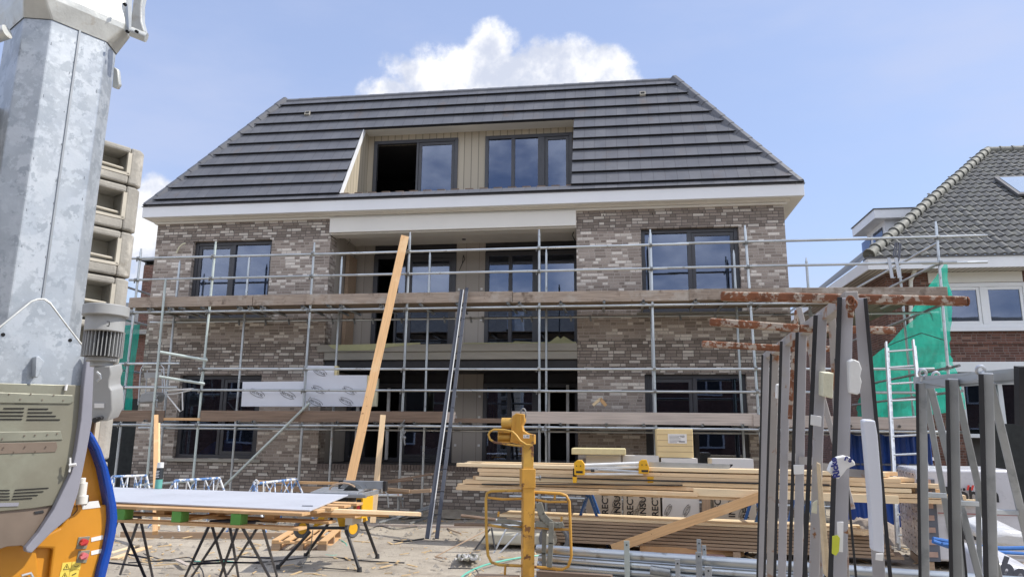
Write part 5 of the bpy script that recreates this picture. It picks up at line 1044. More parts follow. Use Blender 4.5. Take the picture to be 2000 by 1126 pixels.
# stacked planks in front of the plinth
for i, (pa, pb_, w, h, m_, lb) in enumerate((((505, 940), (668, 943), .05, .045, 'pine_orange', 'orange-brown board, topmost in the low rack behind the blue trestle'), ((500, 953), (670, 956), .05, .09, 'pine_brown', 'thick brown board in the low rack behind the blue trestle'), ((700, 948), (844, 925), .05, .03, 'old_plank_brown', 'dark weathered board tilting up towards the ladder'), ((738, 953), (800, 958), .07, .05, 'pine_brown', 'short brown board end right of the short leaning plank'), ((735, 963), (842, 957), .07, .06, 'pine_brown', 'brown board end reaching right towards the ladder foot, lower of two'), ((745, 943), (806, 936), .05, .03, 'old_plank_brown', 'thin dark board under the tilting weathered board'))):
    beam_obj_t('plinth_board', PY(*pa, -2.0+i*.06), PY(*pb_, -2.0+i*.06), w, h, m_, lb, 'board')
mb = MB()
t = thing('board_rack', 'low steel tube rack holding boards in front of the plinth by scaffold post', 'rack', PY(740, 1000, -1.9))
mb.tube([PY(700, 966, -1.8), PY(786, 966, -1.9)], .024, 8); build('rack_tube', mb, 'galvanised_tube', t); mb = MB(); mb.tube([PY(748, 953, -1.9), PY(757, 965, -1.9), PY(759, 990, -1.9)], .012, 8); build('rack_hook', mb, 'galvanised_tube', t)
for i, (pa, pb_) in enumerate((((780, 1010), (850, 984)), ((740, 1020), (838, 992)), ((800, 1022), (850, 1005)))):
    mb = MB(); mb.tube([PZ(*pa, .03), PY(*pb_, -.9)], .024, 8); tag(build('loose_tube', mb, 'coupler_steel'), f'{("upper", "longest", "lowest")[i]} loose scaffold tube lying against the plinth left of the ladder foot', 'tube')
# mortar skim at the bottom of the wall
mb = MB()
for i in range(60):
    x = -9.8+i*.225; mb.quad((x, -.42-.1*math.sin(i*1.3), .004), (x+.225, -.42-.1*math.sin((i+1)*1.3), .004), (x+.225, -.0, .10+.03*math.sin((i+1)*.9)), (x, -.0, .10+.03*math.sin(i*.9)))
struct('soil_bank', mb, 'sandy_ground', fixn=False)
# ---- wheelbarrow lying behind the yellow fork
WBW = thing('wheelbarrow', 'upturned cream wheelbarrow with dark-gripped steel handles behind the yellow fork', 'wheelbarrow', PZ(1010, 1075, 0))
yb = PZ(1010, 1075, 0).y
mb = MB(); A_, B_, C_, D_2 = PY(938, 1062, yb), PY(1086, 1066, yb), PY(1080, 1042, yb), PY(948, 1040, yb); mb.prism([A_, B_, C_, D_2], (0, .55, 0)); build('tray', mb, 'tub_cream', WBW, bevel=.03)
mb = MB(); c = PY(1083, 1052, yb-.05); mb.tube([c+Vector((.3*math.cos(k*PI/8)*.6, 0, math.sin(k*PI/8)*.17)) for k in range(17)], .035, 8, cap=False); build('wheel', mb, 'tyre', WBW)
for p0, p1, p2, k in (((900, 1006), (968, 1014), (1035, 1020), 0), ((887, 1023), (958, 1024), (1040, 1026), 1)):
    mb = MB(); mb.tube([PY(*p1, yb-.1), PY(*p2, yb+.1), PY(1075, 1030, yb+.1)], .018, 8); build('handle', mb, 'galvanised_tube', WBW); mb = MB(); mb.tube([PY(*p0, yb-.2), PY(*p1, yb-.1)], .021, 8); build('grip', mb, 'old_plank_brown', WBW)
for p0, p1 in (((992, 1026), (960, 1088)), ((1012, 1040), (968, 1088)), ((960, 1030), (967, 1072)), ((957, 1032), (928, 1072))):
    mb = MB(); mb.tube([PY(*p0, yb-.12), PY(*p1, yb-.25)], .012, 8); build('leg', mb, 'cable_black' if p0[0] in (960, 957) else 'aluminium', WBW)
mb = MB(); mb.tube([PZ(850, 1086, .01), PY(952, 1034, yb-.3)], .008, 6); mb.tube([PZ(850, 1086, .01), PZ(872, 1090, .01)], .012, 6); tag(build('thin_rod', mb, 'pine_brown'), 'thin bent rod lying from the sand up to the wheelbarrow', 'rod')
# ---- green hose, cables, straps, scraps on the ground
def ground_line(name, px, r, mat, label, cat, z=.012): 
    P_ = [PZ(x, y, z) for x, y in px]; out_ = []
    for i in range(len(P_)-1):
        p0, p1, p2, p3 = P_[max(i-1, 0)], P_[i], P_[i+1], P_[min(i+2, len(P_)-1)]
        for k in range(5):
            t = k/5; out_.append(.5*((2*p1)+(p2-p0)*t+(2*p0-5*p1+4*p2-p3)*t*t+(3*p1-p0-3*p2+p3)*t**3))
    out_.append(P_[-1]); mb = MB(); mb.tube(out_, r, 7); return tag(build(name, mb, mat), label, cat)
ground_line('green_hose', [(1062, 1083), (1015, 1088), (960, 1099), (930, 1109), (905, 1123), (880, 1150)], .011, 'hose_green', 'green garden hose curving over the sand left of the yellow fork', 'hose')
ground_line('green_hose', [(662, 1052), (676, 1062), (674, 1074), (655, 1084), (636, 1083)], .011, 'hose_green', 'loop of green hose on the sand right of the wooden pallet', 'hose')
ground_line('green_hose', [(378, 1096), (420, 1094), (460, 1097)], .009, 'hose_green', 'straight piece of green hose between the navy trestles', 'hose')
ground_line('power_cable', [(250, 1098), (330, 1094), (420, 1098), (520, 1096), (600, 1088), (660, 1088), (700, 1093), (760, 1097), (790, 1098)], .008, 'cable_black', 'long dark power cable running across the sand under the saw', 'cable')
ground_line('power_cable', [(630, 1108), (690, 1112), (700, 1111)], .006, 'cable_black', 'short thin cable by the front foot of the saw', 'cable')
ground_line('power_cable', [(280, 1080), (320, 1092), (370, 1088), (392, 1108), (398, 1125)], .007, 'cable_black', 'dark cable wriggling under the long pallet', 'cable')
ground_line('ladder_shadow', [(769, 1054), (785, 1056), (800, 1055), (828, 1051)], .012, 'cable_black', 'dark line laid as the ladder shadow left of its feet', 'strap')  # thin black tube on the sand stands in for the cast shadow of the ladder
ground_line('power_cable', [(690, 1030), (715, 1035), (740, 1026), (770, 1032), (810, 1028), (840, 1024)], .007, 'cable_black', 'tangled thin cable in front of the plinth by the short plank', 'cable')
ground_line('iron_rod', [(874, 1030), (880, 1034), (900, 1041)], .012, 'pine_brown', 'short forked stick on the sand right of the ladder', 'stick')
ground_line('power_cable', [(875, 1109), (925, 1110), (935, 1120), (945, 1130)], .006, 'cable_black', 'thin frayed cable on the sand in front of the fork', 'cable')
t = thing('cloth_strap', 'rumpled pale cargo strap heaped on the sand beside the wheelbarrow', 'strap', PZ(920, 1088, 0))
for k in range(7):
    pts = []
    for i in range(9): pts.append(PZ(893+i*5+random.uniform(-5, 5), 1087+math.sin(i*1.4+k)*5, .02+.02*(k % 3)))
    mb = MB(); mb.tube(pts, .016, 5); build('strap_fold', mb, 'plastic_film' if k % 2 else 'strap_grey', t)
mb = MB()
for i in range(1300):
    x, y = random.uniform(-9.5, 7), random.uniform(-9.5, -.6); s_ = random.choice((.01, .015, .02, .03, .05)); an = random.uniform(0, PI); l_ = s_*random.uniform(1, 5); dx, dy = math.cos(an)*l_/2, math.sin(an)*l_/2
    mb.beam((x-dx, y-dy, .008), (x+dx, y+dy, .012+random.uniform(0, .01)), s_*.6, .008)
o = build('wood_chips', mb, 'chip_wood', loc=(0, 0, 0), smooth=False); tag(o, 'wood chips and splinters scattered over the sandy ground', 'debris', kind='stuff')
mb = MB()
for i in range(2200):
    x, y = random.uniform(-10, 8), -.3-9.7*random.random()**1.6; r = random.choice((.008, .012, .02, .03, .045)); 
    if abs(x) > 0: mb.v += [(x+r, y, .0), (x-r*.6, y+r*.8, .0), (x-r*.5, y-r*.9, .0), (x+random.uniform(-.3, .3)*r, y, r*.9)]; k = len(mb.v)-4; mb.f += [(k, k+1, k+3), (k+1, k+2, k+3), (k+2, k, k+3)]
o = build('rubble', mb, 'rubble', loc=(0, 0, 0), smooth=False); tag(o, 'small stones and mortar crumbs lying on the sand', 'rubble', kind='stuff')
# ================================================================== YELLOW LIFTING FORK
FY = -8.45
FK = thing('crane_fork', 'yellow rust-flecked crane pallet fork with a looped backrest, standing upright in the foreground', 'pallet fork', (PY(1032, 1000, FY).x, FY, 0))
def fb(name, px0, px1, py0, py1, mat, dep=.1, y=FY, bev=.005):
    a, b = PY(px0, (py0+py1)/2, y), PY(px1, (py0+py1)/2, y); t, u = PY((px0+px1)/2, py0, y), PY((px0+px1)/2, py1, y)
    mb = MB(); mb.box(a.x, b.x, y, y+dep, u.z, t.z); return build(name, mb, mat, FK, smooth=False, bevel=bev)
xm0 = PY(1030, 980, FY).x; yaw_ = 0
def fbox(name, w, z0, z1, mat, d=.105, cx=0, cy=0, bev=.006):
    c, s = math.cos(.28), math.sin(.28); R2 = lambda x, y: Vector((xm0+cx+x*c-y*s, FY+cy+x*s+y*c, z0)); mb = MB(); mb.prism([R2(-w/2, -d/2), R2(w/2, -d/2), R2(w/2, d/2), R2(-w/2, d/2)], (0, 0, z1-z0)); return build(name, mb, mat, FK, smooth=False, bevel=bev)
zq = lambda py: PY(1031, py, FY).z
fbox('mast', .092, .06, zq(950), 'fork_yellow', cx=.005); fbox('sleeve', .112, zq(952), zq(914), 'fork_yellow', d=.12); fbox('inner_mast', .084, zq(916), zq(862), 'fork_rusty', d=.09)
mb = MB(); mb.cyl(Vector((xm0+.075, FY+.0, zq(932))), (1, .28, 0), .012, .05, 10); mb.cyl(Vector((xm0+.10, FY+.01, zq(932))), (1, .28, 0), .02, .012, 10); build('locking_pin', mb, 'coupler_steel', FK)
mb = MB(); mb.prism([PY(*p, FY-.05) for p in ((998, 842), (1000, 812), (1008, 806), (1024, 808), (1025, 822), (1020, 831), (1022, 840), (1030, 845), (1044, 848), (1044, 867), (1018, 868), (996, 863))], (0, .10, 0)); build('head', mb, 'fork_yellow', FK, bevel=.006)
mb = MB(); mb.prism([PY(*p, FY-.062) for p in ((1003, 860), (1010, 812), (1016, 810), (1018, 840), (1012, 862))], (0, .010, 0)); build('head_rib', mb, 'fork_yellow', FK, smooth=False)
mb = MB(); mb.cyl(PY(991, 826, FY), (1, 0, 0), .045, .09, 18); build('pulley', mb, 'fork_rusty', FK); mb = MB(); mb.cyl(PY(985, 853, FY), (1, 0, 0), .035, .10, 18); build('pulley', mb, 'fork_rusty', FK)
mb = MB(); mb.box(PY(974, 843, FY).x, PY(998, 843, FY).x, FY-.05, FY+.05, PY(985, 845, FY).z, PY(985, 841, FY).z); mb.box(PY(974, 843, FY).x, PY(998, 843, FY).x, FY-.05, FY+.05, PY(985, 864, FY).z, PY(985, 861, FY).z); build('pulley_cheek', mb, 'fork_yellow', FK, smooth=False)
mb = MB(); c = PY(1022, 808, FY); mb.tube([c+Vector((.022*math.cos(k*PI/8), 0, .045*math.sin(k*PI/8))) for k in range(17)], .006, 8, cap=False); build('lifting_ring', mb, 'coupler_steel', FK)
def cr(px, y, r, mat, nm, loop=False):
    P_ = [PY(*p, y) for p in px]; mb = MB(); mb.tube(roundloop(P_, .05) if loop else P_, r, 10, cap=not loop); return build(nm, mb, mat, FK)
cr([(1003, 843), (985, 839), (965, 838), (957, 842), (954, 848), (957, 857), (966, 863), (990, 867), (1015, 870), (1034, 871), (1042, 862)], FY-.09, .0085, 'fork_rusty', 'loop_handle'); cr([(1000, 842), (1008, 849), (1016, 860), (1028, 868), (1040, 869)], FY-.095, .0085, 'fork_rusty', 'loop_handle')
mb = MB(); a, b = PY(1022, 848, FY-.052), PY(1034, 855, FY-.052); mb.box(a.x, b.x, FY-.054, FY-.051, b.z, a.z); pl_ = build('plate', mb, 'sticker_white', FK, smooth=False); text('C 80', (a.x+.004, FY-.055, b.z+.008), (1, 0, 0), (0, 0, 1), .022, 'ink_grey', 'lettering', pl_)
cr([(1019, 957), (960, 958), (951, 962), (949, 975), (950, 1040), (953, 1083), (960, 1097), (975, 1102), (1019, 1104)], FY, .0115, 'fork_rusty', 'cage_tube'); cr([(953, 971), (980, 974), (1019, 973)], FY, .010, 'fork_yellow', 'cage_tube'); cr([(954, 1024), (985, 1029), (1019, 1028)], FY, .010, 'fork_rusty', 'cage_tube')
cr([(1042, 960), (1095, 963), (1106, 967), (1112, 978), (1114, 1030), (1116, 1085), (1110, 1105), (1098, 1111), (1044, 1106)], FY, .0115, 'fork_yellow', 'cage_tube'); cr([(1046, 975), (1070, 979), (1108, 979)], FY, .010, 'fork_yellow', 'cage_tube'); cr([(1046, 1028), (1075, 1032), (1111, 1033)], FY, .010, 'fork_yellow', 'cage_tube')
for px, y0, y1 in ((987, 1103, 1122), (1087, 1110, 1140), (974, 998, 1008), (1097, 1008, 1028), (1084, 965, 975)): cr([(px, y0), (px-1, y1)], FY, .009, 'fork_yellow', 'cage_stub')
cr([(1042, 965), (1040, 1126), (1040, 1200)], FY+.07, .012, 'fork_yellow', 'brace_tube')
z = PY(1000, 1122, FY).z
for s_ in (-1, 1):
    mb = MB(); mb.box(xm0+s_*.3-.06, xm0+s_*.3+.06, FY-.02, FY+1.05, .04, .09); build('tine', mb, 'fork_yellow', FK, smooth=False)
mb = MB(); mb.box(xm0-.42, xm0+.42, FY-.05, FY+.05, .05, .16); build('tine_carrier', mb, 'fork_yellow', FK, smooth=False)
mb = MB(); mb.box(xm0-.40, xm0-.06, FY-.10, FY+.02, z-.12, z); build('timber_pad', mb, 'pine_brown', FK, smooth=False)
# strap hanging over the fork
t = thing('sling_strap', 'grey webbing slings knotted over the yellow backrest and hanging down', 'strap', (xm0+.2, FY-.02, .2))
def ribbon(px, y, w, mat, par, nm='webbing'):
    P_ = [PY(*p, y) for p in px]; mb = MB()
    for i in range(len(P_)-1): d = P_[i+1]-P_[i]; mb.beam(P_[i]-d*.04, P_[i+1]+d*.04, .012, w, up=Vector((1, 0, 0)) if abs(d.z) > abs(d.x) else Vector((0, 0, 1)))
    return build(nm, mb, mat, par, bevel=.003)
ribbon([(1052, 982), (1058, 1004), (1068, 1016), (1077, 1022)], FY-.03, .055, 'strap_grey', t); ribbon([(1077, 1020), (1076, 1060), (1073, 1105)], FY-.04, .04, 'strap_grey', t); ribbon([(1064, 1032), (1062, 1080), (1064, 1130)], FY+.01, .035, 'strap_grey', t); ribbon([(1050, 985), (1056, 1010), (1062, 1034)], FY+.0, .03, 'strap_grey', t); ribbon([(1046, 1022), (1070, 1024), (1098, 1024)], FY-.02, .045, 'strap_grey', t); ribbon([(1080, 1022), (1090, 1026), (1100, 1022)], FY-.035, .04, 'strap_grey', t)
t = thing('sling_strap', 'folded grey webbing sling lying on the left side of the yellow backrest', 'strap', (xm0-.2, FY-.02, .8)); ribbon([(972, 1016), (995, 1017), (1018, 1022)], FY-.02, .03, 'strap_grey', t); ribbon([(980, 1024), (1000, 1030), (1019, 1033)], FY-.015, .02, 'strap_grey', t)
# ================================================================== TIMBER PILES
hiA, hiB = PZ(900, 904, 1.12), PZ(1480, 917, 1.12); hd = (hiB-hiA); hd.z = 0; hd.normalize(); hn = Vector((-hd.y, hd.x, 0))
HP = lambda s_, n_, z: Vector((hiA.x, hiA.y, 0))+hd*s_+hn*n_+Vector((0, 0, z))
sx = lambda px, py, z: (PZ(px, py, z)-HP(0, 0, z)).dot(hd)
rows = [(1.095, 932, 904, 'pine'), (1.035, 917, 918, 'pine'), (.975, 925, 926, 'pine'), (.915, 912, 935, 'pine'), (.855, 892, 942, 'pine'), (.795, 881, 950, 'pine')]
n_ = 0
rr = random.Random(5)
for ri, (z, px, py, m_) in enumerate(rows):
    for j in range(4):
        x0 = sx(px, py, z)+(0 if j == 0 else rr.uniform(-.1, .35)); x1 = sx(1725, 925, z)+rr.uniform(-.35, .2)
        lift = rr.uniform(-.004, .004); w = .125
        o = beam_obj('pine_board', HP(x0, .065+j*.14, z+lift), HP(x1, .065+j*.14, z+lift+rr.uniform(-.003, .003)), w, .05, 'pine' if (ri+j) % 3 else 'pine_white', bevel=.003)
        tag(o, 'pale pine board stacked in the upper timber pile on the blue trestles', 'board', 'boards of the upper timber pile')
for args in ((( -.05, -.02, .765), (1.9, -.02, .765), 'pine', 'pine board, lowest and frontmost at the left end of the upper timber pile'), ((1.25, -.10, .772), (4.0, -.1, .760), 'pine', 'thin pale board along the lower front edge of the upper timber pile'), ((3.35, -.13, .83), (sx(1744, 970, .815), -.13, .815), 'pine_white', 'wide smooth pale board lying in front along the right half of the upper timber pile')):
    a, b, m_, lb = args; o = beam_obj('front_board', HP(*a), HP(*b), .04, .045 if m_ == 'pine' else .095, m_, bevel=.002); tag(o, lb, 'board')
o = beam_obj('front_board', HP(2.1, -.15, .80), HP(3.4, -.15, .80), .05, .05, 'pine'); tag(o, 'short pale board in front of the upper pile beneath the yellow clamp stand', 'board')
o = beam_obj('front_board', HP(-.0, .3, 1.135), HP(2.0, .3, 1.14), .12, .012, 'pine_white'); tag(o, 'thin springy lath on top of the upper timber pile at its left end', 'lath')
o = beam_obj('rubber_seal', HP(1.0, -.03, .95), HP(5.0, -.03, .96), .02, .018, 'rubber'); tag(o, 'black rubber strip running along the front of the upper timber pile', 'strip')
o = beam_obj('rubber_seal', HP(.35, -.03, .835), HP(3.2, -.03, .905), .02, .016, 'rubber'); tag(o, 'black strip slanting across the left end of the upper timber pile', 'strip')
o = beam_obj('metal_rail', PY(1268, 906, HP(3.6, .3, 1).y), PY(1425, 911, HP(4.6, .3, 1).y), .06, .07, 'galvanised'); tag(o, 'grey-green metal profile lying on top of the upper timber pile', 'profile')
# blue A-trestles under the upper pile
g = 'plain blue trestles under the upper timber pile'
def atrestle(label, apex, f1, f2, zt=.74):
    y0 = PZ(*f2, 0).y; t = thing('blue_trestle', label, 'trestle', PZ(*f2, 0), g)
    for dy, w in ((0, 1), (.75, 1)):
        A_ = PY(*apex, y0+.05); A_ = Vector((A_.x, A_.y+dy, zt)); F1 = PZ(*f1, .0); F2 = PZ(*f2, .0)
        for q in (F1, F2): qq = Vector((q.x, q.y*.3+y0*.7+dy, 0)); mb = MB(); mb.beam(A_, qq, .035, .035); build('leg', mb, 'blue_paint', t, smooth=False, bevel=.003)
    mb = MB(); mb.beam(A_-Vector((0, .8, 0)), A_+Vector((0, .05, 0)), .04, .04); build('top_bar', mb, 'blue_paint', t, smooth=False)
atrestle('plain blue A-shaped trestle left of centre under the upper timber pile', (1149, 960), (1117, 1056), (1188, 1069))
atrestle('plain blue trestle under the right end of the upper pile, partly behind the rusty rack', (1492, 980), (1458, 1084), (1535, 1085))
atrestle('plain blue trestle at the far right end behind the rusty rack legs', (1580, 985), (1555, 1082), (1600, 1082))
# lower pile
loA, loB = PZ(1060, 1007, .42), PZ(1465, 1024, .42); ld = (loB-loA); ld.z = 0; ld.normalize(); ln_ = Vector((-ld.y, ld.x, 0)); LPt = lambda s_, n_, z: Vector((loA.x, loA.y, 0))+ld*s_+ln_*n_+Vector((0, 0, z))
for k in range(8):
    z = .402-k*.043
    for j in range(4):
        x0 = -.55+(.1*rr.random() if k else 0)+(-.12 if k == 0 else 0); x1 = (PZ(1690, 1040, z)-LPt(0, 0, 0)).dot(ld)+rr.uniform(-.1, .1)
        o = beam_obj('brown_board', LPt(x0, .075+j*.155, z+rr.uniform(-.003, .003)), LPt(x1, .075+j*.155, z), .148, .034, 'pine_white' if k == 0 else 'pine_brown', bevel=.003)
        if k == 0: tag(o, 'smooth pale board in the top layer of the lower timber pile', 'board', 'top boards of the lower timber pile')
        else: tag(o, 'brown-edged board stacked in the lower timber pile on the ground', 'board', 'boards of the lower timber pile')
for i, x in enumerate((.2, 1.4, 2.6, 3.7)):
    o = beam_obj('bearer', LPt(x, -.05, .04), LPt(x, .75, .04), .09, .07, 'pine_brown'); tag(o, f'{ORD[i]} timber bearer from the left under the lower timber pile', 'bearer', 'bearers under the lower timber pile')
o = beam_obj('thick_plank', PZ(1250, 1072, .05), PZ(1452, 1078, .05), .1, .09, 'pine_orange'); tag(o, 'pale thick plank lying on the ground in front of the lower timber pile', 'plank')
mb = MB(); mb.prism([PZ(1245, 1082, .004), PZ(1420, 1090, .004), PZ(1400, 1078, .004), PZ(1250, 1070, .004)], (0, 0, .02)); tag(build('pink_board', mb, pm('pale_pink', (.5, .33, .33), .8), smooth=False), 'flat pinkish sheet on the ground behind the grey tubes', 'sheet')
o = beam_obj('sloping_plank', PZ(1196, 1071, .05)+Vector((0, -.0, 0)), HP(sx(1500, 965, .80), -.22, .80)+Vector((0, 0, .04)), .045, .12, 'pine_orange', bevel=.003); tag(o, 'orange pine plank sloping up to the right across the lower timber pile', 'plank')
# ---- insulation packs standing behind the piles
YP = -2.7
def pack(px0, px1, ptop, mat, words, label):
    a = PY(px0, 960, YP); b = PY(px1, 960, YP); zt = PY(px0, ptop, YP).z; mb = MB(); mb.box(a.x, b.x, YP, YP+.55, .06, zt)
    o = tag(build('insulation_pack', mb, mat, smooth=False, bevel=.006), label, 'insulation', 'insulation packs on end behind the timber')
    mb = MB(); mb.box(a.x+.004, b.x-.004, YP-.004, YP+.3, zt-.26, zt+.003); build('white_wrap', mb, 'board_white', o, smooth=False)
    for px, py, s_, w_ in words: text(w_, PY(px, py, YP-.003), (0, 0, 1), (-1, 0, 0), s_, 'ink_black', 'lettering', o, .0008, .001, bold=.002)
    return o
pk = pack(1145, 1214, 889, 'board_tan', [(1188, 1004, .135, 'RECTICEL'), (1212, 1006, .135, 'INSULATION')], 'tan printed insulation pack standing on end, leftmost of four')
p2_ = pack(1217, 1289, 889, 'board_tan', [(1237, 1006, .135, 'RECTICEL'), (1262, 1008, .135, 'INSULATION'), (1286, 1008, .135, 'RECTICEL')], 'tan printed insulation pack standing on end, second from the left')
p3_ = pack(1293, 1365, 894, 'board_white', [], 'white insulation pack with two small oval logos, third from the left')
p4_ = pack(1393, 1475, 895, 'board_tan', [(1409, 1006, .135, 'RECTICEL'), (1436, 1010, .135, 'INSULATION'), (1463, 1012, .13, 'RECTICEL')], 'tan printed insulation pack standing on end, rightmost of four')
for o, cs in ((pk, ((1203, 980), (1199, 1000))), (p2_, ((1252, 985), (1240, 1004))), (p3_, ((1305, 995), (1341, 996))), (p4_, ((1425, 985), (1450, 1000)))):
    for cx, cy in cs: logo(cx, cy, YP-.003, .19, o, 62)
o = beam_obj('dark_post', PY(1379, 1010, YP), PY(1379, 955, YP), .1, .12, 'pine_brown'); tag(o, 'short brown timber upright between the white and the rightmost insulation packs', 'post')
mb = MB(); mb.box(PY(1118, 880, YP).x, PY(1222, 880, YP).x, YP-.25, YP+.45, PY(1160, 888, YP).z+.012, PY(1160, 877, YP).z+.02); tag(build('foam_slab', mb, 'foam_yellow', smooth=False, bevel=.01), 'thick yellow foam slab lying on the left insulation packs', 'slab')
a, b = PY(1284, 894, YP), PY(1353, 837, YP); mb = MB(); mb.box(a.x, b.x, YP+.02, YP+.5, a.z+.012, b.z); tp_ = tag(build('tan_pack', mb, 'pack_tan', smooth=False, bevel=.012), 'tan wrapped insulation pack with a white label standing on the third pack', 'pack')
zz0 = a.z+.012
for i in range(1, 5): mb = MB(); z = zz0+(b.z-zz0)*i/5; mb.box(a.x+.003, b.x-.003, YP+.0175, YP+.022, z-.003, z+.003); build('layer_line', mb, 'pine_brown', tp_, smooth=False)
c0, c1 = PY(1305, 865, YP+.01), PY(1341, 847, YP+.01); mb = MB(); mb.box(c0.x, c1.x, YP+.012, YP+.018, c0.z, c1.z); lb_ = build('paper_label', mb, 'sticker_white', tp_, smooth=False)
mb = MB()
for i in range(6): mb.box(c0.x+.02, c0.x+.02+rr.uniform(.1, .2), YP+.010, YP+.0115, c1.z-.03-i*.02, c1.z-.025-i*.02)
mb.box(c1.x-.12, c1.x-.03, YP+.010, YP+.0115, c0.z+.02, c0.z+.035); build('small_print', mb, 'ink_grey', lb_, smooth=False); text('160', (c1.x-.1, YP+.0105, c1.z-.05), (1, 0, 0), (0, 0, 1), .045, 'ink_black', 'lettering', lb_)
# ---- folded mitre stand on top of the upper pile
fs0 = HP(sx(1131, 905, 1.13), -.02, 0); fs1 = HP(sx(1262, 905, 1.13), -.02, 0); yS = (fs0.y+fs1.y)/2-.12
MS = thing('folded_stand', 'folded white and yellow saw stand resting on the upper timber pile', 'stand', ((fs0.x+fs1.x)/2, yS, 1.1))
for k, pts in enumerate((((1121, 903), (1127, 898), (1136, 898), (1142, 906), (1142, 927), (1122, 927)), ((1248, 901), (1254, 897), (1263, 897), (1268, 912), (1267, 924), (1247, 924)))):
    mb = MB(); mb.prism([PY(*p, yS-.04) for p in pts], (0, .14, 0)); hb = build('end_bracket', mb, 'tool_yellow', MS, smooth=False, bevel=.006)
    x_, y_ = (1126, 909) if k == 0 else (1254, 907)
    for dx in (0, 8): mb = MB(); mb.cyl(PY(x_+dx, y_, yS-.045), (0, 1, 0), .008, .01, 8); build('bolt', mb, 'tool_black', hb)
    mb = MB(); u0, u1 = PY(x_-1, y_+14, yS-.045), PY(x_+12, y_+10, yS-.045); mb.box(u0.x, u1.x, yS-.044, yS-.041, u0.z, u1.z); build('badge', mb, 'tool_black', hb, smooth=False)
for pts, r, m_ in ((((1141, 908), (1250, 904)), .024, 'white_plastic'), (((1156, 918), (1236, 911)), .016, 'white_plastic'), (((1138, 914), (1252, 921)), .02, 'aluminium'), (((1140, 925), (1256, 925)), .017, 'white_plastic'), (((1142, 912), (1250, 912)), .018, 'white_plastic')):
    mb = MB(); mb.tube([PY(*p, yS) for p in pts], r, 10); build('leg_tube', mb, m_, MS)
mb = MB(); mb.tube([PY(1154, 918, yS-.02), PY(1161, 918, yS-.02)], .02, 10); build('rubber_end', mb, 'rubber', MS)
for px0, px1 in ((1119, 1125), (1265, 1275)):
    mb = MB(); mb.prism([PY(px0, 914, yS+.05), PY(px1, 914, yS+.05), PY(px1+2, 940, yS+.05), PY(px0, 940, yS+.05)], (0, .04, 0)); build('leg_bracket', mb, 'tool_black', MS, smooth=False); mb = MB(); mb.prism([PY(px0-1, 930, yS), PY(px1+2, 930, yS), PY(px1+1, 942, yS), PY(px0, 942, yS)], (0, .05, 0)); build('foot_bracket', mb, 'tool_yellow', MS, smooth=False)
# ================================================================== GREY TUBES IN THE FOREGROUND
def tubeline(px, z, py, off): pass
tA, tB = PZ(1049, 1071, .60), PZ(1582, 1108, .60); td = (tB-tA); td.z = 0; td.normalize(); tn = Vector((-td.y, td.x, 0)); TP = lambda s_, n_, z: Vector((tA.x, tA.y, 0))+td*s_+tn*n_+Vector((0, 0, z))
Lt = (tB-tA).length; k = 0
tg = 'grey steel tubes in the foreground bundle'
for z, r, offs, lb in ((.60, .038, (0,), 'thick'), (.53, .026, (-.01, .06, .12), 'thin'), (.475, .026, (-.02, .05, .11), 'thin'), (.42, .026, (-.01, .06, .12), 'thin'), (.37, .026, (-.02, .05, .11), 'thin'), (.32, .026, (-.02, .05), 'thin'), (.25, .045, (-.1, 0., .1), 'thick low')):
    for j, of in enumerate(offs):
        mb = MB(); s0 = rr.uniform(-.02, .05) if j or z < .6 else 0; mb.tube([TP(s0, of, z), TP(Lt+1.1+rr.uniform(-.1, .3), of, z)], r, 14, cap=False); mb.cyl(TP(s0+.02, of, z), td, r*.86, .01, 12)
        lab = {'thick': 'thick grey steel tube on top of the foreground bundle', 'thin': 'thin grey steel tube inside the foreground bundle', 'thick low': 'thick grey steel tube lying at the bottom of the foreground bundle'}[lb]
        tag(build('steel_tube', mb, 'galvanised_tube'), lab, 'tube', tg)
mb = MB(); mb.tube([TP(.95, -.04, .51), TP(1.1, -.04, .50)], .034, 10); tag(build('tube_sleeve', mb, 'tag_green' if False else 'coupler_steel'), 'short coupling sleeve on a thin foreground tube', 'sleeve')
SR = thing('tube_stillage', 'steel stillage with flat uprights holding the foreground tube bundle', 'stillage', TP(Lt/2, 0, 0))
def upright(px, ytop, ybot, w, mat, of):
    s_ = sx_t(px, of); p = TP(s_, of, 0)
    zt = PY(px, ytop, p.y).z; mb = MB(); mb.beam((p.x, p.y, .08), (p.x, p.y, zt), w, .012, up=(0, 1, 0)); u = build('upright', mb, mat, SR, smooth=False, bevel=.002)
    mb = MB(); mb.cyl((p.x, p.y-.008, zt-.03), (0, 1, 0), .006, .006, 8); build('bolt', mb, 'black_slot', u)
def sx_t(px, of):
    lo, hi = 0, Lt+1
    for _ in range(30):
        m_ = (lo+hi)/2; p = TP(m_, of, .5)-CAM; x = 1000+FPX*p.dot(RR)/p.dot(FF)
        if x < px: lo = m_
        else: hi = m_
    return lo
upright(1225, 1055, 1120, .042, 'tube_green_tint', -.07); upright(1366, 1077, 1126, .045, 'galvanised', -.09); upright(1367, 1052, 1126, .034, 'galvanised', .2); upright(1377, 1064, 1126, .03, 'galvanised', .17); upright(1324, 1091, 1126, .036, 'galvanised', -.12); upright(1384, 1105, 1126, .05, 'galvanised', -.16)
for s_ in (.8, Lt*.62): mb = MB(); mb.beam(TP(s_, -.2, .15), TP(s_, .35, .15), .08, .1); build('base_beam', mb, 'galvanised', SR, smooth=False)
for s_ in (.8, Lt*.62):
    for of in (-.15, .3): mb = MB(); mb.beam(TP(s_, of, 0), TP(s_, of, .1), .06, .06); build('foot', mb, 'galvanised', SR, smooth=False)
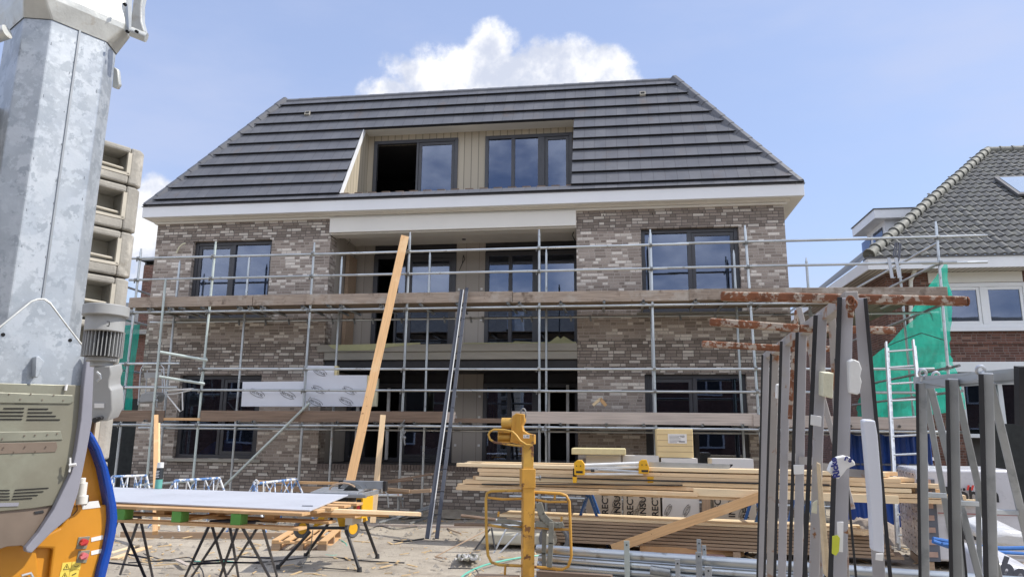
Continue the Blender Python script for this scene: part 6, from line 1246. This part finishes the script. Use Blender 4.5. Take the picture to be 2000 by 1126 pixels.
o = beam_obj('brown_batten', PD(1050, 1120, 5.6), PD(1195, 1129, 5.4), .06, .05, 'old_plank_brown'); tag(o, 'dark brown batten lying along the front of the tube bundle by the fork', 'batten')
# ================================================================== RUSTY GLASS RACK
DN, DF = 2.6, 4.35
ridge = {1: (1664, 580, 2.62), 2: (1612, 615, 3.05), 3: (1572, 645, 3.47), 4: (1541, 665, 3.85), 5: (1515, 688, 4.32), 6: (1500, 694, 4.5)}
RK = thing('rusty_rack', 'tall rusty A-frame glass rack with grey legs, black rubber strips and orange-brown cross bars', 'glass rack', (PD(1600, 900, 3.4).x, PD(1600, 900, 3.4).y, 0))
rn, rf2 = PD(*ridge[1]), PD(1497, 697, 4.6)
mb = MB(); mb.beam(rn+Vector((0, 0, 0)), rf2, .045, .045); build('ridge_beam', mb, 'rack_grey_rusty', RK, smooth=False, bevel=.004)
def leg(name, top, bot, w, mat, d0, d1=None, par=RK, th=.018, zbot=.03, bev=.003):
    """leg given by two picture points at depths d0 (top) and d1; prolonged to the ground"""
    a = PD(*top, d0); b = PD(*bot, d1 or d0); d = (b-a); t = (zbot-a.z)/d.z; e = a+d*t
    mb = MB(); view = ((a+e)/2-CAM); sd = d.cross(view).normalized(); mb.beam(a, e, w, th, up=sd.cross(d)); return build(name, mb, mat, par, smooth=False, bevel=bev)
def strip(top, bot, w, d0, d1, par=RK): return leg('rubber_strip', top, bot, w, 'rubber', d0-.008, d1-.008, par, .010, .1, .002)
# near pair
px2m = lambda px, d: px*d/FPX
leg('leg', (1653, 582), (1640, 1126), px2m(25, 2.6), 'rack_grey', 2.6, 2.5); strip((1640, 580), (1622, 1126), px2m(9, 2.6), 2.6, 2.48)
leg('leg', (1680, 582), (1717, 1126), px2m(22, 2.6), 'rack_grey', 2.62, 2.55); strip((1690, 582), (1739, 1126), px2m(7, 2.6), 2.6, 2.5)
# others
for (t, b, w), (st, sb, sw), d, m_ in (
    (((1605, 612), (1590, 1126), 15), ((1593, 615), (1571, 1126), 9), 3.0, 'rack_grey'), (((1624, 606), (1652, 1126), 11), ((1632, 700), (1672, 1126), 5), 3.1, 'rack_grey_rusty'),
    (((1567, 645), (1558, 1126), 13), ((1557, 648), (1542, 1126), 7), 3.45, 'rack_grey'), (((1584, 640), (1602, 1126), 8), ((1590, 700), (1612, 1126), 4), 3.5, 'rack_grey_rusty'),
    (((1536, 664), (1527, 1126), 12), ((1526, 666), (1513, 1126), 6), 3.85, 'rack_grey'), (((1551, 662), (1568, 1126), 7), ((1556, 720), (1576, 1126), 4), 3.9, 'rack_grey_rusty'),
    (((1514, 688), (1504, 1126), 11), ((1506, 690), (1493, 1126), 5), 4.3, 'rack_grey_rusty'), (((1496, 692), (1487, 1126), 10), ((1489, 692), (1479, 1126), 4), 4.5, 'rack_grey')):
    leg('leg', t, b, px2m(w*1.25, d), m_, d, d-.03); strip(st, sb, px2m(sw*.9, d), d-.02, d-.06)
leg('inclined_leg', (1560, 600), (1592, 720), px2m(10, 3.6), 'rack_grey_rusty', 3.6, 3.5, zbot=1.2); leg('inclined_leg', (1556, 605), (1550, 700), px2m(8, 3.6), 'rust', 3.65, 3.6, zbot=1.6)
# cross bars
def xbar(p0, p1, d0, d1, r, m_='rust'):
    mb = MB(); mb.beam(PD(*p0, d0), PD(*p1, d1), r*2, r*2); return build('cross_bar', mb, m_, RK, smooth=False, bevel=.006)
xbar((1408, 578), (1886, 588), 2.75, 2.66, .0165); xbar((1386, 628), (1560, 641), 3.3, 3.25, .0165); xbar((1560, 641), (1747, 645), 3.25, 3.25, .0155); xbar((1371, 671), (1530, 680), 3.95, 3.9, .0165); xbar((1530, 680), (1622, 681), 3.9, 3.9, .0150)
mb = MB(); mb.tube([PD(1887, 588, 2.66), PD(1889, 588, 2.66)], .018, 10); build('bar_end', mb, 'rust', RK)
for px0, px1, y, d in ((1538, 1560, 890, 3.8), (1560, 1600, 898, 3.4), (1598, 1628, 910, 3.0), (1655, 1694, 922, 2.6)):
    mb = MB(); mb.beam(PD(px0, y, d), PD(px1, y+3, d), .01, px2m(15, d), up=(0, 0, 1)); build('tie_plate', mb, 'rack_grey_rusty', RK, smooth=False)
leg('chain_link', (1660, 580), (1661, 602), .02, 'rust', 2.56, 2.56, zbot=1.92)
mb = MB()
for k in range(3): 
    c = PD(1661+(k % 2)*5, 587+k*6, 2.54); mb.tube([c+Vector((.012*math.cos(i*PI/5), 0, .016*math.sin(i*PI/5))) for i in range(11)], .004, 6, cap=False)
build('chain', mb, 'rust', RK)
for z in (.05,):
    for s_ in (-.28, .28): mb = MB(); a = Vector((rn.x+s_, rn.y-.05, z)); b = Vector((rf2.x+s_, rf2.y+.1, z)); mb.beam(a, b, .06, .06); build('base_beam', mb, 'rack_grey_rusty', RK, smooth=False)
# foam pieces and tapes on the rack
def flap(name, pts, d, mat, label, cat, th=.02): mb = MB(); mb.prism([PD(x, y, d) for x, y in pts], FF*th); return tag(build(name, mb, mat, smooth=False, bevel=.004), label, cat)
flap('foam_pad', [(1660, 706), (1668, 701), (1679, 706), (1684, 720), (1681, 735), (1684, 745), (1680, 766), (1676, 771), (1659, 767)], 2.54, 'foam_white', 'white polystyrene lump wedged between the two nearest rusty rack legs', 'foam', .05)
flap('foam_pad', [(1609, 727), (1629, 728), (1627, 778), (1608, 774)], 2.93, 'foam_cream', 'cream foam block wedged behind the second rusty rack leg', 'foam', .05)
flap('foam_pad', [(1518, 751), (1525, 750), (1523, 779), (1517, 778)], 4.1, 'foam_white', 'small white foam chip between the far rusty rack legs', 'foam', .03)
flap('foam_profile', [(1687, 823), (1692, 820), (1710, 821), (1715, 850), (1724, 960), (1728, 1080), (1706, 1075), (1702, 1000), (1694, 900)], 2.47, 'foil_white', 'long white foam edge profile taped to the nearest right rack leg', 'profile', .03)
flap('paper_tag', [(1711, 1080), (1726, 1080), (1725, 1095), (1710, 1093)], 2.46, 'sticker_white', 'white tape under the long foam profile', 'tape', .004)
flap('paper_tag', [(1584, 809), (1605, 813), (1604, 833), (1583, 829)], 2.93, 'sticker_white', 'white square tape on the second leg of the rusty rack, head height', 'tape', .004)
flap('paper_tag', [(1550, 907), (1571, 907), (1570, 925), (1551, 926)], 3.38, 'sticker_white', 'white square tape on the third leg of the rusty rack', 'tape', .004)
flap('paper_tag', [(1635, 1018), (1648, 1018), (1647, 1078), (1634, 1076), (1636, 1045)], 2.44, 'sticker_white', 'torn white paper strip low on the nearest rack leg', 'paper', .004)
flap('paper_tag', [(1626, 1046), (1636, 1044), (1641, 1050), (1639, 1076), (1633, 1085), (1625, 1080)], 2.435, 'tag_yellow', 'torn lime-yellow sticker low on the nearest rack leg', 'sticker', .004)
flap('paper_tag', [(1588, 980), (1597, 975), (1596, 1003), (1585, 1000)], 2.9, 'foam_cream', 'torn cream sticker on the second rack leg', 'sticker', .004)
flap('wood_wedge', [(1600, 905), (1603, 905), (1619, 1075), (1620, 1126), (1614, 1126), (1610, 1080)], 2.9, 'pine_white', 'long thin pale wooden wedge between the rusty rack legs', 'wedge', .03)
bag = flap('film_wrap', [(1618, 920), (1624, 905), (1636, 893), (1650, 890), (1662, 893), (1670, 902), (1672, 908), (1662, 912), (1655, 915), (1648, 925), (1638, 936), (1630, 930)], 2.42, 'sticker_white', 'torn white film with blue lettering wrapped round the nearest rusty rack leg', 'film', .02)
r1 = (PD(1642, 895, 2.42)-PD(1627, 932, 2.42)); 
text('Ricke', PD(1640, 931, 2.415), PD(1634, 896, 2.415)-PD(1641, 931, 2.415), PD(1620, 915, 2.415)-PD(1638, 915, 2.415), .030, 'ink_blue', 'lettering', bag, .0006, .001, bold=.0012)
text('r', PD(1648, 897, 2.412), RR-UU*.4, UU+RR*.3, .028, 'ink_blue', 'lettering', bag, .0006, .001, bold=.0012); text('s', PD(1656, 900, 2.412), RR-UU*.4, UU+RR*.3, .028, 'ink_blue', 'lettering', bag, .0006, .001, bold=.0012)
# ================================================================== GALVANISED RACK AT THE RIGHT EDGE
GR = thing('galvanised_rack', 'galvanised A-frame rack with black rubber strips and lifting eyes at the right edge', 'glass rack', (PD(1880, 900, 2.5).x, PD(1880, 900, 2.5).y, 0))
b0, b1 = PD(1783, 752, 2.75), PD(2060, 727, 2.25)
mb = MB(); mb.beam(PD(1786, 748, 2.7), PD(2050, 728, 2.2), .008, .045, up=(0, 0, 1)); build('top_plate', mb, 'galvanised', GR, smooth=False)
mb = MB(); mb.prism([PD(1790, 745, 2.68), PD(1990, 720, 2.28), PD(1992, 740, 2.28), PD(1870, 750, 2.5), PD(1860, 757, 2.52), PD(1835, 757, 2.6)], UU*.004); build('top_flange', mb, 'galvanised', GR, smooth=False)
mb = MB(); mb.beam(PD(1995, 715, 2.28), PD(1997, 830, 2.28), .03, .03); build('end_post', mb, 'rubber', GR, smooth=False)
for (st, sb, sw), (t, b, w), d in ((((1791, 748), (1797, 1126), 5.5), ((1800, 746), (1806, 1126), 17), 2.66), (((1850, 741), (1858, 1126), 7), ((1861, 739), (1869, 1126), 19), 2.5), (((1916, 730), (1926, 1126), 9), ((1928, 728), (1938, 1126), 20), 2.34)):
    leg('leg', t, b, px2m(w, d), 'galvanised', d, d-.02, GR); strip(st, sb, px2m(sw, d), d, d-.03, GR)
for t, b, w, d, d2, zb in (((1804, 748), (1843, 965), 11, 2.70, 2.75, .9), ((1817, 755), (1913, 1126), 13, 2.66, 2.6, .03), ((1866, 752), (1912, 954), 13, 2.52, 2.6, .9), ((1934, 747), (2004, 1040), 15, 2.36, 2.4, .5)):
    leg('inclined_leg', t, b, px2m(w, d), 'galvanised', d, d2, GR, zbot=zb)
leg('inclined_leg', (1872, 1000), (1880, 1126), px2m(12, 2.6), 'galvanised', 2.6, 2.6, GR); leg('inclined_leg', (1910, 950), (1912, 1050), px2m(9, 2.7), 'galvanised', 2.65, 2.65, GR, zbot=.9); leg('rubber_strip', (1875, 1000), (1888, 1126), px2m(4, 2.6), 'rubber', 2.59, 2.59, GR)
for px0, px1, y, d in ((1803, 1843, 965, 2.66), (1862, 1905, 981, 2.52), (1933, 1982, 998, 2.36)):
    mb = MB(); mb.beam(PD(px0, y, d), PD(px1, y+2, d+.04), .03, px2m(10, d), up=(0, 0, 1)); build('cross_bar', mb, 'galvanised', GR, smooth=False, bevel=.002)
for px, py, d in ((1802, 728, 2.66), (1828, 733, 2.75), (1915, 722, 2.36)):
    c = PD(px, py, d); mb = MB(); mb.tube([c+RR*(.013*math.cos(i*PI/8))+UU*(.013*math.sin(i*PI/8)) for i in range(17)], .0052, 8, cap=False); mb.cyl(c-UU*.022, UU, .009, .018, 10); build('lifting_eye', mb, 'aluminium', GR)
# ================================================================== WRAPPED BRICK PALLET
BP = thing('brick_pallet', 'pallet of bricks in clear and white printed film, standing behind the galvanised rack', 'brick pallet', PZ(1800, 1100, 0))
zt = 1.17; q0 = PZ(1806, 1112, 0); q1 = PZ(1985, 1110, .02); q3d = (PZ(1747, 1060, 0)-q0); q3d.z = 0
fx_ = Vector((1, .06, 0)).normalized(); side = q3d.normalized()
A0_ = q0; B0_ = q0+fx_*1.18; C0_ = B0_+side*1.5; D0_ = A0_+side*1.5
up = Vector((0, 0, 1))
mb = MB(); mb.prism([A0_+up*.1, B0_+up*.1, C0_+up*.1, D0_+up*.1], (0, 0, zt-.1)); bs = build('film_wrap', mb, 'film_white', BP, bevel=.03)
mb = MB(); sn3 = Vector((side.y, -side.x, 0)); sn3 = sn3 if sn3.x < 0 else -sn3; e_ = .012
mb.prism([A0_+up*.12+sn3*e_-side*-.02, D0_+up*.12+sn3*e_, D0_+up*(zt-.05)+sn3*e_, A0_+up*(zt-.05)+sn3*e_+side*.02], sn3*-.02); s_f = build('clear_film', mb, pm('pinkish_film', (.50, .42, .39), .28, var=.2, sc=3, st=(1, 1, 3), bump=.5, bsc=7, rnd=0, spots=(((.62, .58, .56), .5, .62, 5), ((.55, .33, .26), .6, .72, 3))), BP, smooth=False)
mb = MB()
for i in range(9):
    for j in range(6): p_ = A0_+side*(.12+j*.25)+up*(.22+i*.11)+sn3*(e_+.002); mb.cyl(p_, sn3, .009, .006, 8)
build('film_holes', mb, 'black_slot', BP)
mb = MB(); fn = Vector((fx_.y, -fx_.x, 0)); mb.prism([A0_+up*.1+fn*.006, A0_+fx_*.19+up*.1+fn*.006, A0_+fx_*.21+up*(zt-.12)+fn*.006, A0_+up*(zt-.12)+fn*.006], fn*.01); build('shade_strip', mb, 'ink_grey', BP, smooth=False)  # dark sheet painting the shaded left part of the pallet front
for i in range(7): mb = MB(); mb.prism([A0_+fx_*.01+up*(.15+i*.14)+fn*.017, A0_+fx_*.16+up*(.15+i*.14)+fn*.017, A0_+fx_*.16+up*(.21+i*.14)+fn*.017, A0_+fx_*.01+up*(.21+i*.14)+fn*.017], fn*.01); build('brick', mb, 'brick_pack', BP, smooth=False)
T0 = lambda x, z: A0_+fx_*x+up*z+fn*.035
for z in (.80, .36): text('Röben', T0(.30, z), fx_, up, .24, 'ink_black', 'lettering', BP, .001, .0, bold=.006)
for z in (.93, .51):
    for dx in (0, .05): mb = MB(); mb.prism([T0(.56+dx, z), T0(.585+dx, z), T0(.605+dx, z+.06), T0(.58+dx, z+.06)], fn*.002); build('red_mark', mb, 'ink_red', BP, smooth=False)
mb = MB(); mb.prism([T0(.2, .655), T0(1.15, .64), T0(1.15, .652), T0(.2, .667)], fn*.002); build('red_line', mb, pm('dull_red', (.3, .09, .08), .6), BP, smooth=False)
for x in (0, .5, 1.02):
    mb = MB(); B_ = A0_+fx_*x; mb.prism([B_+up*.002, B_+fx_*.12+up*.002, B_+fx_*.12+side*1+up*.002, B_+side*1+up*.002], (0, 0, .09)); build('pallet_block', mb, 'pine_brown', BP, smooth=False)
mb = MB(); mb.prism([PZ(1772, 895, zt+.0)+up*.0, PZ(1830, 899, zt), PZ(1830, 896, zt)+up*.03, PZ(1775, 892, zt)+up*.03], side*.4); build('film_fold', mb, 'film_white', BP, bevel=.01)
# sacks and hoses low right
t = thing('cement_sack', 'white sack with dark blue letters slumped at the bottom right corner', 'sack', PD(1975, 1126, 5.2))
mb = MB(); mb.prism([PD(x, y, 5.2) for x, y in ((1940, 1097), (1965, 1103), (2010, 1112), (2040, 1120), (2040, 1190), (1930, 1190))], FF*.5); build('sack_body', mb, 'film_white', t, bevel=.04)
text('bo', PD(1948, 1122, 5.17), RR*1-UU*.35, UU+RR*.35, .20, 'ink_grey', 'lettering', t, .002, .0, bold=.01)
t = thing('plastic_sheet', 'crumpled grey plastic sheeting heaped in front of the brick pallet', 'sheeting', PD(1880, 1110, 6))
for pts, d in ((((1930, 1045), (1965, 1036), (2000, 1040), (2040, 1060), (2040, 1078), (1935, 1066)), 7.0),):
    mb = MB(); mb.prism([PD(x, y, d) for x, y in pts], FF*.5); build('fold', mb, 'plastic_film', t, bevel=.05)
for i, (p_, lb) in enumerate(((((1822, 1051), (1870, 1060), (1910, 1072), (1960, 1078), (2010, 1082)), 'upper'), (((1822, 1056), (1870, 1072), (1930, 1078), (1975, 1080)), 'lower'), (((1840, 1062), (1900, 1066), (1960, 1070), (2010, 1069)), 'middle'))):
    mb = MB(); mb.tube([PD(x, y, 6.6-.1*i) for x, y in p_], .018, 8); tag(build('blue_hose', mb, 'hose_blue'), f'{lb} blue hose lying across the plastic sheeting at the right', 'hose')
mb = MB(); mb.beam(PD(1915, 1083, 6.3), PD(2020, 1088, 6.3), .05, .025); tag(build('spirit_level', mb, 'rack_grey_rusty', smooth=False), 'pale rust-spotted flat bar lying above the white sack', 'bar')
# blue skip / tarpaulin behind the ladder
a, b = PY(1652, 830, -.55), PY(1800, 830, -.55)
BS = thing('blue_tarpaulin', 'ribbed dark blue tarpaulin screen under the right end of the scaffold', 'tarpaulin', ((a.x+b.x)/2, -.5, 0))
mb = MB(); n = 40
for i in range(n+1):
    x = a.x-.15+(b.x-a.x+.3)*i/n
    for z in (.05, .6, 1.1, 1.62): mb.v.append((x, -.5+.03*math.sin(i*1.9)+random.uniform(-.01, .01)+(.10 if z == .6 else 0), z+(.03*math.sin(i*.5) if z > 1.5 else 0)))
for i in range(n):
    for j in range(3): k = i*4+j; mb.f.append((k, k+4, k+5, k+1))
build('sheet', mb, 'tarp_blue', BS, fixn=False); mb = MB(); mb.tube([(a.x-.15, -.5, 1.1), (b.x+.15, -.5, 1.1)], .02, 8); build('rope', mb, 'ink_grey', BS)
hc = PZ(1715, 1062, 0); mb = MB(); n = 18
for jy in range(n+1):
    for ix in range(n+1):
        u, v = ix/n*2-1, jy/n*2-1; h = max(0, 1-(u*u+v*v))**.8*.30; mb.v.append((hc.x+u*.75, hc.y+.5+v*.6, .0+h*(1+rr.uniform(-.18, .18))))
for jy in range(n):
    for ix in range(n): k = jy*(n+1)+ix; mb.f.append((k, k+1, k+n+2, k+n+1))
tag(build('sand_heap', mb, pm('dark_soil', (.24, .2, .165), .95, var=.3, sc=12, bump=.6), smooth=False, fixn=False), 'low dark heap of soil and rubble between the timber and the brick pallet', 'heap')
for i, (y0, y1, w) in enumerate(((1024, 1028, .05), (1034, 1038, .045), (1046, 1050, .045), (1058, 1062, .04))):
    o = beam_obj('offcut_board', PZ(1668, y0+12, .4-.1*i), PZ(1697, y1+12, .4-.1*i), .2, w, 'pine'); tag(o, f'{ORD[i]} short board from the top in the small stack seen between the rusty rack legs', 'board', 'short boards behind the rusty rack')
